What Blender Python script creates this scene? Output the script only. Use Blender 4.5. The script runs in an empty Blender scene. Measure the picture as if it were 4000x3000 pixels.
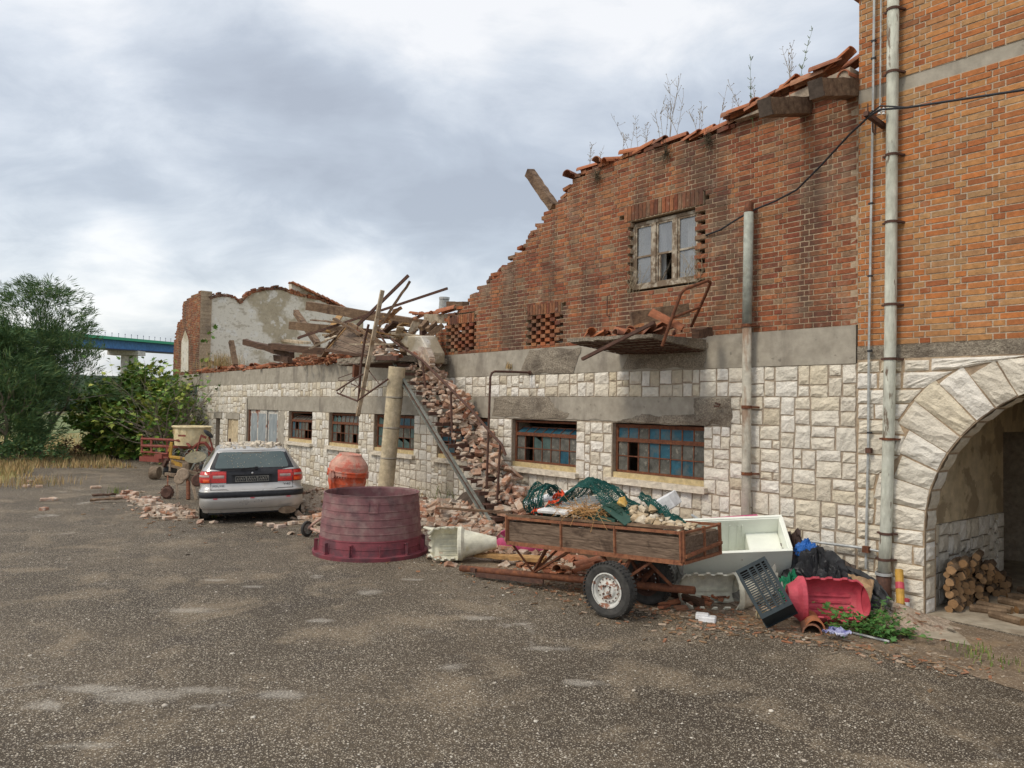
import bpy, bmesh, math, random
from mathutils import Vector, Matrix, noise as mnoise
rad = math.radians
sc = bpy.context.scene
# ---------------------------------------------------------------- camera
CAM_H, FOC = 2.15, 3000.0
cam_d = bpy.data.cameras.new('camera'); cam = bpy.data.objects.new('camera', cam_d)
sc.collection.objects.link(cam); sc.camera = cam
cam_d.sensor_width = 36; cam_d.lens = 36 * FOC / 4000; cam_d.clip_start = .05; cam_d.clip_end = 5000
CR = Matrix.Rotation(rad(51), 3, 'Z') @ Matrix.Rotation(rad(90) + math.atan(93 / 3000), 3, 'X') @ Matrix.Rotation(.018, 3, 'Z')
cam.matrix_world = Matrix.Translation((0, 0, CAM_H)) @ CR.to_4x4()
sc.render.resolution_x, sc.render.resolution_y = 1024, 768
# ---------------------------------------------------------------- light
sc.view_settings.view_transform = 'Standard'; sc.view_settings.look = 'None'
sc.view_settings.exposure = 0.0; sc.view_settings.gamma = 1
SUN_AZ, SUN_EL = rad(262), rad(48)      # direction towards the sun, measured from +X
wd = bpy.data.worlds.new('World'); sc.world = wd; wd.use_nodes = True
def world_nodes():
    nt = wd.node_tree; nt.nodes.clear(); N = nt.nodes.new; L = nt.links.new
    out = N('ShaderNodeOutputWorld')
    sky = N('ShaderNodeTexSky'); sky.sky_type = 'NISHITA'; sky.sun_disc = False
    sky.sun_elevation = SUN_EL; sky.sun_rotation = rad(90) - SUN_AZ; sky.dust_density = 3
    b1 = N('ShaderNodeBackground'); b1.inputs[1].default_value = .05; L(sky.outputs[0], b1.inputs[0])
    tc = N('ShaderNodeTexCoord'); sep = N('ShaderNodeSeparateXYZ'); L(tc.outputs['Generated'], sep.inputs[0])
    def math_(op, a, b=None, c=None):
        m = N('ShaderNodeMath'); m.operation = op
        for i, x in enumerate((a, b, c)):
            if x is None: continue
            if isinstance(x, (int, float)): m.inputs[i].default_value = x
            else: L(x, m.inputs[i])
        return m.outputs[0]
    den = math_('ADD', math_('MAXIMUM', sep.outputs[2], 0.0), .38)
    # axes: a = along the view azimuth, b = across it
    a = math_('ADD', math_('MULTIPLY', sep.outputs[0], -.777), math_('MULTIPLY', sep.outputs[1], .629))
    b = math_('ADD', math_('MULTIPLY', sep.outputs[0], .629), math_('MULTIPLY', sep.outputs[1], .777))
    u = math_('DIVIDE', a, den); v = math_('DIVIDE', b, den)
    cmb = N('ShaderNodeCombineXYZ'); L(u, cmb.inputs[0]); L(v, cmb.inputs[1])
    n1 = N('ShaderNodeTexNoise'); n1.inputs['Scale'].default_value = 1.5; n1.inputs['Detail'].default_value = 4
    n1.inputs['Roughness'].default_value = .5; n1.inputs['Distortion'].default_value = .15; L(cmb.outputs[0], n1.inputs['Vector'])
    mp = N('ShaderNodeMapping'); mp.inputs['Scale'].default_value = (2.2, 1.5, 1); mp.inputs['Location'].default_value = (3.1, 7.7, 0)
    mp.inputs['Rotation'].default_value = (0, 0, .3)
    L(cmb.outputs[0], mp.inputs[0])
    n2 = N('ShaderNodeTexNoise'); n2.inputs['Scale'].default_value = 2.2; n2.inputs['Detail'].default_value = 7
    n2.inputs['Roughness'].default_value = .62; n2.inputs['Distortion'].default_value = .4; L(mp.outputs[0], n2.inputs['Vector'])
    f = math_('ADD', math_('MULTIPLY', n1.outputs[0], .70), math_('MULTIPLY', n2.outputs[0], .30))
    # a broad darker belt of cloud a third of the way up, bright below and overhead
    el = math_('ARCSINE', sep.outputs[2])
    belt = math_('SUBTRACT', 1, math_('MINIMUM', math_('DIVIDE', math_('ABSOLUTE', math_('SUBTRACT', math_('ADD', el, math_('MULTIPLY', b, .12)), .27)), .24), 1))
    belt = math_('MULTIPLY', belt, math_('SUBTRACT', 1, math_('MINIMUM', math_('MULTIPLY', math_('ABSOLUTE', math_('ADD', b, .02)), 1.2), 1)))
    low = math_('SUBTRACT', 1, math_('MINIMUM', math_('DIVIDE', math_('ABSOLUTE', el), .16), 1))
    f = math_('ADD', f, math_('MULTIPLY', belt, -.095))
    f = math_('ADD', f, math_('MULTIPLY', low, .05))
    hi = math_('MINIMUM', math_('MAXIMUM', math_('MULTIPLY', math_('SUBTRACT', el, .38), 4), 0), 1)
    f = math_('ADD', f, math_('MULTIPLY', hi, .06))
    r = N('ShaderNodeValToRGB'); cr = r.color_ramp
    cr.elements[0].position = .36; cr.elements[0].color = (.42, .445, .485, 1)
    cr.elements[1].position = .60; cr.elements[1].color = (.95, .94, .92, 1)
    e = cr.elements.new(.44); e.color = (.51, .545, .59, 1)
    e = cr.elements.new(.52); e.color = (.70, .73, .76, 1)
    L(f, r.inputs[0])
    b2 = N('ShaderNodeBackground'); L(r.outputs[0], b2.inputs[0]); b2.inputs[1].default_value = .90
    ad = N('ShaderNodeAddShader'); L(b1.outputs[0], ad.inputs[0]); L(b2.outputs[0], ad.inputs[1]); L(ad.outputs[0], out.inputs[0])
world_nodes()
sd = bpy.data.lights.new('sun', 'SUN'); sd.energy = 1.5; sd.angle = rad(14); sd.color = (1, .90, .74)
so = bpy.data.objects.new('sun', sd); sc.collection.objects.link(so)
so.rotation_euler = Vector((math.cos(SUN_EL) * math.cos(SUN_AZ), math.cos(SUN_EL) * math.sin(SUN_AZ), math.sin(SUN_EL))).to_track_quat('Z', 'Y').to_euler()
# ---------------------------------------------------------------- measuring helpers
SS = 1 / 0.553
def ray(px, py): return CR @ Vector(((px - 2000) / FOC, (1500 - py) / FOC, -1.0))
def G(px, py, z=0.0): d = ray(px, py); t = (z - CAM_H) / d.z; return Vector((d.x * t, d.y * t, z))
def W(px, py, Y=8.75): d = ray(px, py); t = Y / d.y; return Vector((d.x * t, Y, CAM_H + d.z * t))
def XP(px, py, X): d = ray(px, py); t = X / d.x; return Vector((X, d.y * t, CAM_H + d.z * t))
def FP(px, py, dist): d = ray(px, py); return Vector((0, 0, CAM_H)) + d * dist
def dG(x, y, z=0.0): return G(x * SS, y * SS, z)
def dW(x, y, Y=8.75): return W(x * SS, y * SS, Y)
def V(*a): return Vector(a)
R0 = random.Random(7)
def fbm(x, y, z=0.0, o=4):
    return mnoise.fractal(Vector((x, y, z)), 1.0, 2.0, o)
# ---------------------------------------------------------------- mesh builder
class MB:
    def __init__(s): s.v = []; s.f = []; s.m = []
    def add(s, vs, fs, mi=0):
        n = len(s.v); s.v += [tuple(p) for p in vs]; s.f += [tuple(i + n for i in f) for f in fs]; s.m += [mi] * len(fs)
    def box(s, c, size, R=None, mi=0, jit=0, rng=R0):
        hx, hy, hz = size[0] / 2, size[1] / 2, size[2] / 2
        vs = []
        for x, y, z in ((-1,-1,-1),(1,-1,-1),(1,1,-1),(-1,1,-1),(-1,-1,1),(1,-1,1),(1,1,1),(-1,1,1)):
            p = Vector((x*hx, y*hy, z*hz))
            if jit: p += Vector((rng.uniform(-jit,jit), rng.uniform(-jit,jit), rng.uniform(-jit,jit)))
            if R is not None: p = R @ p
            vs.append(p + Vector(c))
        s.add(vs, ((0,3,2,1),(4,5,6,7),(0,1,5,4),(1,2,6,5),(2,3,7,6),(3,0,4,7)), mi)
    def b2(s, x0, x1, y0, y1, z0, z1, mi=0): s.box(((x0+x1)/2, (y0+y1)/2, (z0+z1)/2), (abs(x1-x0), abs(y1-y0), abs(z1-z0)), None, mi)
    def bar(s, p, q, w, h=None, roll=0.0, mi=0, nseg=1, wob=0, taper=1, rng=R0):
        p, q = Vector(p), Vector(q); h = h or w; d = (q - p)
        Q = d.to_track_quat('X', 'Z').to_matrix() @ Matrix.Rotation(roll, 3, 'X')
        L = d.length; vs = []; fs = []
        for i in range(nseg + 1):
            t = i / nseg; k = 1 + (taper - 1) * t
            o = V(0, rng.uniform(-wob, wob), rng.uniform(-wob, wob))
            for a, b in ((-1,-1),(1,-1),(1,1),(-1,1)):
                e = V(rng.uniform(-wob, wob)*.6, rng.uniform(-wob,wob)*.5, rng.uniform(-wob,wob)*.5)
                vs.append(p + Q @ (V(L * t, a * w / 2 * k, b * h / 2 * k) + o * .5 + e))
        for i in range(nseg):
            for k in range(4): a = i*4+k; b = i*4+(k+1) % 4; fs.append((a, b, b+4, a+4))
        fs.append((3,2,1,0)); n = nseg*4; fs.append((n, n+1, n+2, n+3)); s.add(vs, fs, mi)
    def tube(s, pts, r, n=8, mi=0, closed=False, rs=None, caps=True):
        pts = [Vector(p) for p in pts]; m = len(pts); vs = []; fs = []
        up = None
        for i, p in enumerate(pts):
            if closed: t = pts[(i+1) % m] - pts[i-1]
            else: t = pts[min(i+1, m-1)] - pts[max(i-1, 0)]
            t.normalize()
            if up is None: up = V(0,0,1) if abs(t.z) < .9 else V(1,0,0)
            a = t.cross(up);
            if a.length < 1e-5: a = t.cross(V(0,1,0))
            a.normalize(); b = a.cross(t); b.normalize(); up = b
            rr = rs[i] if rs else r
            for k in range(n): w = 2*math.pi*k/n; vs.append(p + (a*math.cos(w) + b*math.sin(w))*rr)
        for i in range(m if closed else m-1):
            for k in range(n): j = (i+1) % m; fs.append((i*n+k, j*n+k, j*n+(k+1) % n, i*n+(k+1) % n))
        if caps and not closed: fs.append(tuple(range(n))); fs.append(tuple((m-1)*n+k for k in reversed(range(n))))
        s.add(vs, fs, mi)
    def lathe(s, prof, n=32, c=(0,0,0), R=None, mi=0, a0=0, a1=2*math.pi, squash=1.0):
        full = abs(a1 - a0 - 2*math.pi) < 1e-4; cols = n if full else n+1; vs = []; fs = []
        for r, z in prof:
            for k in range(cols):
                w = a0 + (a1-a0)*k/n; p = V(r*math.cos(w), r*math.sin(w)*squash, z)
                if R is not None: p = R @ p
                vs.append(p + Vector(c))
        for i in range(len(prof)-1):
            for k in range(n):
                k2 = (k+1) % cols; fs.append((i*cols+k, i*cols+k2, (i+1)*cols+k2, (i+1)*cols+k))
        s.add(vs, fs, mi)
    def prism(s, poly, a, b, axis='Y', mi=0):
        # poly: list of 2-D points; extruded between a and b along axis
        def P(u, w, t): return (u, t, w) if axis == 'Y' else ((t, u, w) if axis == 'X' else (u, w, t))
        n = len(poly); vs = [P(u, w, a) for u, w in poly] + [P(u, w, b) for u, w in poly]
        fs = [tuple(range(n)), tuple(reversed(range(n, 2*n)))] + [(i, i+n, (i+1) % n + n, (i+1) % n) for i in range(n)]
        s.add(vs, fs, mi)
    def grid(s, fn, nu, nv, mi=0):
        vs = [fn(i/nu, j/nv) for j in range(nv+1) for i in range(nu+1)]
        s.add(vs, [(j*(nu+1)+i, j*(nu+1)+i+1, (j+1)*(nu+1)+i+1, (j+1)*(nu+1)+i) for j in range(nv) for i in range(nu)], mi)
    def ico(s, c, r, rng, jit=.3, sq=(1,1,1), mi=0):
        t = 1.618; base = [(-1,t,0),(1,t,0),(-1,-t,0),(1,-t,0),(0,-1,t),(0,1,t),(0,-1,-t),(0,1,-t),(t,0,-1),(t,0,1),(-t,0,-1),(-t,0,1)]
        fs = [(0,11,5),(0,5,1),(0,1,7),(0,7,10),(0,10,11),(1,5,9),(5,11,4),(11,10,2),(10,7,6),(7,1,8),(3,9,4),(3,4,2),(3,2,6),(3,6,8),(3,8,9),(4,9,5),(2,4,11),(6,2,10),(8,6,7),(9,8,1)]
        s.add([Vector(c) + V(x*sq[0], y*sq[1], z*sq[2]) * (r/1.9 * (1 + rng.uniform(-jit, jit))) for x, y, z in base], fs, mi)
    def build(s, name, mat, parent=None, smooth=False, bevel=0, world=True, solid=0, sub=0, segs=1):
        me = bpy.data.meshes.new(name); vs = s.v
        if parent is not None and world:
            root = parent
            off = Vector((0,0,0))
            while root is not None: off += Vector(root.location); root = root.parent
            vs = [(x-off.x, y-off.y, z-off.z) for x, y, z in vs]
        me.from_pydata(vs, [], s.f); me.validate()
        for m in (mat if isinstance(mat, (list, tuple)) else [mat]): me.materials.append(m)
        if any(s.m) and len(me.polygons) == len(s.m): me.polygons.foreach_set('material_index', s.m)
        if smooth: me.polygons.foreach_set('use_smooth', [True]*len(me.polygons))
        me.update()
        o = bpy.data.objects.new(name, me); sc.collection.objects.link(o)
        if parent is not None: o.parent = parent
        if solid: m = o.modifiers.new('solid', 'SOLIDIFY'); m.thickness = solid; m.offset = 0
        if bevel: m = o.modifiers.new('bevel', 'BEVEL'); m.width = bevel; m.segments = segs; m.limit_method = 'ANGLE'
        if sub: m = o.modifiers.new('sub', 'SUBSURF'); m.levels = sub; m.render_levels = sub
        return o
def tag(o, label=None, cat=None, group=None, kind=None):
    if label: o['label'] = label
    if cat: o['category'] = cat
    if group: o['group'] = group
    if kind: o['kind'] = kind
    return o
def thing(name, label, cat, loc=(0,0,0), rotz=0, group=None, rot=None):
    o = bpy.data.objects.new(name, None); sc.collection.objects.link(o); o.empty_display_size = .1
    o.location = loc; o.rotation_euler = rot or (0, 0, rotz); return tag(o, label, cat, group)
def struct(name, mb, m, **k): return tag(mb.build(name, m, **k), kind='structure')
def dup(root, loc, rot=None, label=None, group=None, scale=None):
    r = root.copy(); sc.collection.objects.link(r); r.location = loc
    if rot is not None: r.rotation_euler = rot
    if scale: r.scale = scale
    if label: r['label'] = label
    if group: r['group'] = group
    for ch in list(root.children):
        c = ch.copy(); sc.collection.objects.link(c); c.parent = r
        for g in ch.children: d = g.copy(); sc.collection.objects.link(d); d.parent = c
    return r
# ---------------------------------------------------------------- materials
def mat(name, ramp, scale=6, rough=.85, bump=.3, bscale=40, metal=0, rnd=None, var=.25, stain=None, spec=.3,
        stretch=(1,1,1), det=6, dist=.0, dirt=None, vor=None, bdist=.01, coat=0, trans=0, alpha=1, worldco=False, sss=0):
    """ramp colours are picked by noise, or by a random number per island / per object; stain = (colour, scale, from, to, amount)"""
    m = bpy.data.materials.new(name); m.use_nodes = True; nt = m.node_tree; N = nt.nodes.new; L = nt.links.new
    bs = nt.nodes['Principled BSDF']; bs.inputs['Roughness'].default_value = rough; bs.inputs['Metallic'].default_value = metal
    bs.inputs['Specular IOR Level'].default_value = spec; bs.inputs['Coat Weight'].default_value = coat; bs.inputs['Coat Roughness'].default_value = .15
    bs.inputs['Transmission Weight'].default_value = trans; bs.inputs['Alpha'].default_value = alpha
    if isinstance(ramp[0], (int, float)): ramp = [ramp, ramp]
    tc = N('ShaderNodeTexCoord'); co = tc.outputs['Object']
    if worldco: g0 = N('ShaderNodeNewGeometry'); co = g0.outputs['Position']
    if rnd == 'object':
        oi = N('ShaderNodeObjectInfo'); ad = N('ShaderNodeVectorMath'); ad.operation = 'ADD'; cx = N('ShaderNodeCombineXYZ')
        mu = N('ShaderNodeMath'); mu.operation = 'MULTIPLY'; mu.inputs[1].default_value = 57; L(oi.outputs['Random'], mu.inputs[0])
        for i in range(3): L(mu.outputs[0], cx.inputs[i])
        L(co, ad.inputs[0]); L(cx.outputs[0], ad.inputs[1]); co = ad.outputs[0]
    mp = N('ShaderNodeMapping'); mp.inputs['Scale'].default_value = stretch; L(co, mp.inputs[0]); cs = mp.outputs[0]
    def noise(sc_, d=det, v=cs, dis=dist):
        n = N('ShaderNodeTexNoise'); n.inputs['Scale'].default_value = sc_; n.inputs['Detail'].default_value = d; n.inputs['Distortion'].default_value = dis
        n.inputs['Roughness'].default_value = .6; L(v, n.inputs['Vector']); return n.outputs[0]
    def mixc(f, a, b, mode='MIX'):
        x = N('ShaderNodeMix'); x.data_type = 'RGBA'; x.blend_type = mode
        for s_, val in ((x.inputs[0], f), (x.inputs[6], a), (x.inputs[7], b)):
            if isinstance(val, (int, float)): s_.default_value = val
            elif isinstance(val, (tuple, list)): s_.default_value = (*val[:3], 1)
            else: L(val, s_)
        return x.outputs[2]
    def mr(v, a, b, c=0, d=1):
        x = N('ShaderNodeMapRange'); L(v, x.inputs[0]); x.inputs[1].default_value = a; x.inputs[2].default_value = b
        x.inputs[3].default_value = c; x.inputs[4].default_value = d; return x.outputs[0]
    nz = noise(scale)
    r = N('ShaderNodeValToRGB'); r.color_ramp.interpolation = 'LINEAR'; k = len(ramp)
    while len(r.color_ramp.elements) < k: r.color_ramp.elements.new(.5)
    for i, c in enumerate(ramp):
        r.color_ramp.elements[i].position = i/(k-1) if rnd else .3 + .4*i/(k-1); r.color_ramp.elements[i].color = (*c, 1)
    if rnd == 'island': g = N('ShaderNodeNewGeometry'); L(g.outputs['Random Per Island'], r.inputs[0])
    elif rnd == 'object': L(oi.outputs['Random'], r.inputs[0])
    else: L(nz, r.inputs[0])
    col = r.outputs[0]
    if var:
        v = mr(noise(scale*2.3+1), .3, .7, 1-var, 1+var); cc = N('ShaderNodeCombineColor')
        for i in range(3): L(v, cc.inputs[i])
        col = mixc(1.0, col, cc.outputs[0], 'MULTIPLY')
    for st in (stain or []):
        c, s_, a, b, amt = st[:5]
        src = co
        if len(st) > 5:
            m2 = N('ShaderNodeMapping'); m2.inputs['Scale'].default_value = st[5]; L(co, m2.inputs[0]); src = m2.outputs[0]
        f = mr(noise(s_, 5, src), a, b, 0, amt); col = mixc(f, col, c)
    L(col, bs.inputs['Base Color'])
    if bump:
        bp = N('ShaderNodeBump'); bp.inputs['Strength'].default_value = bump; bp.inputs['Distance'].default_value = bdist
        L(noise(bscale, 6), bp.inputs['Height']); L(bp.outputs[0], bs.inputs['Normal'])
    if rough < .6 and metal < .5:
        L(mr(noise(scale*1.7), .3, .7, max(0, rough-.1), rough+.15), bs.inputs['Roughness'])
    return m
M = {}
M['brick'] = mat('brick', [(.16,.052,.028),(.27,.086,.040),(.33,.128,.054),(.21,.062,.035),(.28,.135,.068),(.36,.155,.066),(.25,.078,.040),(.25,.165,.10),(.38,.125,.050),(.17,.066,.042)],
    scale=7, rnd='island', var=.34, bump=.7, bscale=70, stain=[((.07,.045,.034), .8, .47, .60, .72, (1.7,1,.55)), ((.36,.27,.19), 1.1, .56, .68, .45, (1,1,.7)), ((.37,.30,.23), 10, .60, .74, .55), ((.05,.038,.032), 14, .60, .72, .55)])
M['brick_tower'] = mat('brick_tower', [(.37,.125,.046),(.44,.175,.062),(.31,.10,.040),(.42,.22,.090),(.48,.22,.080),(.38,.138,.050),(.51,.185,.058),(.35,.21,.105),(.47,.255,.108),(.27,.118,.056)],
    scale=8, rnd='island', var=.22, bump=.5, bscale=70, stain=[((.4,.34,.27), 8, .63, .76, .4), ((.07,.05,.04), 11, .68, .78, .5)])
M['mortar_tower'] = mat('mortar_tower', [(.44,.35,.25),(.54,.44,.33)], scale=12, bump=.5, bscale=60)
M['mortar'] = mat('mortar', [(.36,.27,.18),(.48,.37,.26)], scale=12, bump=.5, bscale=60, stain=[((.10,.075,.06), .8, .5, .66, .6)])
M['mortar_dark'] = mat('mortar_dark', [(.30,.24,.18),(.42,.35,.27)], scale=9, bump=.6, bscale=50)
M['stone'] = mat('stone', [(.66,.62,.53),(.74,.71,.64),(.60,.54,.43),(.78,.75,.69),(.70,.65,.55),(.75,.71,.62),(.54,.47,.35),(.80,.77,.70),(.64,.56,.41),(.73,.69,.60)],
    scale=5, rnd='island', var=.13, bump=1, bscale=26, bdist=.022, det=9, stain=[((.26,.21,.155), 7, .62, .78, .5), ((.50,.36,.18), 1.3, .64, .76, .4), ((.22,.19,.16), 34, .62, .76, .5), ((.30,.26,.2), 2.2, .60, .74, .35, (1,1,.35))])
M['concrete'] = mat('concrete', [(.30,.27,.22),(.42,.385,.32)], scale=3, bump=.25, bscale=50, det=8, var=.15,
    stain=[((.12,.10,.085), 1.6, .55, .68, .6, (1,1,.25)), ((.08,.07,.06), 8, .63, .7, .5)])
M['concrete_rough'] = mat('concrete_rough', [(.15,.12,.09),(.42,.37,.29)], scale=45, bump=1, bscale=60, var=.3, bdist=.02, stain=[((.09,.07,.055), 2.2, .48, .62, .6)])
M['plaster'] = mat('plaster', [(.40,.34,.24),(.48,.42,.31)], scale=3, bump=.4, bscale=25, var=.12,
    stain=[((.72,.68,.59), .45, .46, .51, .9), ((.74,.72,.67), 2.0, .57, .61, .7), ((.30,.13,.07), 6, .70, .74, .8), ((.24,.20,.15), 14, .60, .68, .7), ((.36,.31,.23), 4, .55, .64, .6, (1,1,1.6))])
M['plaster_in'] = mat('plaster_in', [(.50,.40,.25),(.62,.52,.36)], scale=2, bump=.2, stain=[((.30,.23,.15), 2.4, .54, .58, .7)])
M['dark'] = mat('dark_interior', (.03,.027,.024), bump=0)
M['rust'] = mat('rust', [(.10,.04,.025),(.20,.075,.035)], scale=14, rough=.8, bump=.4, stain=[((.33,.13,.05), 20, .58, .7, .6)])
M['rust_dark'] = mat('rust_dark', [(.07,.04,.032),(.13,.065,.045)], scale=14, rough=.75, bump=.4)
M['rust_orange'] = mat('rust_orange', [(.19,.075,.042),(.32,.14,.07)], scale=12, rough=.85, bump=.5, stain=[((.14,.05,.03), 14, .55, .65, .8), ((.45,.14,.09), 4, .6, .7, .6)])
M['wood_old'] = mat('wood_old', [(.10,.06,.038),(.26,.175,.11)], scale=7, stretch=(.25,2.2,2.2), bump=.9, bscale=26, dist=.5, stain=[((.055,.03,.02), 2.5, .52, .64, .7)])
M['wood_dark'] = mat('wood_dark', [(.055,.032,.022),(.15,.085,.055)], scale=7, stretch=(.25,2.2,2.2), bump=.9, bscale=26, dist=.5)
M['wood_pale'] = mat('wood_pale', [(.40,.32,.22),(.56,.47,.35)], scale=7, stretch=(1,1,.4), bump=.7, bscale=30, stain=[((.24,.15,.08), 6, .52, .62, .8)])
M['wood_ochre'] = mat('wood_ochre', [(.38,.22,.09),(.46,.28,.12)], scale=7, bump=.4, stain=[((.20,.14,.09), 5, .55, .65, .6)])
M['wood_grey'] = mat('wood_grey', [(.10,.066,.046),(.24,.172,.122)], scale=9, stretch=(.35,2,3.4), bump=1, bscale=22, dist=.8, bdist=.012, stain=[((.05,.03,.02), 3, .58, .68, .8)])
M['tile'] = mat('tile', [(.33,.12,.06),(.42,.17,.085),(.28,.10,.055),(.40,.21,.12),(.24,.11,.07)], scale=8, rnd='island', var=.25, bump=.4, stain=[((.20,.13,.09), 6, .55, .68, .6)])
M['tile_o'] = mat('tile_o', [(.27,.10,.055),(.44,.16,.07),(.34,.13,.07),(.22,.10,.065),(.38,.19,.11)], scale=9, rnd='object', var=.2, bump=.4, stain=[((.22,.15,.11), 8, .58, .68, .5)])
M['lbrick'] = mat('loose_brick', [(.40,.20,.12),(.50,.37,.27),(.46,.26,.165),(.34,.15,.09),(.54,.43,.34),(.46,.30,.20),(.37,.17,.10),(.56,.48,.40)],
    scale=9, rnd='object', var=.2, bump=.7, bscale=45, stain=[((.66,.60,.52), 8, .50, .64, .8)])
M['lbrick_i'] = mat('rubble', [(.36,.19,.12),(.48,.38,.29),(.42,.26,.17),(.54,.48,.4),(.28,.14,.09),(.42,.31,.23),(.33,.28,.22)], scale=12, rnd='island', var=.2, bump=.7, bscale=45, stain=[((.60,.54,.45), 8, .52, .64, .6)])
M['rubble_dust'] = mat('rubble_dust', [(.34,.26,.19),(.52,.43,.34)], scale=14, bump=1, bscale=35, bdist=.03, stain=[((.25,.13,.08), 9, .55, .65, .7)])
M['galv'] = mat('galvanised', [(.40,.42,.42),(.55,.57,.56)], scale=6, rough=.5, bump=.1, metal=.3)
M['pipe_green'] = mat('pipe_paint', [(.50,.52,.44),(.62,.63,.55)], scale=4, stretch=(2,2,.5), bump=.4, bscale=30, rough=.7, stain=[((.13,.08,.05), 3.5, .58, .63, .9, (3,3,.7)), ((.25,.24,.18), 2, .5, .65, .5)])
M['pipe_cement'] = mat('pipe_cement', [(.40,.38,.32),(.52,.49,.41)], scale=4, bump=.4, stain=[((.20,.10,.05), 2.2, .50, .6, .75, (2,2,.5)), ((.12,.10,.08), 3, .55, .68, .6)])
M['col_cement'] = mat('column_cement', [(.48,.40,.26),(.58,.50,.35)], scale=5, bump=.3, stain=[((.25,.21,.15), 2.2, .55, .68, .6)])
M['black'] = mat('black_plastic', (.02,.021,.023), rough=.5, bump=.15, var=.2)
M['rubber'] = mat('rubber', [(.035,.035,.034),(.075,.072,.066)], scale=9, rough=.8, bump=.3, bscale=60)
M['paint_silver'] = mat('paint_silver', [(.46,.45,.43),(.52,.51,.49)], scale=2, rough=.33, metal=.45, bump=0, var=.06, coat=.4, stain=[((.36,.32,.26), 5, .60, .75, .5)])
M['car_glass'] = mat('car_glass', [(.055,.085,.085),(.085,.12,.115)], scale=1.2, rough=.10, bump=0, spec=.8, var=.1, stain=[((.42,.42,.36), 30, .70, .74, .6)])
M['trim'] = mat('trim', (.028,.030,.035), rough=.5, bump=.05)
M['lens_red'] = mat('lens_red', [(.42,.012,.012),(.58,.03,.018)], scale=20, rough=.2, bump=.1, bscale=80, coat=.6, var=.2)
M['lens_orange'] = mat('lens_orange', (.75,.10,.02), rough=.2, bump=.1, bscale=80, coat=.6)
M['lens_clear'] = mat('lens_clear', (.40,.30,.27), rough=.2, bump=.1, bscale=80, coat=.6)
M['chrome'] = mat('chrome', (.62,.62,.62), rough=.25, metal=.8, bump=0)
M['tub_red'] = mat('tub_red', [(.17,.075,.085),(.26,.125,.125)], scale=1.6, rough=.6, bump=.25, bscale=60, var=.2, stain=[((.11,.06,.068), 3.4, .52, .66, .8), ((.33,.24,.22), 6, .50, .70, .55), ((.30,.22,.2), 2.0, .5, .66, .5, (1,1,3))])
M['plastic_red'] = mat('plastic_red', [(.46,.06,.085),(.56,.09,.125)], scale=3, rough=.55, bump=.2, stain=[((.50,.16,.15), 5, .55, .7, .4)])
M['plastic_pink'] = mat('plastic_pink', [(.52,.07,.19),(.60,.12,.26)], scale=3, rough=.6, bump=.2, stain=[((.30,.12,.2), 4, .58, .7, .5)])
M['plastic_cream'] = mat('plastic_cream', [(.62,.60,.47),(.74,.73,.62)], scale=3, rough=.6, bump=.2, stain=[((.50,.42,.2), 5, .58, .7, .5), ((.25,.2,.13), 9, .64, .74, .5)])
M['tub_cream'] = mat('tub_cream', [(.60,.49,.28),(.70,.60,.38)], scale=3, rough=.6, bump=.2)
M['plastic_navy'] = mat('plastic_navy', [(.010,.020,.026),(.018,.032,.040)], scale=5, rough=.62, bump=.1)
M['plastic_dgreen'] = mat('plastic_dgreen', [(.02,.06,.045),(.035,.085,.065)], scale=4, rough=.5, bump=.1)
M['net_green'] = mat('net_green', (.012,.085,.072), rough=.6, bump=0)
M['net_orange'] = mat('net_orange', (.75,.09,.03), rough=.6, bump=0)
M['enamel'] = mat('white_enamel', [(.80,.84,.75),(.85,.87,.80)], scale=1.6, rough=.35, bump=.03, coat=.2, var=.06, stain=[((.40,.40,.32), 2.6, .58, .74, .4), ((.30,.17,.08), 14, .72, .77, .7)])
M['enamel_w'] = mat('enamel_w', [(.66,.67,.66),(.76,.77,.76)], scale=3, rough=.4, bump=.05, stain=[((.55,.40,.14), 5, .6, .68, .8)])
M['rustwhite'] = mat('rustwhite', [(.56,.56,.52),(.64,.64,.6)], scale=5, rough=.5, bump=.2, stain=[((.26,.10,.05), 16, .54, .6, .95)])
M['foam'] = mat('foam', [(.68,.69,.70),(.76,.77,.78)], scale=4, bump=.2)
M['cardboard'] = mat('cardboard', [(.30,.19,.10),(.40,.27,.16)], scale=4, bump=.2, stain=[((.10,.07,.05), 4, .55, .66, .7)])
M['board_dark'] = mat('board_dark', [(.06,.045,.036),(.13,.10,.08)], scale=5, bump=.5)
M['bag_black'] = mat('bag_black', [(.018,.019,.022),(.05,.052,.056)], scale=3, rough=.45, bump=.6, bscale=14)
M['cloth_grey'] = mat('cloth_grey', [(.22,.22,.20),(.34,.33,.29)], scale=4, bump=.5, bscale=16)
M['bag_brown'] = mat('bag_brown', [(.055,.035,.03),(.09,.06,.052)], scale=4, rough=.6, bump=.5, bscale=14)
M['bag_blue'] = mat('bag_blue', (.03,.14,.45), rough=.45, bump=.3)
M['bag_skyblue'] = mat('bag_skyblue', (.06,.35,.60), rough=.45, bump=.3)
M['bag_green'] = mat('bag_green', [(.01,.12,.06),(.02,.22,.11)], scale=12, rough=.5, bump=.9, bscale=22)
M['cloth_bw'] = mat('cloth_bw', [(.06,.06,.32),(.60,.62,.72)], scale=9, rough=.7, bump=.4)
M['yellow_hose'] = mat('yellow_hose', [(.45,.25,.045),(.55,.33,.07)], scale=5, rough=.6, bump=.5, bscale=18)
M['yellow_paint'] = mat('yellow_paint', [(.36,.20,.03),(.46,.27,.05)], scale=5, rough=.7, bump=.3, stain=[((.12,.07,.035), 5, .5, .6, .9)])
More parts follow.
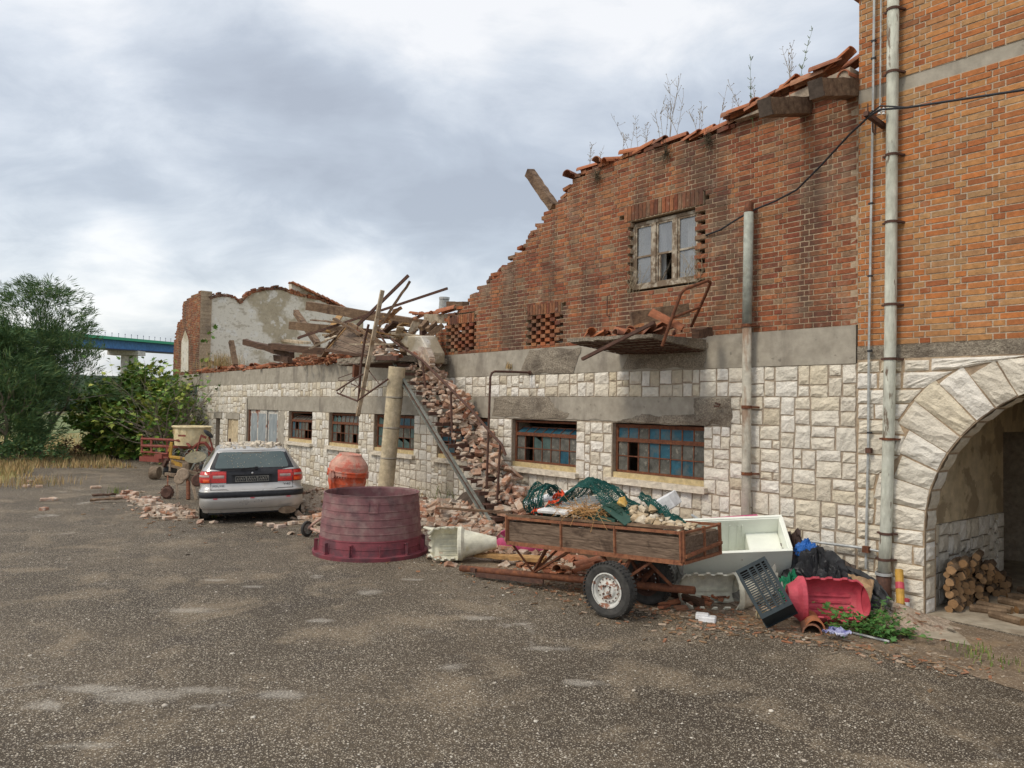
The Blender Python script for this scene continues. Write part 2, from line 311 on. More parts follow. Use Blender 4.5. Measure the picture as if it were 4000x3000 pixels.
M['red_paint'] = mat('red_paint', [(.19,.045,.034),(.27,.07,.05)], scale=6, rough=.65, bump=.3, stain=[((.16,.06,.04), 6, .52, .62, .8), ((.42,.2,.15), 9, .62, .72, .5)])
M['orange_paint'] = mat('orange_paint', [(.55,.085,.035),(.62,.12,.05)], scale=4, rough=.55, bump=.3, bscale=16, stain=[((.50,.30,.24), 3.2, .52, .62, .9), ((.40,.13,.07), 9, .6, .68, .7)])
M['drum_dusty'] = mat('drum_dusty', [(.56,.22,.16),(.54,.36,.28)], scale=4, rough=.8, bump=.5, bscale=14, stain=[((.52,.12,.08), 5, .52, .6, .8)])
M['soil_metal'] = mat('soil_metal', [(.13,.09,.06),(.26,.20,.14)], scale=8, bump=.6)
M['steel_blue'] = mat('steel_blue', [(.045,.16,.38),(.07,.20,.44)], scale=.3, rough=.6, bump=0)
M['steel_navy'] = mat('steel_navy', (.03,.045,.12), rough=.6, bump=0)
M['steel_green'] = mat('steel_green', (.05,.34,.19), rough=.6, bump=0)
M['shutter'] = mat('shutter', [(.24,.275,.29),(.33,.365,.375)], scale=3, stretch=(3,1,.5), rough=.7, bump=.2, stain=[((.5,.5,.47), 4, .58, .68, .5)])
M['shutter_frame'] = mat('shutter_frame', [(.50,.48,.43),(.60,.58,.53)], scale=5, bump=.3, stain=[((.26,.10,.06), 4, .52, .58, .9)])
M['pane_clear'] = mat('pane_clear', [(.06,.062,.056),(.17,.165,.145)], scale=4, rough=.2, bump=.12, var=.3, stain=[((.36,.34,.28), 12, .58, .7, .6)])
M['pane_blue'] = mat('pane_blue', [(.016,.062,.095),(.030,.12,.17)], scale=3, rough=.35, bump=.1, var=.3, stain=[((.10,.12,.12), 4, .50, .64, .8), ((.3,.33,.33), 28, .66, .74, .6)])
M['pane_green'] = mat('pane_green', [(.05,.09,.085),(.09,.14,.13)], scale=5, rough=.3, bump=.1)
M['pane_up'] = mat('pane_up', [(.10,.115,.13),(.16,.18,.20)], scale=2, rough=.06, bump=.03, spec=1, bscale=3, var=.1)
M['curtain'] = mat('curtain', [(.55,.56,.55),(.66,.67,.66)], scale=3, stretch=(6,6,.3), rough=.9, bump=.3)
M['paint_peel'] = mat('paint_peel', [(.36,.31,.24),(.48,.43,.35)], scale=6, bump=.5, stain=[((.17,.12,.08), 9, .44, .54, .9)])
M['leaf_fig'] = mat('leaf_fig', [(.07,.16,.03),(.13,.24,.04),(.10,.20,.035),(.22,.32,.055),(.36,.38,.07),(.08,.17,.035)], scale=3, rnd='island', var=.2, rough=.6, bump=0)
M['leaf_tam'] = mat('leaf_tam', [(.060,.13,.055),(.095,.175,.06),(.07,.14,.06),(.17,.23,.07),(.085,.155,.075)], scale=3, rnd='island', var=.2, rough=.7, bump=0)
M['leaf_weed'] = mat('leaf_weed', [(.05,.14,.03),(.08,.20,.04),(.055,.15,.04),(.11,.23,.06)], scale=3, rnd='island', var=.2, rough=.6, bump=0)
M['grass_dry'] = mat('grass_dry', [(.42,.27,.11),(.52,.38,.18),(.34,.22,.10),(.22,.23,.08),(.46,.33,.17),(.26,.17,.09)], scale=3, rnd='island', var=.2, bump=0)
M['grass_green'] = mat('grass_green', [(.10,.17,.04),(.17,.22,.06),(.24,.22,.08)], scale=3, rnd='island', var=.2, bump=0)
M['weed_dry'] = mat('weed_dry', [(.24,.19,.13),(.34,.29,.2)], scale=9, bump=0)
M['bark'] = mat('bark', [(.16,.13,.10),(.28,.24,.19)], scale=9, bump=.5)
M['log_side'] = mat('log_side', [(.12,.08,.05),(.24,.17,.11)], scale=12, bump=.7)
M['log_end'] = mat('log_end', [(.24,.135,.06),(.34,.21,.11)], scale=14, rnd='object', bump=.4, var=.2)
M['foam_dirty'] = mat('foam_dirty', [(.36,.34,.33),(.5,.48,.46)], scale=6, bump=.4, stain=[((.12,.09,.1), 8, .54, .64, .8)])
M['rubble_stone'] = mat('rubble_stone', [(.44,.33,.20),(.56,.46,.32),(.62,.56,.45)], scale=8, rnd='object', var=.2, bump=.6)
M['sponge'] = mat('sponge', [(.62,.34,.05),(.70,.5,.2)], scale=20, bump=.6)
M['twig'] = mat('twig', [(.42,.22,.08),(.52,.32,.14)], scale=8, bump=0)
M['rubble_dust_pale'] = mat('plaster_crumb', [(.50,.43,.33),(.64,.58,.48)], scale=9, bump=.6, stain=[((.42,.24,.15), 6, .6, .68, .7)])
M['frame_pink'] = mat('frame_pink', [(.46,.28,.22),(.52,.35,.28)], scale=5, bump=.3)
M['pebble'] = mat('pebble', [(.42,.38,.32),(.62,.58,.5),(.34,.28,.22)], scale=9, rnd='island', var=.1, bump=0)
M['wood_rot'] = mat('wood_rot', [(.10,.05,.03),(.34,.17,.07)], scale=14, stretch=(.3,2,2), bump=1, bscale=30, bdist=.02)
M['pipe_grey'] = mat('pipe_grey', [(.30,.32,.28),(.40,.42,.37)], scale=5, rough=.7, bump=.3, stain=[((.2,.15,.1), 4, .58, .7, .6)])
M['litter'] = mat('litter', [(.16,.10,.06),(.28,.19,.11),(.34,.15,.08),(.40,.34,.26),(.10,.08,.06)], scale=9, rnd='island', bump=0)
M['galv_old'] = mat('galv_old', [(.15,.16,.14),(.27,.28,.25)], scale=4, rough=.7, bump=.4, stain=[((.16,.10,.07), 6, .54, .66, .7)])
M['pier'] = mat('pier', [(.52,.50,.46),(.60,.58,.54)], scale=.6, bump=0)
M['wood_pale2'] = mat('dusty_metal', [(.28,.21,.15),(.38,.30,.22)], scale=9, bump=.4)
M['olive_metal'] = mat('olive_metal', [(.15,.135,.085),(.24,.21,.14)], scale=7, bump=.3, rough=.7)
M['leaf_brown'] = mat('leaf_brown', [(.14,.07,.04),(.22,.12,.06),(.10,.10,.04)], scale=3, rnd='island', bump=0)
M['weed_green'] = mat('weed_green', [(.10,.15,.06),(.18,.22,.11)], scale=9, bump=0)
M['weed_dark'] = mat('weed_dark', [(.06,.045,.03),(.12,.10,.06)], scale=9, bump=0)
M['jar'] = mat('jar', [(.35,.22,.05),(.30,.32,.30)], scale=5, rough=.3, bump=0)
M['tub_base'] = mat('tub_base', [(.19,.045,.06),(.26,.07,.085)], scale=2, rough=.6, bump=.25, bscale=60, var=.2, stain=[((.10,.05,.06), 4, .50, .64, .8)])
# ================================================================ SETTING: ground
WORN = [(p.x, p.y, rx, ry) for p, rx, ry in ((dG(300,1500),.55,.13),(dG(110,1525),.24,.10),(dG(210,1490),.4,.09),(dG(440,1490),.45,.09),(dG(600,1500),.40,.08),(dG(400,1318),.42,.10),(dG(790,1280),.20,.10),(dG(548,1267),.20,.05),(dG(470,1253),.25,.05),(dG(975,1440),.22,.08),(dG(1255,1475),.25,.06),(dG(1035,1335),.3,.07),(dG(200,1610),.25,.05),(dG(1190,1400),.3,.06),(dG(690,1340),.2,.05),(dG(900,1252),.2,.05))]
def ground_mats():
    def base(name):
        m = bpy.data.materials.new(name); m.use_nodes = True; nt = m.node_tree; return m, nt, nt.nodes.new, nt.links.new, nt.nodes['Principled BSDF']
    m, nt, N, L, bs = base('asphalt'); bs.inputs['Roughness'].default_value = .85; bs.inputs['Specular IOR Level'].default_value = .3
    tc = N('ShaderNodeTexCoord'); co = tc.outputs['Object']
    def nz(s, d=5, v=co, r=.6, dis=0):
        n = N('ShaderNodeTexNoise'); n.inputs['Scale'].default_value = s; n.inputs['Detail'].default_value = d; n.inputs['Roughness'].default_value = r
        n.inputs['Distortion'].default_value = dis; L(v, n.inputs['Vector']); return n.outputs[0]
    def mr(v, a, b, c=0, d=1):
        x = N('ShaderNodeMapRange'); L(v, x.inputs[0]); x.inputs[1].default_value = a; x.inputs[2].default_value = b; x.inputs[3].default_value = c; x.inputs[4].default_value = d; return x.outputs[0]
    def mix(f, a, b):
        x = N('ShaderNodeMix'); x.data_type = 'RGBA'
        for s_, val in ((x.inputs[0], f), (x.inputs[6], a), (x.inputs[7], b)):
            if isinstance(val, (int, float)): s_.default_value = val
            elif isinstance(val, tuple): s_.default_value = (*val, 1)
            else: L(val, s_)
        return x.outputs[2]
    def mul(a, b):
        x = N('ShaderNodeMath'); x.operation = 'MULTIPLY'; L(a, x.inputs[0]); L(b, x.inputs[1]) if not isinstance(b, float) else setattr(x.inputs[1], 'default_value', b); return x.outputs[0]
    big = nz(.30, 4); med = nz(1.3, 7, dis=.5)
    c = mix(mr(big, .35, .65), (.050, .039, .027), (.112, .088, .060))
    c = mix(mul(mr(med, .50, .64), .8), c, (.215, .168, .112))
    c = mix(mul(mr(nz(2.2, 8, dis=.8), .56, .66), .7), c, (.052, .041, .032))
    c = mix(mul(mr(nz(34, 4), .50, .62), .8), c, (.050, .039, .030))
    dens = mr(nz(.7, 5, dis=.4), .32, .56, .55, 1.0)
    def peb(scale, thr, col, c, rmax=.35, gate=None):
        vo = N('ShaderNodeTexVoronoi'); vo.inputs['Scale'].default_value = scale; L(co, vo.inputs['Vector'])
        sp = N('ShaderNodeSeparateColor'); L(vo.outputs['Color'], sp.inputs[0])
        f = mul(mr(sp.outputs[0], thr, thr+.02), mr(vo.outputs['Distance'], rmax, rmax-.12))
        if gate is not None: f = mul(f, gate)
        tint = mix(sp.outputs[1], col, tuple(x*.45 for x in col))
        return mix(f, c, tint), f
    c, f1 = peb(55, .34, (.66, .59, .47), c, .38, dens)
    c, f2 = peb(100, .30, (.56, .48, .37), c, .38, dens)
    c, f3 = peb(27, .88, (.66, .60, .52), c, .24, dens)
    # pale worn patches where the bare limestone shows
    mp = N('ShaderNodeMapping'); mp.inputs['Scale'].default_value = (1.0, 1.0, 1); mp.inputs['Rotation'].default_value = (0, 0, .9); mp.inputs['Location'].default_value = (2.3, 5.1, 0); L(co, mp.inputs[0])
    rag = nz(2.6, 8, mp.outputs[0], .66, .5)
    pn = nz(.9, 7, mp.outputs[0], .62, .6)
    pm = mul(mr(pn, .635, .70), mr(nz(11, 5), .40, .56))
    for x_, y_, rx_, ry_ in WORN:
        m2 = N('ShaderNodeMapping'); m2.vector_type = 'TEXTURE'; m2.inputs['Location'].default_value = (x_, y_, 0); m2.inputs['Rotation'].default_value = (0, 0, rad(51)); m2.inputs['Scale'].default_value = (rx_*1.15, ry_*2.1, 1); L(co, m2.inputs[0])
        ln = N('ShaderNodeVectorMath'); ln.operation = 'LENGTH'; L(m2.outputs[0], ln.inputs[0])
        sm = N('ShaderNodeMath'); sm.operation = 'ADD'; L(mr(ln.outputs['Value'], 0, 1.3, .30, -.25), sm.inputs[0]); L(rag, sm.inputs[1])
        mx = N('ShaderNodeMath'); mx.operation = 'MAXIMUM'; L(pm, mx.inputs[0]); L(mul(mr(sm.outputs[0], .52, .72), mr(nz(60, 3), .36, .56, .15, 1)), mx.inputs[1]); pm = mx.outputs[0]
    c = mix(mul(pm, .66), c, (.43, .40, .345))
    L(c, bs.inputs['Base Color'])
    bp = N('ShaderNodeBump'); bp.inputs['Strength'].default_value = .7; bp.inputs['Distance'].default_value = .006
    ad = N('ShaderNodeMath'); ad.operation = 'ADD'; L(f1, ad.inputs[0]); L(nz(70, 5), ad.inputs[1]); L(ad.outputs[0], bp.inputs['Height']); L(bp.outputs[0], bs.inputs['Normal'])
    M['asphalt'] = m
ground_mats()
M['dirt'] = mat('dirt', [(.13,.095,.065),(.24,.18,.12)], scale=3, bump=.8, bscale=45, bdist=.01, stain=[((.42,.35,.27), 45, .56, .62, .8), ((.30,.21,.12), 1.5, .55, .68, .6), ((.07,.055,.04), 2.3, .58, .7, .6)])
M['apron'] = mat('apron', [(.34,.29,.22),(.42,.37,.29)], scale=2, bump=.3, bscale=60, stain=[((.22,.17,.12), 3, .52, .66, .7)])
M['meadow'] = mat('meadow', [(.17,.17,.06),(.26,.23,.09)], scale=.12, bump=0, stain=[((.32,.27,.11), .05, .5, .62, .8), ((.11,.14,.05), .2, .55, .68, .7)])
M['field_green'] = mat('field_green', [(.10,.15,.055),(.17,.20,.07)], scale=.05, bump=0, stain=[((.30,.28,.12), .08, .52, .62, .7)])
M['hill'] = mat('hill', [(.085,.070,.065),(.15,.12,.105)], scale=.03, bump=0, det=10, stain=[((.035,.05,.03), .035, .50, .60, .8)])
M['wood_far'] = mat('wood_far', [(.022,.042,.026),(.05,.075,.04)], scale=.12, bump=0)
mb = MB()
gp = [dG(-60,1075), dG(0,1045), dG(70,1004), dG(120,992), dG(300,987)]
yard = [(gp[0].x-6,-40), (gp[0].x, gp[0].y)] + [(p.x, p.y) for p in gp[1:]] + [(-33, 8.2), (-33, 10), (-31.9, 14), (12, 14), (30, 8), (30, -40)]
edge = []
for i in range(len(yard)):
    a, b = yard[i], yard[(i+1) % len(yard)]
    n = 24 if 0 < i < 5 else 1
    for k in range(n):
        t = k/n; w = .22 if n > 1 else 0
        edge.append((a[0]+(b[0]-a[0])*t + R0.uniform(-w, w), a[1]+(b[1]-a[1])*t + R0.uniform(-w, w), 0))
mb.add(edge, [tuple(range(len(edge)))]); struct('yard', mb, M['asphalt'])
mb = MB(); mb.grid(lambda u, v: V(-2500+5000*u, -2500+5000*v, -.05), 4, 4); struct('ground', mb, M['meadow'])
# strip of dirt along the wall foot and in front of the archway
def strip(name, pts, z, m, seed, w=.08, sub=10):
    rr = random.Random(seed); e = []
    for i in range(len(pts)):
        a, b = pts[i], pts[(i+1) % len(pts)]
        for k in range(sub): t = k/sub; e.append((a[0]+(b[0]-a[0])*t + rr.uniform(-w, w), a[1]+(b[1]-a[1])*t + rr.uniform(-w, w), z))
    mb = MB(); mb.add(e, [tuple(range(len(e)))]); return struct(name, mb, m)
pts = [dG(x, y) for x, y in ((960,1205),(1130,1262),(1400,1322),(1560,1352),(1720,1378),(1850,1398),(1990,1428),(2120,1465),(2230,1500))]
strip('dirt_verge', [(p.x, p.y) for p in pts] + [(-1.2,6.9), (2,7.2), (3,8.6), (-9.2,8.68)], .004, M['dirt'], 3, .035)
pts = [dG(x, y) for x, y in ((1955,1352),(2055,1353),(2100,1398),(2000,1377),(1940,1362))]
strip('concrete_apron', [(p.x, p.y) for p in pts], .010, M['apron'], 4, .015, 5)
# fields, hill, far wood
def sheet(name, x0, x1, y0, y1, z, m): mb = MB(); mb.b2(x0, x1, y0, y1, z-.01, z); return struct(name, mb, m)
f0 = G(150, 1700, -.05); 
def radial(name, d0, d1, px0, px1, z, m):
    # ground patch between two distances, spanning a range of bearings
    mb = MB(); vs = []
    n = 14
    for k in range(n+1):
        d = ray(px0 + (px1-px0)*k/n, 1550); d.z = 0; d.normalize()
        w = 1 + .06*math.sin(k*1.7)
        vs.append(d*d0*w)
    for k in range(n, -1, -1):
        d = ray(px0 + (px1-px0)*k/n, 1550); d.z = 0; d.normalize(); w = 1 + .05*math.sin(k*2.1+1)
        vs.append(d*d1*w)
    mb.add([(p.x, p.y, z) for p in vs], [tuple(range(len(vs)))]); return struct(name, mb, m)
radial('field', 58, 130, -900, 1300, -.035, M['field_green'])
radial('farm_track', 150, 160, -900, 1300, -.03, M['apron'])
mb = MB()
def hillfn(u, v):
    d = ray(-1500 + 4200*u, 1550); d.z = 0; d.normalize()
    dist = 260 + 320*v; h = (1-math.cos(min(v*1.25, 1)*math.pi))/2
    px = -1500 + 4200*u
    top = 8.0 + 1.2*fbm(u*6, 0.3) + (-9 if px < -200 else 0)*min(1, (-200-px)/900 if px < -200 else 0)
    p = d*dist; return V(p.x, p.y, -.5 + top*1.8*h + 1.2*fbm(u*30, v*6)*h)
mb.grid(hillfn, 120, 16); struct('hill', mb, M['hill'], smooth=True)
mb = MB(); rr = random.Random(5)
for i in range(5200):
    u = rr.random(); v = rr.uniform(.62, .86) if rr.random() < .8 else rr.uniform(.1, .6)
    p = hillfn(u, v); mb.ico(p + V(0, 0, .3), rr.uniform(1.2, 2.6), rr, .4, (1.4, 1.4, .8))
tag(mb.build('far_wood', M['wood_far']), 'dark woods covering the crest of the far hill', 'wood', kind='stuff')
mb = MB()
for i in range(420):
    px = rr.uniform(-900, 1400); d = ray(px, 1550); d.z = 0; d.normalize(); p = d*rr.uniform(165, 185)
    mb.ico(p + V(0, 0, .8), rr.uniform(.6, 1.3), rr, .4, (1.5, 1.5, .9))
tag(mb.build('hedgerow', M['wood_far']), 'low dark scrub at the far end of the fields', 'scrub', kind='stuff')

# ================================================================ RUINED BUILDING
D = 8.75
ruin = thing('ruined_building', 'long two storey ruin of pale stone and red brick with collapsed upper floor', 'building', (-17, D, 0))
CO = .068                                            # brick course
WINS = [(-20.75,-19.2), (-18.2,-16.6), (-15.85,-14.1), (-13.2,-11.5), (-10.78,-9.1), (-8.3,-6.57)]
def stone(mb, quad, Y, rng, depth=.05, nu=4, nv=3, prot=.03, gap=.013, axis='Y'):
    # quad: four (x, z) corners, counter-clockwise from bottom left; rough rock face pushed towards -Y
    (x0,z0),(x1,z1),(x2,z2),(x3,z3) = quad
    cx = (x0+x1+x2+x3)/4; cz = (z0+z1+z2+z3)/4
    def sh(x, z): 
        L = math.hypot(cx-x, cz-z) or 1; return (x + (cx-x)/L*gap*1.3 + rng.uniform(-.008,.008), z + (cz-z)/L*gap*1.3 + rng.uniform(-.007,.007))
    q = [sh(*p) for p in ((x0,z0),(x1,z1),(x2,z2),(x3,z3))]
    tilt = rng.uniform(-.010,.010); tz = rng.uniform(-.010,.010); vs = []; 
    for j in range(nv+1):
        for i in range(nu+1):
            u, v = i/nu, j/nv
            bx = (q[0][0]*(1-u)+q[1][0]*u)*(1-v) + (q[3][0]*(1-u)+q[2][0]*u)*v
            bz = (q[0][1]*(1-u)+q[1][1]*u)*(1-v) + (q[3][1]*(1-u)+q[2][1]*u)*v
            e = min(i, nu-i, j, nv-j)
            if e == 0: y = rng.uniform(0, .006); bx += rng.uniform(-.003,.003); bz += rng.uniform(-.003,.003)
            else: y = prot*rng.uniform(.45, 1.15) + tilt*(u-.5)*2 + tz*(v-.5)*2; bx += rng.uniform(-1,1)*.25*abs(x1-x0)/nu; bz += rng.uniform(-1,1)*.22*abs(z3-z0)/nv
            vs.append((bx, Y - .006 - max(0, y), bz))
    n0 = len(vs)
    rim = [(i, 0) for i in range(nu+1)] + [(nu, j) for j in range(1, nv+1)] + [(i, nv) for i in range(nu-1, -1, -1)] + [(0, j) for j in range(nv-1, 0, -1)]
    idx = [j*(nu+1)+i for i, j in rim]
    for k in idx: vs.append((vs[k][0], Y + depth, vs[k][2]))
    fs = [(j*(nu+1)+i, j*(nu+1)+i+1, (j+1)*(nu+1)+i+1, (j+1)*(nu+1)+i) for j in range(nv) for i in range(nu)]
    m = len(idx)
    for k in range(m): fs.append((idx[k], n0+k, n0+(k+1) % m, idx[(k+1) % m]))
    fs.append(tuple(n0+k for k in range(m)))
    if axis == 'X': vs = [(-(p[1]-Y), p[0], p[2]) for p in vs]     # x/y swapped by caller
    mb.add(vs, fs)
def split(x0, x1, z0, z1, rng, out, smax=.40, smin=.12):
    w, h = x1-x0, z1-z0
    big = w*h > smax*.22 or w > .46 or h > (.30 if w < h else .23)
    if big or (w*h > .07 and rng.random() < .62) or (w/h > 2.6) or (h/w > 2.0):
        if (w > h*1.15 or (rng.random() < .25 and w > smin*2)) and w > smin*2.1:
            t = x0 + w*rng.uniform(.34, .66); split(x0, t, z0, z1, rng, out, smax, smin); split(t, x1, z0, z1, rng, out, smax, smin); return
        if h > smin*1.9:
            t = z0 + h*rng.uniform(.36, .64); split(x0, x1, z0, t, rng, out, smax, smin); split(x0, x1, t, z1, rng, out, smax, smin); return
    out.append((x0, x1, z0, z1))
def stonefield(mb, x0, x1, z0, z1, rng, Y=D, smax=.40):
    # first into blocks of irregular width so that joints run up the wall here and there
    x = x0
    while x < x1 - .05:
        w = min(rng.uniform(.5, 1.0), x1-x);
        if x1 - x - w < .3: w = x1 - x
        o = []; split(x, x+w, z0, z1, rng, o, smax)
        for a, b, c, d in o:
            near = a > -13
            stone(mb, ((a,c),(b,c),(b,d),(a,d)), Y, rng, nu=(5 if b-a > .2 else 3) if near else 3, nv=(4 if d-c > .14 else 3) if near else 3, prot=.019 if near else .018)
        x += w
rs = random.Random(11); mb = MB()
stonefield(mb, -29.1, -4.42, 2.35, 2.74, rs)
niches = [(-26.93,-26.5,0,1.62), (-25.75,-24.75,0,1.62)]
stonefield(mb, -29.1, -26.93, 0, 2.35, rs); stonefield(mb, -26.5, -25.75, 0, 1.82, rs); stonefield(mb, -26.93, -24.75, 1.82, 2.35, rs); stonefield(mb, -24.75, -24.0, 0, 2.35, rs)
stonefield(mb, -26.5, -25.75, 0, .0001+1.82, random.Random(2)) if 0 else None
stonefield(mb, -21.5, -6.15, 0, 1.02, rs)
prev = -21.5
for a, b in WINS: stonefield(mb, prev, a, 1.02, 1.95, rs); prev = b
stonefield(mb, prev, -6.15, 1.02, 1.95, rs, smax=.5); stonefield(mb, -6.15, -4.42, 0, 2.35, rs, smax=.5)
mb.build('stone_wall', M['stone'], ruin)
# mortar body of the wall, 0.4 m thick, with the openings left out
mb = MB()
T0, T1 = D, D+.42
mb.b2(-29.1,-4.41,T0,T1,1.95,2.74)
mb.b2(-29.1,-26.93,T0,T1,0,1.95); mb.b2(-26.5,-25.75,T0,T1,0,1.95); mb.b2(-26.93,-26.5,T0,T1,1.62,1.95); mb.b2(-26.93,-26.5,T0+.25,T1,0,1.62)
mb.b2(-25.75,-24.75,T0+.03,T1,0,1.95); mb.b2(-24.75,-24.0,T0,T1,0,1.95); mb.b2(-24.0,-23.9,T0,T1,0,1.95); mb.b2(-21.5,-6.57,T0,T1,0,1.10)
prev = -21.5
for a, b in WINS: mb.b2(prev, a, T0, T1, 1.10, 1.95); prev = b
mb.b2(-6.57,-4.41,T0,T1,0,1.95)
mb.build('wall_core', M['mortar_dark'], ruin)
# concrete bands, lintel
def band(mb, x0, x1, z0, z1, y0, y1, n, amp, rng):
    def f(u, v):
        x = x0 + (x1-x0)*u; z = z0 + (z1-z0)*v
        return V(x, y0 - amp*max(0, fbm(x*1.3, z*3, 2)), z)
    mb.grid(f, n, 4); mb.b2(x0, x1, y0+.004, y1, z0+.004, z1-.004)
mb = MB(); band(mb, -31.6, -4.43, 2.74, 3.19, D-.010, D+.4, 200, .008, rs)
mb.build('concrete_band', M['concrete'], ruin)
mb = MB()
# lintel with its spalled lower edge over the last two windows
mb.b2(-24.05, -11.0, D-.012, D+.3, 1.955, 2.345)
mb.grid(lambda u, v: V(-11.0+4.85*u, D-.014-.004*v, 1.99 + .355*v if v > 0 else 1.965 + .05*max(0, math.sin(u*math.pi*1.9-.3))*(1 if u > .45 else .3) + .02*fbm(u*30, 0)), 120, 3)
mb.b2(-11.0, -6.15, D-.006, D+.3, 1.97, 2.34)
mb.build('lintel_band', M['concrete'], ruin)
mb = MB()
def patch(mb, pts, y, th, n=3):
    c = V(sum(p[0] for p in pts)/len(pts), y-th, sum(p[1] for p in pts)/len(pts))
    e = []
    for i in range(len(pts)):
        a, b = pts[i], pts[(i+1) % len(pts)]
        for k in range(6): t = k/6; e.append(V(a[0]+(b[0]-a[0])*t + R0.uniform(-.02,.02), y, a[1]+(b[1]-a[1])*t + R0.uniform(-.02,.02)))
    inner = [c + (p-c)*.6 + V(R0.uniform(-.02,.02), -R0.uniform(0,.012), R0.uniform(-.02,.02)) for p in e]
    for p in inner: p.y = y - th + R0.uniform(-.006,.006)
    m = len(e); mb.add(e+inner+[c], [(i, (i+1) % m, m+(i+1) % m, m+i) for i in range(m)] + [(m+i, m+(i+1) % m, 2*m) for i in range(m)])
mb = MB(); patch(mb, [(-11.35,1.99),(-9.4,1.97),(-9.25,2.06),(-9.62,2.16),(-9.75,2.34),(-11.3,2.34)], D-.019, .012); mb.build('rough_concrete', M['concrete_rough'], ruin)
mb = MB(); patch(mb, [(-8.25,1.96),(-6.6,1.96),(-6.6,2.10),(-7.2,2.07),(-7.7,2.09),(-8.0,2.0)], D-.019, .014); mb.build('rough_concrete', M['concrete_rough'], ruin)
mb = MB(); patch(mb, [(-6.75,1.97),(-6.12,1.95),(-6.12,2.345),(-6.75,2.345)], D-.015, .03); mb.build('rough_concrete', M['concrete_rough'], ruin)
mb = MB(); patch(mb, [(-10.6,2.75),(-9.2,2.75),(-9.0,3.15),(-10.3,3.18)], D-.020, .012); mb.build('rough_concrete', M['concrete_rough'], ruin)
mb = MB(); patch(mb, [(-8.1,2.76),(-6.6,2.76),(-6.5,3.1),(-7.9,3.12)], D-.020, .010); mb.build('rough_concrete', M['concrete_rough'], ruin)  # darker rough patch on the band, about as wide as the balcony above
mb = MB(); patch(mb, [(-13.2,2.76),(-12.8,2.76),(-12.75,3.17),(-13.15,3.17)], D-.018, .008); mb.build('rough_concrete', M['concrete_rough'], ruin)
mb = MB(); mb.b2(-27.1,-26.3,D-.03,D+.2,1.62,1.82); mb.b2(-25.9,-24.6,D-.03,D+.2,1.62,1.82); mb.build('small_lintel', M['concrete'], ruin)
mb = MB(); mb.grid(lambda u, v: V(-25.72+.94*u, D+.02-.03*abs(fbm(u*4, v*4)), 1.62*v), 10, 14); mb.build('rendered_infill', M['plaster_in'], ruin)
mb = MB(); patch(mb, [(-24.05,.0),(-23.93,.0),(-23.93,2.3),(-24.05,2.3)], D-.03, .01); mb.build('render_patch', M['concrete'], ruin)
mb = MB(); patch(mb, [(-21.5,.1),(-21.05,.1),(-21.0,1.93),(-21.48,1.93)], D-.020, .01); mb.build('render_patch', M['concrete'], ruin)
# niche
mb = MB(); mb.b2(-26.93,-26.5,D+.22,D+.24,0,1.62); mb.build('niche_back', M['concrete_rough'], ruin)
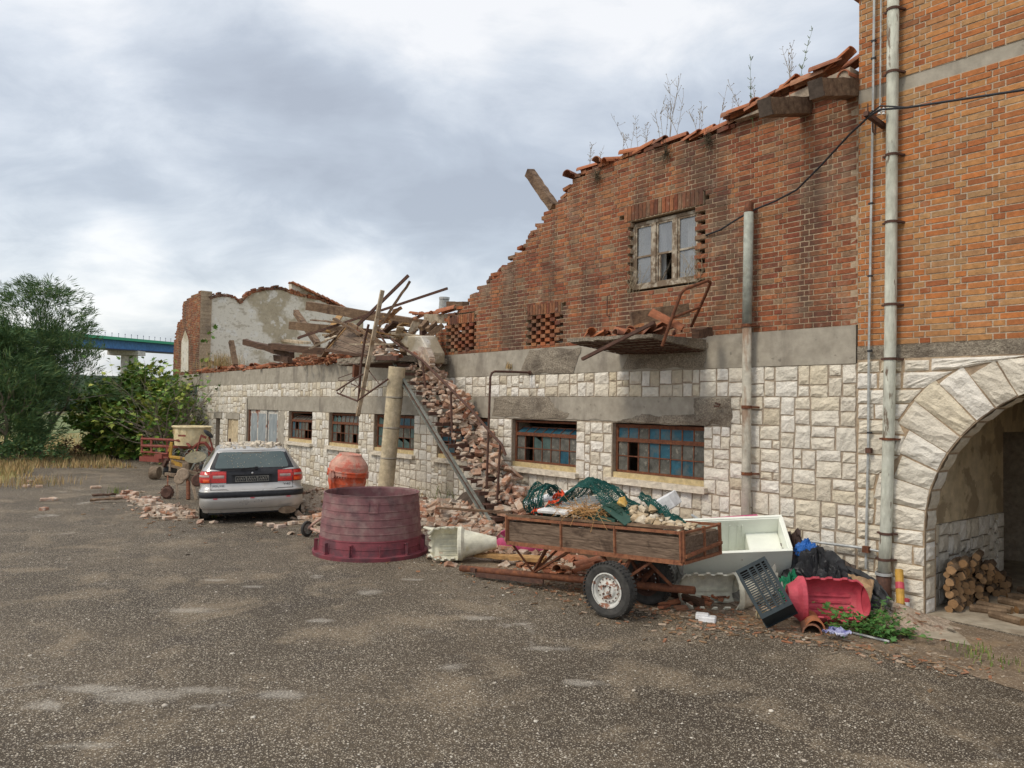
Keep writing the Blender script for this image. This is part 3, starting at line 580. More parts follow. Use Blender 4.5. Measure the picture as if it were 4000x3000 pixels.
# ---------------------------------------------------------------- steel windows of the stone storey
def steel_window(x0, x1, cols, pat, tilt=0, label=None, sill_l=None):
    z0, zt, z1 = 1.19, 1.69, 1.93; Yf = D+.10
    w = MB()
    for a, b, c, d in ((x0,x0+.04,z0,z1),(x1-.04,x1,z0,z1)): w.b2(a, b, Yf-.02, Yf+.02, c, d)
    w.b2(x0+.04,x1-.04,Yf-.02,Yf+.02,z0,z0+.035); w.b2(x0+.04,x1-.04,Yf-.02,Yf+.02,z1-.035,z1); w.b2(x0+.04,x1-.04,Yf-.03,Yf+.025,zt-.03,zt+.03)
    xa, xb = x0+.04, x1-.04; dx = (xb-xa)/cols; zm = (z0+.035+zt-.03)/2
    for k in range(1, cols): w.b2(xa+dx*k-.008, xa+dx*k+.008, Yf-.012, Yf+.012, z0+.035, zt-.03)
    w.b2(xa, xb, Yf-.010, Yf+.010, zm-.008, zm+.008)
    # top lights: hinged at the lower edge when tilted inwards
    R = Matrix.Rotation(-tilt, 3, 'X'); piv = V(0, Yf, zt+.03)
    def T(x, y, z): q = R @ V(0, y-Yf, z-zt-.03); return V(x, q.y+Yf, q.z+zt+.03)
    ztop = z1-.035
    for k in range(0, cols+1): x = xa+dx*k; w.bar(T(x, Yf, zt+.03), T(x, Yf, ztop), .016, .02)
    w.bar(T(xa, Yf, ztop-.01), T(xb, Yf, ztop-.01), .02, .02)
    o = w.build('window', M['rust'], ruin, bevel=0)
    if label: o['label'] = label
    p = MB()
    for r_ in range(3):
        for k in range(cols):
            ch = pat[r_][k % len(pat[r_])]
            if ch == '.': continue
            a, b = xa+dx*k+.008, xa+dx*(k+1)-.008; mi = {'c':0,'b':1,'g':2}[ch]
            c, d = ((zt+.03, ztop), (zm+.008, zt-.03), (z0+.035, zm-.008))[r_]
            j = R0.uniform(-.004,.004)
            if r_ == 0: vs = [T(a,Yf,c), T(b,Yf,c), T(b,Yf+j,d), T(a,Yf,d)]
            else: vs = [V(a,Yf+j,c), V(b,Yf-j,c), V(b,Yf,d), V(a,Yf,d)]
            if ch == 'g' and R0.random() < .4: vs = vs[:2] + [vs[2]*.5+vs[1]*.5] + [vs[3]]
            p.add(vs + [q+V(0,.004,0) for q in vs], [(0,1,2,3),(7,6,5,4),(0,4,5,1),(1,5,6,2),(2,6,7,3),(3,7,4,0)], mi)
    p.build('pane', [M['pane_clear'], M['pane_blue'], M['pane_green']], o)
    s = MB(); s.grid(lambda u, v: V(x0-.08+(x1-x0+.16)*u, D-.10+.02*math.sin(v*3.14)*0+.012*fbm(u*9, v*2), 1.02+.09*v), 14, 2)
    s.b2(x0-.08, x1+.08, D-.095, D+.1, 1.025, 1.107); s.build('window_sill', M['plastic_cream'] if 0 else M['sill'], o, bevel=.012)
    s = MB(); s.b2(x0+.005, x1-.005, D+.02, D+.12, 1.108, 1.188); s.build('sub_sill', M['sill_yellow'], o)
M['sill'] = mat('sill', [(.60,.53,.42),(.70,.64,.54)], scale=5, bump=.4, stain=[((.34,.26,.17), 5, .55, .68, .6)])
M['sill_yellow'] = mat('sill_yellow', [(.50,.39,.20),(.56,.45,.26)], scale=5, bump=.4, stain=[((.3,.22,.13), 5, .55, .68, .6)])
steel_window(-20.75,-19.2,7,['ccccccc','b.bcc.b','bccc..c'], .9, 'rust brown steel window with blue panes on the left of its grid')
steel_window(-18.2,-16.6,7,['ggccccc','gc.cccg','c..cc.c'], .15, 'rust brown steel window with broken dull panes and dark gaps')
steel_window(-15.85,-14.1,6,['gggbbg','gcgccg','gcgggc'], .05, 'rust brown steel window behind the round column')
steel_window(-13.2,-11.5,7,['gbgbgbb','bbgb..b','gb.bb.g'], .05, 'rust brown steel window under the rubble covered stairs')
steel_window(-10.78,-9.1,7,['bbbbbbb','c.ggccc','c.cccbc'], 1.0, 'rust brown steel window with its row of blue top lights tilted in')
steel_window(-8.3,-6.57,8,['bbcbbbbc','c.cbbccc','c.cccbbc'], 0, 'wide rust brown steel window with sixteen panes and many painted blue')
# grey folding door left of the windows
dr = MB(); dr.b2(-23.9,-23.83,D+.02,D+.10,.0,2.04); dr.b2(-21.57,-21.5,D+.02,D+.10,.0,2.04); dr.b2(-23.83,-21.57,D+.02,D+.10,1.95,2.04)
do = dr.build('door', M['rust'], ruin)
dr = MB(); xs = [-23.82,-23.15,-22.38,-21.60]
for k in range(3):
    a, b = xs[k]+.02, xs[k+1]-.02; yy = D+.04 - .03*(k % 2)
    for q in ((a,a+.07,.02,1.94),(b-.07,b,.02,1.94)): dr.b2(q[0],q[1],yy,yy+.04,q[2],q[3])
    dr.b2(a+.07,b-.07,yy,yy+.04,1.84,1.94); dr.b2(a+.07,b-.07,yy,yy+.04,.90,.98); dr.b2(a+.07,b-.07,yy,yy+.04,.02,.10)
dr.build('door_frame', M['shutter_frame'], do)
dr = MB()
for k in range(3): a, b = xs[k]+.09, xs[k+1]-.09; dr.b2(a,b,D+.035-.03*(k % 2),D+.05-.03*(k % 2),.1,1.84)
dr.build('door_panel', M['shutter'], do)
# ---------------------------------------------------------------- brick storey
prof = [(-13.68,3.19),(-13.55,3.42),(-13.2,3.78),(-12.7,4.02),(-12.2,4.26),(-11.64,4.52),(-11.2,4.70),(-10.82,4.92),(-10.45,5.12),(-10.2,5.34),(-9.85,5.50),(-9.62,5.66),(-9.5,5.80),(-9.3,6.0),(-8.7,6.03),(-8.12,6.06),(-7.2,6.04),(-6.9,5.98),(-6.4,5.98),(-5.9,6.06),(-4.41,6.08)]
def interp(pr, x):
    if x <= pr[0][0]: return pr[0][1] if x > pr[0][0]-.01 else -9
    for (a, b), (c, d) in zip(pr, pr[1:]):
        if x <= c: return b + (d-b)*(x-a)/(c-a)
    return pr[-1][1]
UW = (-8.05, -6.68, 3.97, 5.03); VENTS = [(-12.88, -12.02, 3.25), (-10.38, -9.54, 3.23)]
def brickwork(mb, mo, x0, x1, z0, z1, Y, rng, mask, ST=.24, HD=.12, thick=.32, proud=.007):
    r = 0; z = z0
    while z < z1 - .02:
        x = x0 - (0.09 if r % 2 else .27) ; k = r % 2; run = None
        while x < x1:
            w = ST if k % 2 == 0 else HD
            a, b = max(x, x0), min(x+w, x1); x += w; k += 1
            if b - a < .03: continue
            if mask((a+b)/2, z+CO/2, a, b, r):
                dy = rng.uniform(-.003, .004); rot = rng.uniform(-.004, .004)
                mb.box(((a+b)/2, Y - proud + .04 + dy, z + CO/2), (b-a-.015, .08, CO-.015), Matrix.Rotation(rot, 3, 'Y'), 0, .0016, rng)
                if run is None: run = [a, b]
                elif abs(a - run[1]) < 1e-6: run[1] = b
                else: mo.b2(run[0]+.004, run[1]-.004, Y, Y+thick, z, z+CO); run = [a, b]
            elif run: mo.b2(run[0]+.004, run[1]-.004, Y, Y+thick, z, z+CO); run = None
        if run: mo.b2(run[0]+.004, run[1]-.004, Y, Y+thick, z, z+CO)
        z += CO; r += 1
rb = random.Random(21); jag = {}
def ruin_mask(x, z, a, b, r):
    j = jag.setdefault(r, rb.uniform(-.05,.05))
    top = interp(prof, x); top2 = min(interp(prof, a+.02), interp(prof, b-.02))
    if x < -9.4: top += j + .04*math.sin(r*2.1)
    else: top += .03*math.sin(x*7)
    if z > top: return False
    if UW[0]-.0 < x < UW[1]+.0 and UW[2] < z < UW[3]: return False
    if UW[0]-.05 < x < UW[1]+.05 and UW[3] < z < UW[3]+.2: return False
    for va, vb, vz in VENTS:
        if va < x < vb and vz < z < vz+8*CO: return False
        if va-.02 < x < vb+.02 and vz+8*CO < z < vz+8*CO+.19: return False
    return True
bm_, mo_ = MB(), MB()
brickwork(bm_, mo_, -13.7, -4.41, 3.19, 6.2, D, rb, ruin_mask)
# soldier courses over window and vents
def soldiers(x0, x1, z0, h, n, rng, arch=0):
    w = (x1-x0)/n
    for k in range(n):
        x = x0 + w*(k+.5); zz = z0 + arch*(1-((2*(k+.5)/n)-1)**2)
        bm_.box((x, D-.012+.04, zz+h/2), (w-.012, .08, h-.012), Matrix.Rotation(rng.uniform(-.02,.02), 3, 'Y'), 0, .002, rng)
    mo_.b2(x0, x1, D, D+.3, z0, z0+h)
soldiers(UW[0]-.06, UW[1]+.06, UW[3]+.01, .24, 20, rb, .01)
for va, vb, vz in VENTS:
    soldiers(va-.02, vb+.02, vz+8*CO+.005, .185, 12, rb)
    w = (vb-va)/7
    for r in range(8):
        for c in range(7):
            if (r + c) % 2 == 0 and c in (0,2,4,6) and r % 2 == 0 or (c in (1,3,5) and r % 2 == 1): continue
            bm_.box((va+w*(c+.5), D+.045+rb.uniform(-.004,.004), vz+CO*(r+.5)), (w+.004, .13, CO-.008), None, 0, .002, rb)
# toothed jambs of the upper window
for r in range(0, 15):
    z = UW[2] + CO*(r+.5)
    if r % 2:
        bm_.box((UW[0]+.015, D+.05, z), (.07, .10, CO-.012), None, 0, .003, rb); bm_.box((UW[1]-.015, D+.05, z), (.07, .10, CO-.012), None, 0, .003, rb)
# loosened bricks along the broken slope
for k in range(46):
    x = rb.uniform(-13.4,-9.35); z = interp(prof, x)
    bm_.box((x+rb.uniform(-.03,.05), D+rb.uniform(.02,.25), z+rb.uniform(-.01,.05)), (rb.choice((.22,.12,.17)), .11, .055), Matrix.Rotation(rb.uniform(-.35,.2), 3, 'Y') @ Matrix.Rotation(rb.uniform(-.5,.5), 3, 'Z'), 0, .004, rb)
for k in range(40):
    x = rb.uniform(-9.3,-6.0); z = interp(prof, x)
    bm_.box((x, D+rb.uniform(.0,.2), z+rb.uniform(.0,.04)), (rb.choice((.22,.12)), .11, .055), Matrix.Rotation(rb.uniform(-.08,.08), 3, 'Y') @ Matrix.Rotation(rb.uniform(-.3,.3), 3, 'Z'), 0, .003, rb)
mo_.b2(-4.50,-4.412,D-.004,D+.3,3.19,6.05)
bm_.build('brick_wall', M['brick'], ruin); mo_.build('brick_mortar', M['mortar'], ruin)
# upper window
wd_ = MB(); x0, x1, z0, z1 = UW[0]+.05, UW[1]-.05, UW[2]+.02, UW[3]-.02; Yw = D+.10
wd_.b2(x0,x0+.05,Yw-.03,Yw+.03,z0,z1); wd_.b2(x1-.05,x1,Yw-.03,Yw+.03,z0,z1); wd_.b2(x0+.05,x1-.05,Yw-.03,Yw+.03,z1-.045,z1); wd_.b2(x0+.05,x1-.05,Yw-.035,Yw+.03,z0,z0+.06)
xs = [x0+.05, x0+.43, x0+.83, x1-.05]
for k in (1, 2): wd_.b2(xs[k]-.04, xs[k]+.04, Yw-.04, Yw+.03, z0+.06, z1-.045)
o = wd_.build('window', M['paint_peel'], ruin); o['label'] = 'upstairs wooden window with peeling pale paint and torn curtains'
wd_ = MB()
zmid = z0 + .48
for k in range(3):
    a, b = xs[k]+(.04 if k else 0), xs[k+1]-(.04 if k < 2 else 0)
    for q in ((a,a+.03,z0+.06,z1-.045),(b-.03,b,z0+.06,z1-.045)): wd_.b2(q[0],q[1],Yw-.02,Yw+.015,q[2],q[3])
    for zz in (z0+.06, z1-.075, zmid): wd_.b2(a+.03,b-.03,Yw-.02,Yw+.015,zz,zz+.028)
wd_.bar(V(xs[1]+.10, Yw+.02, z0+.07), V(xs[1]+.12, Yw+.25, z0+.46), .03, .02); wd_.b2(xs[1]+.08, xs[1]+.11, Yw-.01, Yw+.02, z0+.09, zmid); wd_.build('casement', M['paint_peel'], o)
wd_ = MB()
for k in range(3):
    a, b = xs[k]+.05, xs[k+1]-.05
    for c, d in ((z0+.08, zmid), (zmid+.02, z1-.06)):
        if k == 1 and c < zmid-.1: continue
        wd_.b2(a, b, Yw-.004, Yw, c, d)
M['pane_glass'] = mat('pane_glass', [(.35,.38,.42),(.45,.48,.5)], scale=2, rough=.08, bump=.02, spec=1, var=.05, alpha=.42)
wd_.build('pane', M['pane_glass'], o)
wd_ = MB()
for a, b, s_ in ((xs[1]+.01, xs[1]+.12, 0), (xs[2]+.10, xs[2]+.28, 1), (xs[1]+.22, xs[2]-.02, 2)):
    wd_.grid(lambda u, v: V(a+(b-a)*u, Yw+.12+.02*math.sin(u*22+v*2), z0+.05+(z1-z0-.08)*v), 16, 6)
wd_.build('curtain', M['curtain'], o)
# rooms behind: floors, ceilings, back walls keep the inside dark
mb = MB()
mb.b2(-29.0,-4.4,D+.42,17,2.80,3.16)
mb.build('floor_slab', M['concrete'], ruin)
mb = MB(); mb.b2(-29.0,-4.4,16.8,17,0,2.8); mb.b2(-29.05,-28.8,D+.42,16.8,0,2.8); mb.b2(-4.7,-4.45,D+.42,16.8,0,2.8); mb.b2(-13.35,-9.3,D+.42,D+.5,3.2,3.68); mb.b2(-12.95,-9.3,D+.42,D+.5,3.68,3.84); mb.b2(-12.95,-9.3,D+.33,D+.5,3.84,3.88); mb.b2(-8.9,-5.6,D+1.9,D+2.0,3.2,5.9); mb.b2(-8.95,-8.85,D+.32,D+2,3.2,5.9); mb.b2(-5.6,-5.5,D+.32,D+2,3.2,5.9); mb.b2(-9.0,-5.5,D+.32,D+2.1,5.62,5.68)
mb.build('inner_wall', M['plaster'], ruin)
# porch at the far left: post and dark doorway under the band
mb = MB(); mb.b2(-31.55,-31.2,D,D+.35,0,2.74); mb.b2(-31.2,-29.1,D+1.0,D+1.2,0,2.74); mb.build('porch', M['mortar_dark'], ruin)
# gable wall
def gy(px, py): p = XP(px, py, -29.1); return (p.y, p.z)
gt = [gy(*q) for q in ((786,1168),(803,1166),(850,1152),(882,1150),(912,1158),(936,1178),(940,1176),(975,1140),(1040,1126),(1099,1124),(1142,1142),(1170,1150),(1251,1166),(1338,1205),(1420,1245))]
gt[0] = (8.76, gt[0][1]); 
poly = [(8.76, 3.16)] + gt + [(gt[-1][0], 3.16)]
mb = MB(); mb.prism(poly, -29.1, -29.45, 'X'); mb.build('gable_wall', M['plaster'], ruin)
bb, mm_ = MB(), MB(); rg = random.Random(31)
# brick coping along the broken top of the gable, and the brick stub at its front edge
for (a, b), (c, d) in zip(gt, gt[1:]):
    L = math.hypot(c-a, d-b); n = max(1, int(L/.11)); sl = math.atan2(d-b, c-a)
    for k in range(n):
        t = (k+.5)/n
        for lay in range(rg.choice((2,2,3))):
            bb.box((-29.2+rg.uniform(-.06,.06), a+(c-a)*t+rg.uniform(-.03,.03), b+(d-b)*t-.05+lay*.06), (.30, .12, .058), Matrix.Rotation(sl+rg.uniform(-.1,.1), 3, 'X'), 0, .006, rg)
st = [(-32.3,3.19),(-32.28,4.6),(-32.15,4.62),(-32.12,4.9),(-31.95,5.0),(-31.9,5.3),(-31.35,5.32),(-31.3,5.9),(-30.9,6.1),(-30.2,6.15),(-29.1,6.2)]
def stub_mask(x, z, a, b, r): return z < interp(st, x) + .03*math.sin(r*1.9)
brickwork(bb, mm_, -32.3, -29.02, 3.19, 6.3, D, rg, stub_mask, thick=.4)
# exposed brick return at the front of the gable plane
mb2 = MB(); mb2.b2(-29.1, -29.06, 8.76, 8.98, 3.19, 5.9); 
for r in range(44):
    z = 3.19 + r*CO
    if z > 6.0: break
    y = 8.76
    for w in ((.24, .10) if r % 2 else (.12, .18)): bb.box((-29.095, y+w/2, z+CO/2), (.04, w-.012, CO-.012), None, 0, .003, rg); y += w
bb.build('gable_brickwork', M['brick'], ruin); mm_.build('gable_mortar', M['mortar'], ruin)
mb = MB(); patch(mb, [(-31.2,3.3),(-30.2,3.3),(-30.3,4.5),(-30.75,4.9),(-31.2,4.5)], D-.02, .01); mb.build('render_patch', M['plaster'], ruin)
# remnant of tiled roof on the gable
M['tile'].node_tree  # (tile material shared below)
def half_tile(mb, p, q, r0, r1, rng, th=.012, flip=False, n=7):
    """barrel tile from p to q (ridge line), radius r0 -> r1"""
    p, q = Vector(p), Vector(q); d = (q-p).normalized(); side = d.cross(V(0,0,1)).normalized(); up = side.cross(d).normalized()
    if flip: up = -up
    vs = []
    for c, r in ((p, r0), (q, r1)):
        for rr_ in (r, r-th):
            for k in range(n+1):
                w = math.pi*k/n; vs.append(c + side*math.cos(w)*rr_ + up*(math.sin(w)*rr_ - r))
    m = n+1; fs = []
    for k in range(n):
        fs += [(k, k+1, 2*m+k+1, 2*m+k), (m+k+1, m+k, 3*m+k, 3*m+k+1), (k+1, k, m+k, m+k+1), (2*m+k, 2*m+k+1, 3*m+k+1, 3*m+k)]
    fs += [(0, 2*m, 3*m, m), (n, m+n, 3*m+n, 2*m+n)]
    mb.add(vs, fs)
mb = MB(); a, b = XP(1139,1112,-29.1), XP(1345,1210,-29.1)
for k in range(11):
    t0, t1 = k/11, (k+1.25)/11
    for off in (0, -.18, .16): half_tile(mb, V(-29.15+off, a.y+(b.y-a.y)*t1, a.z+(b.z-a.z)*t1 + .10+rg.uniform(-.01,.02)), V(-29.15+off, a.y+(b.y-a.y)*t0, a.z+(b.z-a.z)*t0 + .14+rg.uniform(-.01,.02)), .085, .075, rg)
mb.build('roof_tiles', M['tile'], ruin)
mb = MB(); pz = [gy(1139,1108), gy(1175,1112), gy(1251,1158), gy(1338,1212), gy(1300,1200), gy(1240,1172), gy(1170,1152), gy(1142,1145)]
mb.prism(pz, -29.12, -29.4, 'X'); mb.build('roof_edge', M['plaster'], ruin)
# rubble brick wall stump on the slab, left of the landing
mb, mm_ = MB(), MB()
p0, p1 = W(1080,1440,9.3), W(1180,1385,9.3)
def stump(x, z, a, b, r): return z < 3.2 + max(0, (x - p0.x)/(p1.x-p0.x))*.42 and x < p1.x + 1.2
brickwork(mb, mm_, p0.x, p1.x+1.0, 3.19, 3.62, 9.3, rg, stump, thick=.2); mb.build('brick_stump', M['brick'], ruin); mm_.build('stump_mortar', M['mortar'], ruin)

# ================================================================ TOWER
TY = D-.03
tower = thing('brick_tower', 'tall red brick building with stone ground floor and round stone archway', 'building', (-2, D, 0))
TX0, TX1 = -4.40, 1.4
rt = random.Random(41); tb, tm = MB(), MB()
brickwork(tb, tm, TX0, TX1, 2.93, 5.77, TY, rt, lambda x, z, a, b, r: True); brickwork(tb, tm, TX0, TX1, 5.94, 7.02, TY, rt, lambda x, z, a, b, r: True)
tb.build('brick_wall', M['brick_tower'], tower); tm.build('brick_mortar', M['mortar_tower'], tower)
mb = MB(); mb.b2(TX0, TX1, TY+.004, TY+.3, 5.772, 5.938); mb.build('render_band', M['concrete'], tower)
mb = MB(); mb.grid(lambda u, v: V(TX0+(TX1-TX0)*u, TY-.012*abs(fbm(u*40, v*3)), 2.78+.148*v), 120, 4); mb.b2(TX0, TX1, TY+.006, TY+.3, 2.782, 2.926); mb.build('pebble_band', M['concrete_rough'], tower)
mb = MB(); mb.b2(TX0-.06, TX1, TY-.06, 13, 7.05, 7.12); mb.build('eaves', M['tile'], tower)
mb = MB(); mb.b2(TX0+.005, TX0+.3, TY+.31, 13, 3.1, 7.02); mb.build('side_wall', M['mortar'], tower)
mb = MB(); mb.b2(TX1-.3, TX1, TY+.31, 13, 0, 7.02); mb.build('side_wall', M['mortar'], tower)
# arch
AC, AZ, AR = -2.02, .90, 1.63; RO = 2.10
mb = MB()
nv_ = 23
def ring_pt(r, w): return (AC - r*math.cos(w), AZ + r*math.sin(w))
def dstone(mb, quad, rng, depth=.26, prot=.028, nu=6, nv=5): stone(mb, quad, TY, rng, depth=depth, nu=nu, nv=nv, prot=prot, gap=.013)
ros = []
for k in range(nv_):
    w0, w1 = math.pi*k/nv_, math.pi*(k+1)/nv_; ro = rt.uniform(2.02, 2.34); 
    wm = (w0+w1)/2
    ro0 = min(ro, (2.755-AZ)/max(.05, math.sin(w0))); ro1 = min(ro, (2.755-AZ)/max(.05, math.sin(w1)))
    ro0 = min(ro0, (AC-TX0)/max(.05, math.cos(w0)) if math.cos(w0) > 0 else 9) ; ro1 = min(ro1, (AC-TX0)/max(.05, math.cos(w1)) if math.cos(w1) > 0 else 9)
    ros.append((w0, w1, ro0, ro1))
    dstone(mb, (ring_pt(ro0, w0), ring_pt(AR, w0), ring_pt(AR, w1), ring_pt(ro1, w1)), rt, depth=.28, prot=.035)
# coursed stones between ring and seam; courses 0.17-0.26 high, cut along the ring
z = 0.0; hs = []
while z < 2.76:
    h = rt.uniform(.15,.25)
    if z < AZ and z+h > AZ-.07: h = AZ - z
    if z < 2.76 and 2.76-(z+h) < .13: h = 2.76-z
    hs.append((z, z+h)); z += h
def ring_x(zz, side):
    if zz <= AZ+.001: return AC + side*AR
    w = math.asin(min(1, (zz-AZ)/2.9)); best = None
    # outer boundary of the ring at this height
    for k in range(400):
        ww = math.pi/2*k/400; wq = ww if side < 0 else math.pi-ww
        for a_, b_, r0_, r1_ in ros:
            if a_ <= wq <= b_:
                rr_ = r0_ + (r1_-r0_)*(wq-a_)/(b_-a_)
                if AZ + rr_*math.sin(wq) >= zz: return AC - rr_*math.cos(wq)
    return AC
for za, zb in hs:
    for side in (-1, 1):
        ea, eb = ring_x(za+.004, side), ring_x(zb-.004, side)
        if za < AZ-.01: ea = eb = AC + side*AR
        xo = TX0 if side < 0 else TX1
        if side < 0: x, xe = xo, min(ea, eb)
        else: x, xe = max(ea, eb), xo
        seg = [x]
        while xe - seg[-1] > .42: seg.append(seg[-1] + rt.uniform(.2,.42))
        if xe - seg[-1] < .1 and len(seg) > 1: seg.pop()
        seg.append(xe)
        for i in range(len(seg)-1):
            a, b = seg[i], seg[i+1]; q = [[a,za],[b,za],[b,zb],[a,zb]]
            if side < 0 and i == len(seg)-2: q[1][0] = ea; q[2][0] = eb
            if side > 0 and i == 0: q[0][0] = ea; q[3][0] = eb
            dstone(mb, q, rt, depth=.28 if za < AZ else .05)
mb.build('stone_facing', M['stone'], tower)
# jamb reveal and soffit stones (facing the passage)
mb = MB()
def sof(w, y, rr_): return V(AC - rr_*math.cos(w), y, AZ + rr_*math.sin(w))
for k in range(nv_):
    w0, w1 = math.pi*k/nv_+.008, math.pi*(k+1)/nv_-.008
    mb.grid(lambda u, v: sof(w0+(w1-w0)*u, TY+.03+.22*v, AR - (0 if min(u,1-u) < .01 else .006+.01*rt.random())), 4, 3)
zz = 0
while zz < AZ-.05:
    h = min(rt.uniform(.14,.24), AZ-zz)
    mb.grid(lambda u, v: V(AC-AR+(.0 if min(u,1-u,v,1-v) < .01 else .012+.012*rt.random()), TY+.03+.22*u, zz+.008+(h-.016)*v), 4, 4); zz += h
mb.build('arch_soffit', M['stone'], tower)
mb = MB(); n = 40
outer = [(TX0, 0), (AC-AR-.004, 0)] + [(AC-(AR+.004)*math.cos(math.pi*k/n), AZ+(AR+.004)*math.sin(math.pi*k/n)) for k in range(n+1)] + [(AC+AR+.004, 0), (TX1, 0), (TX1, 2.78), (TX0, 2.78)]
mb.prism(outer, TY, TY+.29, 'Y'); mb.build('wall_core', M['mortar'], tower)
# passage room behind the arch
mb = MB(); LX = AC-AR-.09
mb.b2(LX-.2, LX, TY+.30, 11.25, .92, 3.0); mb.b2(LX-.2, LX, 11.25, 13.0, 1.95, 3.0); mb.b2(LX-.2, LX, 13.0, 17, .0, 3.0); mb.b2(LX, 1.2, 16.8, 17, 0, 3.0); mb.b2(.9, 1.1, TY+.3, 16.8, 0, 3.0); mb.b2(LX-.2, 1.2, TY+.30, 17, 3.0, 3.1)
mb.build('passage_wall', M['plaster_in'], tower)
mb = MB(); rr = random.Random(43); o_ = []
x = TY+.32
while x < 11.25:
    w = min(rr.uniform(.5,.9), 11.25-x); split(x, x+w, 0, .92, rr, o_, .4); x += w
vs_mb = MB()
for a, b, c, d in o_: stone(vs_mb, ((a,c),(b,c),(b,d),(a,d)), 0, rr, depth=.1, nu=3, nv=3, prot=.02)
mb.v = [(LX - y, x_, z_) for x_, y, z_ in vs_mb.v]; mb.f = vs_mb.f; mb.m = vs_mb.m
mb.build('passage_stone', M['stone'], tower)
mb = MB(); mb.b2(LX-.2, LX-.02, TY+.3, 11.25, 0, .92); mb.build('passage_core', M['mortar_dark'], tower)
mb = MB(); mb.b2(LX-.6, 1.2, TY+.02, 17, -.03, .012); mb.build('passage_floor', M['apron'], tower)
mb = MB(); mb.b2(LX-2.6,LX-2.5,11.1,13.2,0,2.5); mb.b2(LX-2.5,LX-.2,11.1,11.2,0,2.5); mb.b2(LX-2.5,LX-.2,13.1,13.2,0,2.5); mb.b2(LX-2.6,LX-.2,11.1,13.2,2.5,2.6); mb.build('side_room', M['mortar_dark'], tower)
# ================================================================ shared object makers
def lerp(a, b, t_): return a + (b-a)*t_
def Z4(x, y, Y): return W(1100 + x/2.765, 1000 + y/2.765, Y)
def Z2(x, y, Y): return W(600 + x/2.765, 1050 + y/2.765, Y)
def single(name, mb, m, label, cat, group=None, loc=None, **k):
    if loc is None:
        xs = [p[0] for p in mb.v]; ys = [p[1] for p in mb.v]; zs = [p[2] for p in mb.v]
        loc = ((min(xs)+max(xs))/2, (min(ys)+max(ys))/2, min(zs))
    mb.v = [(x-loc[0], y-loc[1], z-loc[2]) for x, y, z in mb.v]
    o = mb.build(name, m, **k); o.location = loc; return tag(o, label, cat, group)
def rotm(rng, ax=.5): return (rng.uniform(-ax, ax), rng.uniform(-ax, ax), rng.uniform(0, 6.28))
# ================================================================ ROUND RED TUB
t = thing('upturned_tub', 'big upside down dusty dark red plastic tub standing on the asphalt', 'tub', (-10.13, 5.58, 0))
mb = MB(); H_ = .88; RB, RT = .735, .665
prof_ = [(RB+.075, .0), (RB+.08, .05), (RB+.055, .055)]
prof_ += [(RB+.005, .057)]
nb = 8
for k in range(nb):
    z0 = .057 + (H_-.057)*k/nb; z1 = .057 + (H_-.057)*(k+1)/nb
    r0 = RB + (RT-RB)*(z0/H_); r1 = RB + (RT-RB)*(z1/H_)
    prof_ += [(r0+.002, z0+.004), (r1+.002, z1-.022), (r1+.007, z1-.018), (r1+.007, z1-.006), (r1+.002, z1-.003)]
prof_ += [(RT+.012, H_+.004), (RT-.006, H_+.006), (RT-.012, H_-.02), (RB-.02, .03)]
mb.lathe([(r*1.03, z) for r, z in prof_[14:]], 72, (-10.13, 5.58, 0)); mb.build('tub_wall', M['tub_red'], t, smooth=False)
mb = MB(); mb.lathe([(r*1.03, z) for r, z in prof_[:15]], 72, (-10.13, 5.58, 0)); mb.build('tub_foot', M['tub_base'], t, smooth=False)
mb = MB()
for k in range(12):
    mb = MB(); w = 2*math.pi*k/12 + .18; c = V(math.cos(w), math.sin(w), 0)*(RB*1.03+.03); R = Matrix.Rotation(w, 3, 'Z')
    mb.box(V(-10.13, 5.58, .13) + c, (.055, .012, .17), R); mb.box(V(-10.13, 5.58, .215) + c*.985, (.05, .05, .012), R) if k % 2 == 0 else None
    mb.build('rib', M['tub_base'], t)
mb = MB(); a = math.atan2(-5.58, 10.13) + .03
for dx in (-.09, .09): 
    w = a + dx; c = V(math.cos(w), math.sin(w), 0)*(RT*1.03+.022); mb.box(V(-10.13, 5.58, .74)+c, (.012, .012, .17), Matrix.Rotation(w, 3, 'Z'))
mb.tube([V(-10.13, 5.58, .655) + V(math.cos(a+d), math.sin(a+d), 0)*(RT*1.03+.026) for d in (-.09,-.045,0,.045,.09)], .008, 6)
mb.build('moulded_panel', M['tub_red'], t)
# ================================================================ COLUMN
c0, c1 = W(1502, 1950, 7.5), W(1552, 1432, 7.5); c0 = c0 + (c0-c1)*((c0.z)/(c1.z-c0.z)); c0.z = -.02
t = thing('round_column', 'tall beige cement pipe column holding up the landing', 'column', (c0.x, c0.y, 0))
mb = MB(); n = 5
for k in range(n):
    p, q = c0 + (c1-c0)*(k/n), c0 + (c1-c0)*((k+1)/n - .004); mb.tube([p, q], .142, 28, rs=[.148+.003*k, .150+.003*k])
mb.build('shaft', M['col_cement'], t, smooth=False)
mb = MB()
for k in range(1, n): p = c0 + (c1-c0)*(k/n); mb.tube([p - V(0,0,.012), p + V(0,0,.012)], .151+.003*k, 28)
mb.build('joint_ring', M['concrete'], t)
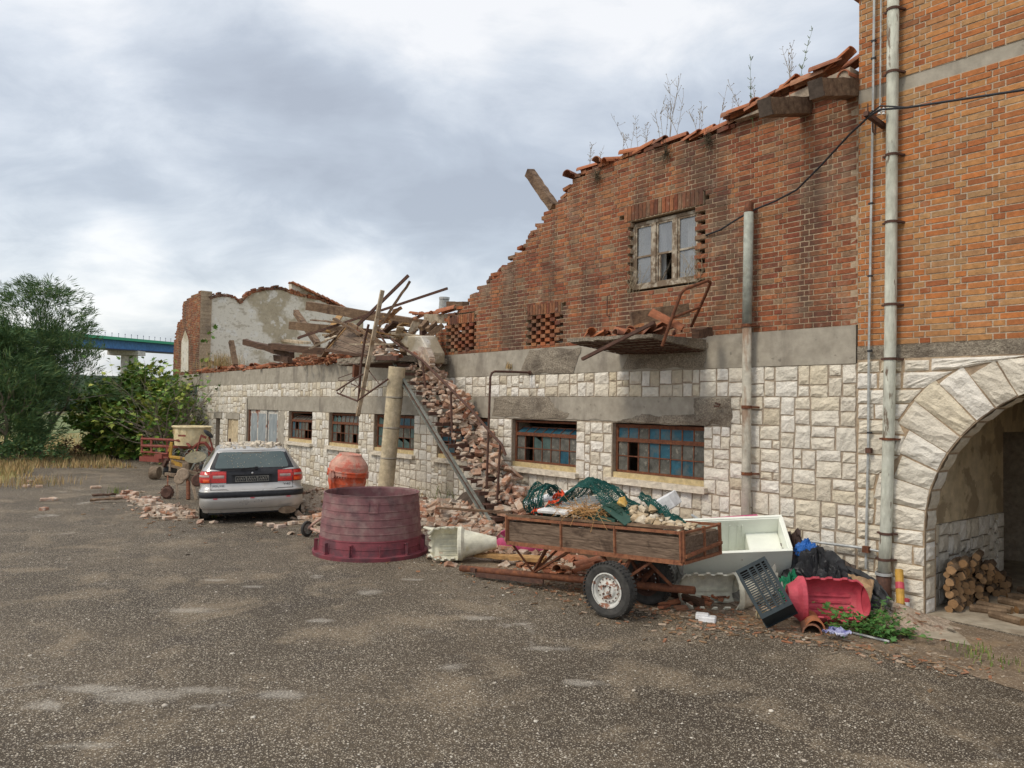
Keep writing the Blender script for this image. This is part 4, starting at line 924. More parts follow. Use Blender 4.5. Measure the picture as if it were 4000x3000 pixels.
# ================================================================ STAIRS
t = thing('steel_staircase', 'rusty steel outdoor staircase buried under fallen bricks', 'staircase', (-11.5, 8.0, 0))
sA, sB = V(-9.55, 7.6, .02), V(-13.10, 7.6, 2.99); sl = math.atan2(sB.z-sA.z, sA.x-sB.x)
for y, lab in ((7.6, 'grey green weathered outer stringer'), (8.42, None)):
    mb = MB(); a, b = V(sA.x, y, sA.z), V(sB.x, y, sB.z)
    mb.bar(a, b, .010, .105); w_ = mb.build('stringer_web', M['rust_dark'], t); mb = MB(); mb.bar(a+V(0,-.022,.058), b+V(0,-.022,.058), .05, .022); mb.bar(a+V(0,-.022,-.058), b+V(0,-.022,-.058), .05, .018)
    o = mb.build('stringer_flange', M['galv_old'], t)
    if lab: o['label'] = lab
NS = 16
for k in range(NS):
    f = (k+.6)/NS; x = sA.x + (sB.x-sA.x)*f; z = sA.z + (sB.z-sA.z)*f + .05
    mb = MB(); mb.b2(x-.15, x+.13, 7.61, 8.41, z, z+.012); mb.b2(x+.12, x+.132, 7.61, 8.41, z-.05, z); mb.bar(V(x-.1, 7.66, z-.005), V(x-.1, 7.66, z-.16), .04, .03); mb.build('tread', M['rust_dark'], t)
def ZR5(x, y, Y): return W(1100 + x/2.212, 1500 + y/2.212, Y)
mb = MB()
rail = [Z4(*q) for q in ((1010,755,7.9),(1250,950,7.87),(1520,1130,7.85),(1780,1390,7.85),(2040,1650,7.85))] + [ZR5(1780,390,7.85), ZR5(1905,530,7.85), ZR5(1935,615,7.85)]
mb.tube(rail, .024, 8); mb.build('handrail', M['rust_dark'], t)
for (a, b) in ((Z4(1520,1140,7.85), Z4(1580,1640,7.85)), (ZR5(1462,70,7.85), ZR5(1475,530,7.85)), (ZR5(1890,510,7.85), ZR5(1862,1010,7.85)), (Z4(1010,760,7.9), Z4(1200,1070,7.9))):
    mb = MB(); mb.tube([a, b], .021, 8); mb.build('rail_post', M['rust_dark'], t)
t = thing('pipe_handrail', 'tall rusty bent pipe rail reaching from the foot of the stairs to the wall', 'railing', (-10.3, 7.85, 0))
mb = MB(); px_ = V(-10.33, 7.84, 0)
mb.tube([px_, V(-10.31,7.85,1.4), V(-10.29,7.86,2.66), V(-10.29,7.89,2.73), V(-10.29,7.95,2.76), V(-10.27,8.35,2.77), V(-10.25,8.70,2.77)], .020, 8); mb.build('pipe', M['rust_dark'], t)
mb = MB(); mb.lathe([(0,0),(.04,0),(.04,.01),(0,.01)], 10, (-10.25, 8.70, 2.77), Matrix.Rotation(math.pi/2, 3, 'X')); mb.build('wall_flange', M['rust_dark'], t)
# landing
t = thing('stair_landing', 'broken concrete landing slab at the head of the stairs with rusty edge beam', 'landing', (-14, 8, 3))
mb = MB(); la, lb = W(1317, 1412, 7.42), W(1530, 1408, 7.42)
mb.grid(lambda u, v: V(la.x+(lb.x-la.x)*u, 7.42 + .03*fbm(u*12, v*4) , 3.0+.13*v), 40, 4)
mb.grid(lambda u, v: V(la.x+(lb.x-la.x)*u, 7.42+1.3*v, 3.13+.02*fbm(u*9, v*9)), 30, 20)
mb.grid(lambda u, v: V(la.x+(lb.x-la.x)*u, 7.42+1.3*v, 3.0+.03*fbm(u*13, v*9)), 30, 20)
mb.b2(la.x, lb.x, 7.44, 8.70, 3.01, 3.12); mb.build('slab', M['concrete_rough'], t)
mb = MB(); mb.bar(V(lb.x-.55, 7.40, 3.08), V(lb.x+.25, 7.40, 3.05), .05, .09); mb.build('edge_beam', M['rust_dark'], t)
mb = MB()
for k in range(14): y = 7.5+k*.09; mb.tube([V(la.x+.05, y, 2.985), V(lb.x, y, 2.975)], .006, 5)
mb.build('rebar', M['rust_dark'], t)
# ================================================================ collapsed timber and steel at the landing
TIM = 'collapsed roof timbers above the landing'
def timber(label, p, q, w, h=None, m='wood_old', cat='beam', name='timber_beam', wob=.012, roll=.1, taper=1, group=None, nseg=9, seed=1):
    mb = MB(); mb.bar(p, q, w, h or w, roll, nseg=nseg, wob=wob, taper=taper, rng=random.Random(seed))
    return single(name, mb, M[m], label, cat, group)
timber('longest heavy brown beam, highest of those sticking out to the left over the landing', Z4(290,540,7.8), Z4(1510,735,9.2), .19, .21, seed=1)
timber('heavy brown beam with hooked end just below the highest one', Z4(105,752,7.9), Z4(1330,870,9.3), .18, .20, seed=2)
timber('dark tapering beam pointing left over the roof slab', Z2(985,790,8.5), Z2(1500,930,8.9), .15, .17, 'wood_dark', seed=3, wob=.02)
timber('dark beam lying flat behind the heap of orange tiles', Z2(1265,835,8.6), Z2(1860,895,9.0), .15, .18, 'wood_dark', seed=4)
timber('short dark beam end lying against the little brick stump', Z2(1315,960,9.0), Z2(1470,985,8.7), .13, .17, 'wood_dark', seed=5)
timber('cracked post leaning behind the second heavy beam', Z2(1535,470,9.6), Z2(1775,815,9.2), .15, .16, 'wood_old', seed=6)
timber('weathered post standing upright in the dry grass on the slab', Z2(840,785,9.0), Z2(885,1045,9.0), .16, .15, 'wood_old', seed=7)
timber('pale dusty plank lying flat before the plaster gable', Z2(1310,760,12), Z2(1660,800,12), .3, .09, 'wood_pale', name='plank', cat='plank', seed=8)
timber('thin strut crossing below the highest beam', Z2(1900,612,8.6), Z2(1560,750,8.4), .06, .05, 'wood_dark', name='timber_strut', cat='strut', seed=9)
timber('rotten splintered beam stump pointing up beside the crossed bars', Z4(1040,745,8.0), Z4(1290,560,8.4), .17, .12, 'wood_rot', wob=.04, taper=.6, seed=10)
timber('long tarred steel bar pointing up to the right, steepest of the crossed bars', Z4(820,750,7.7), Z4(1370,210,8.3), .045, .06, 'rust_dark', 'bar', 'steel_bar', wob=0, nseg=1)
timber('brown wooden batten crossing the lowest long pipe', Z4(990,860,7.8), Z4(1390,275,8.4), .05, .05, 'wood_old', 'batten', 'batten', seed=12)
timber('longest thin steel bar lying shallow across the heap', Z4(180,885,7.6), Z4(1790,350,9.0), .04, .05, 'rust_dark', 'bar', 'steel_bar', wob=0, nseg=1)
timber('tall pale stake standing before the landing down to the window tops', Z4(1090,370,7.3), W(1398,1625,7.3), .075, .05, 'wood_pale', 'stake', 'stake', wob=.006, nseg=12, seed=14)
timber('pale square wooden post under the right end of the highest beam', Z4(1450,715,8.8), Z4(1395,865,8.7), .2, .15, 'wood_pale', 'post', 'timber_post', seed=15)
timber('dusty flaking beam jutting out of the brick slope', Z4(1550,680,8.6), Z4(1830,675,8.95), .15, .19, 'wood_pale', seed=16)
timber('rotten lintel beam lying on the brick slope beside the vent pipe', Z4(1815,540,8.9), Z4(1990,540,8.95), .18, .17, 'wood_old', seed=17)
timber('long brace leaning against the foot of the brick slope', Z4(1550,895,8.3), Z4(1740,745,8.6), .10, .11, 'wood_old', 'brace', 'timber_brace', seed=18)
timber('upper stubby brace under the flaking beam', Z4(1500,785,8.4), Z4(1570,715,8.6), .10, .11, 'wood_old', 'brace', 'timber_brace', seed=19)
timber('middle brace between two others under the flaking beam', Z4(1575,805,8.4), Z4(1665,730,8.6), .10, .11, 'wood_old', 'brace', 'timber_brace', seed=20)
timber('thin dark strut under the highest beam, left of the pale post', Z4(1150,745,9.2), Z4(1110,825,9.2), .08, .08, 'wood_dark', 'strut', 'timber_strut', seed=21)
timber('thin slanting strut between highest beam and pale post', Z4(1280,752,9.2), Z4(1350,845,9.2), .08, .06, 'wood_dark', 'strut', 'timber_strut', seed=22)
timber('dusty beam lying low behind the planked shutter', Z4(1020,800,9.0), Z4(1310,885,9.1), .16, .14, 'wood_pale', seed=23)
timber('rusty iron post below the braces on the brick slope', Z4(1530,780,8.6), Z4(1530,880,8.6), .12, .12, 'rust_dark', 'post', 'iron_post', wob=0)
timber('rusty pipe stub hanging below the landing', Z4(805,1180,7.35), Z4(798,1310,7.35), .11, .09, 'rust', 'pipe', 'pipe_stub', wob=0)
timber('dark board edge running under the planked shutter', Z4(480,1015,7.45), Z4(930,1085,7.45), .06, .06, 'wood_dark', 'board', 'board', seed=26)
timber('dark timber resting on the slab beside the grass tuft', Z2(480,960,9.0), Z2(720,1040,9.0), .09, .10, 'wood_dark', seed=27)
timber('long timber lying along the edge of the roof slab', Z2(1010,1055,9.3), Z2(1330,1080,9.2), .07, .07, 'wood_dark', seed=28)
rj = random.Random(77)
for k in range(34):
    c = Z4(rj.uniform(420,1480), rj.uniform(700,1080), rj.uniform(7.7,8.8)); a_ = rj.uniform(0, 3.14); L_ = rj.uniform(.35,1.3); d_ = V(math.cos(a_), math.sin(a_)*.6, rj.gauss(-.05,.28)).normalized()*L_/2
    if c.z < 3.15: c.z = 3.2
    timber('broken lath or plank end tangled in the debris on the landing', c-d_, c+d_, rj.choice((.10,.06,.14)), rj.choice((.03,.05)), rj.choice(('wood_old','wood_pale','wood_dark','wood_ochre')), 'plank', 'broken_plank', seed=100+k, group='broken planks tangled on the landing')
# twisted guard rail hanging from the landing
mb = MB()
mb.tube([Z4(*q) for q in ((940,740,7.35),(900,900,7.35),(860,1150,7.33),(830,1585,7.3))], .026, 8)
mb.tube([Z4(*q) for q in ((1150,1330,7.3),(880,1520,7.2),(815,1565,7.2),(600,1480,7.1),(595,1455,7.1),(800,1320,7.2),(950,1240,7.35))], .018, 6)
mb.tube([Z4(*q) for q in ((750,1380,7.2),(940,1460,7.25))], .012, 6); mb.tube([Z4(*q) for q in ((680,1425,7.15),(640,1480,7.15))], .012, 6)
mb.tube([Z4(*q) for q in ((620,1150,7.3),(800,1170,7.4),(860,1190,7.4))], .008, 5); mb.tube([Z4(*q) for q in ((780,1260,7.4),(610,1320,7.2),(615,1345,7.2),(720,1350,7.2),(790,1310,7.35))], .008, 5)
mb.tube([Z4(*q) for q in ((950,1250,7.4),(1060,1390,7.4),(1090,1360,7.5))], .009, 5); mb.tube([Z4(*q) for q in ((800,1350,7.3),(830,1400,7.3),(770,1460,7.25))], .008, 5)
single('bent_railing', mb, M['rust_dark'], 'twisted rusty guard rail dangling below the landing', 'railing')
# planked shutter lying on the heap
t = thing('planked_shutter', 'grey planked wooden shutter in an ochre frame lying tilted on the landing', 'shutter', Z4(850, 1000, 7.7))
P0, P1, P2, P3 = Z4(740,735,8.0), Z4(500,1015,7.5), Z4(1010,1150,7.45), Z4(1190,1010,8.0)
def lerp(a, b, t_): return a + (b-a)*t_
mb = MB()
for k in range(5):
    a, b = (k+.04)/5, (k+.96)/5
    qa, qb, qc, qd = lerp(P0,P3,.0)+(P1-P0)*a, P0+(P1-P0)*b, P3+(P2-P3)*b, P3+(P2-P3)*a
    nrm = (qb-qa).cross(qd-qa).normalized()*.02
    mb.add([qa,qb,qc,qd]+[q+nrm for q in (qa,qb,qc,qd)], [(0,1,2,3),(7,6,5,4),(0,4,5,1),(1,5,6,2),(2,6,7,3),(3,7,4,0)])
mb.build('planks', M['wood_grey'], t)
mb = MB(); mb.bar(P0, P1, .09, .06); mb.bar(P0, P3, .09, .06); mb.build('frame', M['wood_ochre'], t)
mb = MB(); mb.bar(P0+V(0,-.03,.02), P3+V(0,-.03,.02), .05, .05); mb.bar(P0+V(-.02,-.03,.03), P1+V(-.02,-.03,.03), .04, .05); mb.build('outer_frame', M['wood_old'], t)
mb = MB(); mb.tube([Z4(820,760,7.6), Z4(815,800,7.6), Z4(850,815,7.6)], .012, 6); mb.build('latch', M['rust'], t)
# fallen chunk of plastered masonry
mb = MB(); pts = [(1320,868),(1500,862),(1540,935),(1605,1060),(1600,1165),(1500,1175),(1420,1190),(1350,1120),(1265,1010),(1270,930)]
f_ = [Z4(x, y, 8.05+.0004*(y-900)) for x, y in pts]; b_ = [p + V(-.1, .42, .04) for p in f_]; n = len(pts)
mb.add(f_+b_, [tuple(range(n)), tuple(reversed(range(n,2*n)))] + [(i,(i+n),(i+1) % n+n,(i+1) % n) for i in range(n)])
single('masonry_chunk', mb, M['plaster'], 'large fallen chunk of plastered wall resting at the head of the stairs', 'rubble chunk', bevel=.02)
mb = MB(); rr = random.Random(3)
for k in range(14): 
    c = Z4(1500+rr.uniform(0,110), 1040+k*9, 8.0); mb.box(c, (.24,.12,.06), Matrix.Rotation(.9+rr.uniform(-.2,.2), 3, 'Y'), 0, .006, rr)
single('brick_clump', mb, M['lbrick_i'], 'clump of mortared bricks stuck to the fallen plastered chunk', 'brick clump')
# vent pipe
t = thing('vent_pipe', 'short galvanised vent pipe with rim standing at the foot of the brick slope', 'vent pipe', Z4(1745,600,9.3))
mb = MB(); mb.tube([Z4(1745,600,9.3), Z4(1757,470,9.3)], .105, 18); mb.build('pipe', M['galv'], t, smooth=False)
mb = MB(); mb.tube([Z4(1757,470,9.3), Z4(1758,445,9.3)], .115, 18); mb.build('rim', M['galv'], t)
# beam sticking up from the slope at the top, with iron hook
timber('split beam end pointing up left out of the broken wall top', W(1905+300/1.843, 500+320/1.843, 9.0), W(1900+490/1.843, 500+575/1.843, 8.9), .14, .16, 'wood_ochre' if 0 else 'wood_old', seed=30)
# purlin ends under the tiles at the tower
def ZR6(x, y, Y): return W(2500 + x/2.074, 100 + y/2.074, Y)
for lab, wc, en in (('squared purlin end with blackened face, lower of two under the roof tiles', (3151,416), (2988,419)), ('upper purlin end with rotten face beside the tower corner', (3335,347), (3187,346))):
    q = W(*wc, D); p = XP(*en, q.x); dn = (p-q); q = q - dn*.5
    mb = MB(); mb.bar(q, p, .17, .20, 0, nseg=8, wob=.008, rng=random.Random(5)); t = thing('purlin_end', lab, 'beam', (q.x, D, q.z)); mb.build('timber', M['wood_old'], t)
    mb = MB(); mb.bar(lerp(q, p, .985), lerp(q, p, 1.004), .172, .202); mb.build('burnt_face', M['board_dark'], t)
# stub of mortar against tower
# ================================================================ BALCONY
t = thing('balcony_slab', 'broken concrete balcony slab under the upstairs window with bare rebar below', 'balcony', (-7.3, 8.2, 3.1))
bl, br, bf = -8.16, -6.55, 7.62
mb = MB()
def btop(x, y): return 3.17 - .03*(x-bl)/(br-bl) + .012*fbm(x*5, y*5)
def bth(x, y): k = (y-bf)/(D-bf); return .045 + .10*k + .02*abs(fbm(x*6, y*6, 3))
def bx_(u, v): x = bl+(br-bl)*u; y = bf+(D-bf)*v; x += .05*fbm(v*5, 1)*(1 if u in (0,) else 0); y += (.04*fbm(u*9, 2) if v == 0 else 0); return x, y
mb.grid(lambda u, v: V(*bx_(u, v), btop(*bx_(u, v))), 30, 16); mb.grid(lambda u, v: V(*bx_(u, v), btop(*bx_(u, v)) - bth(*bx_(u, v))), 30, 16)
for fn in (lambda u, v: V(*bx_(u, 0), btop(*bx_(u, 0)) - bth(*bx_(u, 0))*v),): mb.grid(fn, 30, 3)
for u0 in (0, 1): mb.grid(lambda u, v: V(*bx_(u0, u), btop(*bx_(u0, u)) - bth(*bx_(u0, u))*v), 16, 3)
mb.build('slab', M['concrete_rough'], t)
mb = MB()
for k in range(13): y = bf+.06+k*.085; mb.tube([V(bl+.03, y, btop(bl, y)-bth(bl, y)-.012), V(-7.4, y, btop(-7.4, y)-bth(-7.4,y)-.03+R0.uniform(-.01,.005)), V(br-.02, y, btop(br, y)-bth(br, y)-.012)], .0065, 5)
for k in range(7): x = bl+.1+k*.24; mb.tube([V(x, bf+.02, btop(x,bf)-bth(x,bf)-.016), V(x, D-.05, btop(x,D)-bth(x,D)-.02)], .005, 5)
mb.build('rebar', M['rust_dark'], t)
mb = MB()
def ZR5b(x, y, Y): return W(1900 + x/1.843, 500 + y/1.843, Y)
mb.tube([ZR5b(*q) for q in ((1265,1570,7.65),(1300,1470,7.65),(1400,1190,7.7),(1430,1160,7.72),(1590,1100,8.1),(1612,1110,8.2),(1600,1150,8.3),(1475,1430,8.6))], .021, 8)
mb.tube([ZR5b(*q) for q in ((1345,1365,7.68),(1535,1290,8.35))], .018, 8); mb.build('railing', M['rust'], t)
mb = MB(); mb.bar(ZR5b(1210,1400,7.5), ZR5b(690,1665,7.3), .05, .04); single('angle_bar', mb, M['rust_dark'], 'rusty angle bar hanging slanted across the balcony slab', 'bar')
timber('thick squared beam with black end lying on the balcony', ZR5b(1045,1372,7.85), ZR5b(1450,1310,8.45), .19, .18, 'wood_old', seed=31)
timber('burnt black beam end lying on the right edge of the balcony', ZR5b(1500,1480,8.2), ZR5b(1600,1465,8.5), .12, .12, 'wood_dark', seed=32)
mb = MB(); mb.tube([ZR5b(890,1205,D-.03), ZR5b(870,1210,D-.06), ZR5b(868,1350,D-.06), ZR5b(888,1358,D-.03)], .010, 6); single('iron_hook', mb, M['rust_dark'], 'thin rusty iron staple on the brick wall left of the balcony', 'hook')
mb = MB(); mb.tube([W(2795,1574,D-.05), W(2812,1580,D-.12), W(2808,1588,D-.12), W(2790,1586,D-.10)], .012, 6); single('iron_hook', mb, M['rust_dark'], 'rusty iron hook on the rough patch right of the wide window', 'hook')
# ================================================================ PIPES, CONDUITS, CABLE
def pipe_line(pts, Y): return [W(x, y, Y) for x, y in pts]
t = thing('downpipe', 'tall pale green flaking downpipe on the brick tower', 'downpipe', (W(3470,2200,8.62).x, 8.62, 0))
P = [(3490,-120),(3484,600),(3478,1300),(3470,1750),(3460,2100),(3452,2236)]
mb = MB()
pl = pipe_line(P, 8.62); joints = [-60, 283, 715, 1190, 1500, 1715, 2084]
def onl(y):
    for (a, b), (c, d) in zip(P, P[1:]):
        if y <= d: t_ = (y-b)/(d-b); return W(a+(c-a)*t_, y, 8.62)
    return pl[-1]
mb.tube([onl(y) for y in (-120,300,600,900,1300,1715,2100,2236)], .062, 16); mb.build('pipe', M['pipe_green'], t, smooth=True)
for y in (38,283,606,868,1190,1402,1715,2084,2185):
    p = onl(y); mb = MB(); mb.lathe([(.060,-.014),(.070,-.014),(.070,.014),(.060,.014)], 18, p); mb.bar(p+V(.06,.0,0), p+V(.10,.12,0), .03, .02); mb.bar(p+V(-.10,.02,0), p+V(-.05,.0,0), .03, .02); mb.build('bracket', M['rust_dark'] if y != 1715 else M['rust'], t)
p = onl(2236); mb = MB(); mb.tube([V(p.x, 8.62, .0), V(p.x, 8.62, p.z-.005)], .078, 16); mb.build('iron_boot', M['rust_dark'], t, smooth=True)
mb = MB(); mb.lathe([(.078,0),(.09,0),(.09,.03),(.078,.03)], 18, p - V(0,0,.03)); mb.build('collar', M['galv'], t)
t = thing('downpipe', 'broken grey cement downpipe rusting at the foot, between wide window and tower', 'downpipe', (W(2915,2000,8.62).x, 8.62, 0))
a, b, c, d = W(2925,830,8.62), W(2918,1270,8.62), W(2915,1850,8.62), W(2912,2060,8.62); d = V(d.x, d.y, 0)
mb = MB(); mb.tube([a, b], .062, 14); mb.build('pipe', M['pipe_grey'], t, smooth=True)
mb = MB(); mb.tube([b-V(0,0,.004), c, d], .058, 14); mb.build('lower_pipe', M['pipe_cement'], t, smooth=True)
for y in (1272, 1850, 1590): p = W(2917, y, 8.62); mb = MB(); mb.lathe([(.055,-.02),(.070,-.02),(.070,.02),(.055,.02)], 14, p); mb.bar(p+V(.05,0,0), p+V(.10,.12,0), .03, .02); mb.build('bracket', M['rust'], t)
mb = MB(); mb.tube([a+V(0,0,.005), a+V(0,.0,.05), a+V(-.01,.03,.13)], .06, 12, rs=[.058,.055,.052], caps=False); mb.build('broken_elbow', M['rust'], t, solid=.006)
# conduits on the tower
t = thing('conduit', 'thin grey electric conduit running the full height of the tower edge', 'conduit', (-4.28, 8.68, .5))
cp = [(3416,-60),(3410,400),(3402,900),(3394,1400),(3391,1760),(3386,2000),(3382,2222)]
mb = MB(); mb.tube([W(x, y, 8.665) for x, y in cp], .014, 6); mb.build('pipe', M['galv'], t)
for x, y in ((3413,160),(3412,228),(3402,795),(3399,1078),(3398,1371),(3397,1690)): p = W(x, y, 8.665); mb = MB(); mb.box(p, (.05,.03,.02)); mb.build('clip', M['trim'], t)
p = W(3394,1760,8.65); mb = MB(); mb.box(p, (.06,.05,.06)); mb.build('junction_box', M['rust_dark'], t)
mb = MB(); mb.tube([W(3442,-60,8.67), W(3438,400,8.67), W(3436,420,8.6)], .009, 6); single('cable_wire', mb, M['galv'], 'thin pale wire dropping to the iron bracket on the tower', 'wire')
t = thing('ground_pipe', 'grey horizontal pipe with a drop running along the stones to the downpipe', 'pipe', (-5, 8.6, .6))
mb = MB(); mb.tube([W(x, y, 8.64) for x, y in ((3090,2103),(3200,2119),(3330,2135),(3385,2143),(3440,2155),(3438,2230))], .016, 8); mb.build('pipe', M['galv'], t)
mb = MB(); mb.box(W(3384,2146,8.62), (.07,.06,.07)); mb.build('valve', M['rust'], t)
# bracket and cable
t = thing('cable_bracket', 'rusty iron bracket bolted to the tower holding the overhead cable', 'bracket', (-4.3, 8.5, 5.4))
def ZR7(x, y, Y): return W(3200 + x/1.185, y/1.185, Y)
mb = MB(); mb.bar(ZR7(300,585,D-.05), ZR7(215,525,8.25), .05, .05); mb.tube([ZR7(225,480,8.3), ZR7(225,535,8.3)], .008, 6); mb.tube([ZR7(245,510,8.35), ZR7(248,610,8.5), ZR7(258,625,8.55), ZR7(262,570,8.5)], .008, 6); mb.build('arm', M['rust_dark'], t)
mb = MB()
for x in (278, 298): q = ZR7(x, 512, 8.5); mb.lathe([(0,0),(.02,0),(.012,.02),(.022,.03),(.012,.05),(.02,.06),(0,.08)], 8, q-V(0,0,.04))
mb.build('insulator', M['enamel_w'], t)
kk = ZR7(235, 535, 8.27)
t = thing('overhead_cable', 'dark twisted cable hanging in a sag from the bracket across the brick wall', 'cable', kk)
ends = [kk, ZR6(1700,880,8.4), ZR6(1450,1150,8.5), ZR6(1270,1330,8.58), ZR6(1100,1420,8.62), ZR6(930,1490,8.63), ZR6(800,1560,8.66), ZR6(650,1655,8.70), W(2760,918,8.72), W(2745,920,8.9)]
mb = MB(); mb.tube(ends, .012, 6); mb.build('sagging_span', M['trim'], t)
fr = W(4000, 351, 7.6); fr2 = fr + (fr - W(3545, 420, 8.1))*1.6
mb = MB(); mb.tube([kk, W(3440,428,8.2), W(3545,420,8.1), fr, fr2], .012, 6); mb.tube([kk+V(0,0,.02), W(3440,424,8.2)+V(0,0,.03), W(3540,419,8.1)], .009, 6); mb.build('free_span', M['trim'], t)
# ================================================================ CAR
def build_car():
    cc = V(0,0,CAM_H) + ray(547*SS, 1060*SS)*13.75; CX, CY = cc.x, cc.y
    rz_ = Matrix.Rotation(rad(-18.5), 3, 'Z')
    t = thing('parked_car', 'dusty silver estate car with plaster debris on its roof and red tail lights', 'car', (CX, CY, 0), rot=(rad(1.3), 0, rad(-18.5)))
    def tab(tb, z):
        if z <= tb[0][0]: return tb[0][1]
        for (a, b), (c, d) in zip(tb, tb[1:]):
            if z <= c: k = (z-a)/(c-a); return b+(d-b)*k
        return tb[-1][1]
    XR = [(.2,.10),(.30,.035),(.42,.0),(.60,.0),(.625,.03),(.66,.07),(.90,.10),(1.0,.15),(1.15,.25),(1.27,.34),(1.31,.40)]
    WD = [(.2,.83),(.33,.875),(.55,.885),(.62,.875),(.8,.885),(.9,.87),(.96,.83),(1.05,.765),(1.15,.70),(1.27,.63),(1.31,.57)]
    XF = [(.2,4.25),(.4,4.38),(.6,4.38),(.75,4.25),(.84,3.9),(.90,3.3),(1.0,3.05),(1.15,2.75),(1.27,2.5),(1.31,2.35)]
    RC = [(.2,.2),(.6,.22),(.9,.20),(1.2,.14),(1.31,.12)]
    def pt(q, z, off=0.0):
        w, xr, r = tab(WD, z), tab(XR, z), tab(RC, z); sg = -1 if q < 0 else 1; a = abs(q); fl = w-r; arc = r*math.pi/2
        if a < fl: s, y, n = xr + .05*(a/w)**2, a, (-1, 0)
        elif a < fl+arc: th = (a-fl)/r; s = xr + .05*(fl/w)**2 + r*(1-math.cos(th)); y = fl + r*math.sin(th); n = (-math.cos(th), math.sin(th))
        else: s = xr + .05*(fl/w)**2 + r + (a-fl-arc); y = w; n = (0, 1)
        s += n[0]*off; y += n[1]*off
        return V(-s, sg*y, z)
    mb = MB(); zs = [.2,.26,.33,.42,.5,.57,.60,.612,.625,.66,.72,.8,.86,.9,.93,.96,1.0,1.05,1.1,1.15,1.2,1.24,1.27,1.29,1.31]
    NQ = 30; rows = []
    for z in zs:
        w, r = tab(WD, z), tab(RC, z); qc = (w-r) + r*math.pi/2; xr = tab(XR, z) + .05*((w-r)/w)**2 + r; row = []
        qs = [qc*(k/14) for k in range(15)]
        half = [pt(q, z) for q in qs]; xf = tab(XF, z)
        for k in range(1, 9): x = xr + (xf-.25-xr)*k/8; half.append(V(-x, w, z))
        for k in range(1, 6): th = math.pi/2*k/5; half.append(V(-(xf-.25+.25*math.sin(th)), w-.35*(1-math.cos(th)), z))
        half.append(V(-(xf+.02), 0, z)); rows.append(half)
    top = rows[-1]; cx = sum(p.x for p in top)/len(top)
    for sc_, z in ((.9,1.328),(.72,1.342),(.4,1.352),(0.001,1.355)): rows.append([V(cx+(p.x-cx)*sc_, p.y*sc_, z) for p in top])
    m = len(rows[0])
    for sg in (1, -1):
        vs = [V(p.x, p.y*sg, p.z) for row in rows for p in row]
        mb.add(vs, [((j*m+i, j*m+i+1, (j+1)*m+i+1, (j+1)*m+i) if sg > 0 else (j*m+i+1, j*m+i, (j+1)*m+i, (j+1)*m+i+1)) for j in range(len(rows)-1) for i in range(m-1)])
    mb.build('body', M['paint_silver'], t, world=False, smooth=True)
    def panel(name, mt, q0, q1, z0, z1, off, parent=t, n=(14, 6), lab=None):
        mb = MB(); g = lambda f, z: f(z) if callable(f) else f
        def fn(u, v): z = z0+(z1-z0)*v; return pt(g(q0, z)*(1-u)+g(q1, z)*u, z, off)
        mb.grid(fn, *n); mb.grid(lambda u, v: fn(u, v) + V(-.02, 0, 0), *n)
        o = mb.build(name, mt, parent, world=False, smooth=True); 
        if lab: o['label'] = lab
        return o
    hw = lambda z: tab([(.72,.44),(.925,.44),(.93,.745),(1.27,.60)], z)
    panel('tailgate_panel', M['trim'], lambda z: -hw(z), hw, .925, 1.285, .004, n=(20, 8))
    panel('tailgate_panel', M['trim'], -.44, .44, .715, .925, .004)
    gw = lambda z: tab([(.975,.60),(1.0,.635),(1.24,.555),(1.262,.51)], z)
    g = panel('rear_window', M['car_glass'], lambda z: -gw(z), gw, .985, 1.262, .009, n=(20, 10))
    mb = MB()
    a, b = pt(-.52, .965, .045), pt(.02, .975, .05); mb.bar(a, b, .012, .018); mb.bar(pt(-.2, .968, .05), pt(.08, .985, .05), .02, .03); mb.box(pt(.07, .98, .03), (.05,.05,.05)); mb.bar(pt(-.54,.955,.03), pt(.0,.97,.03), .008, .008)
    mb.build('rear_wiper', M['black'], t, world=False)
    mb = MB(); mb.bar(pt(-.17, 1.245, .014), pt(.17, 1.245, .014), .015, .022); mb.build('brake_light', M['cloth_grey'], t, world=False)
    for sg in (-1, 1):
        mb = MB()
        def lens(qa, qb, za, zb, mi, off=.012): mb.grid(lambda u, v: pt(sg*(qa+(qb-qa)*u), za+(zb-za)*v, off+.004*math.sin(v*3.1)), 10, 4, mi)
        lens(.44,.955,.735,.935,0); 
        lens(.475,.665,.815,.865,2,.018); lens(.72,.95,.835,.872,2,.016); lens(.72,.83,.745,.80,1,.016)
        o = mb.build('tail_light', [M['lens_red'], M['lens_orange'], M['lens_clear']], t, world=False)
        mb = MB(); mb.bar(pt(sg*.695,.735,.018), pt(sg*.695,.935,.018), .008, .012); mb.grid(lambda u, v: pt(sg*(.43+.54*u), .728+.214*v, .007), 10, 3); mb.build('lens_rim', M['trim'], o, world=False)
        # side windows and wheel
        mb = MB()
        for s0, s1, s2, s3 in ((.62,1.25,.66,1.22),(1.32,2.15,1.30,2.05),(2.22,3.0,2.12,2.55)):
            mb.grid(lambda u, v: V(-((s0+(s1-s0)*u)*(1-v)+(s2+(s3-s2)*u)*v), sg*(tab(WD, .965+.27*v)+.004), .965+.27*v), 6, 4)
        mb.build('side_window', M['car_glass'], t, world=False, smooth=True)
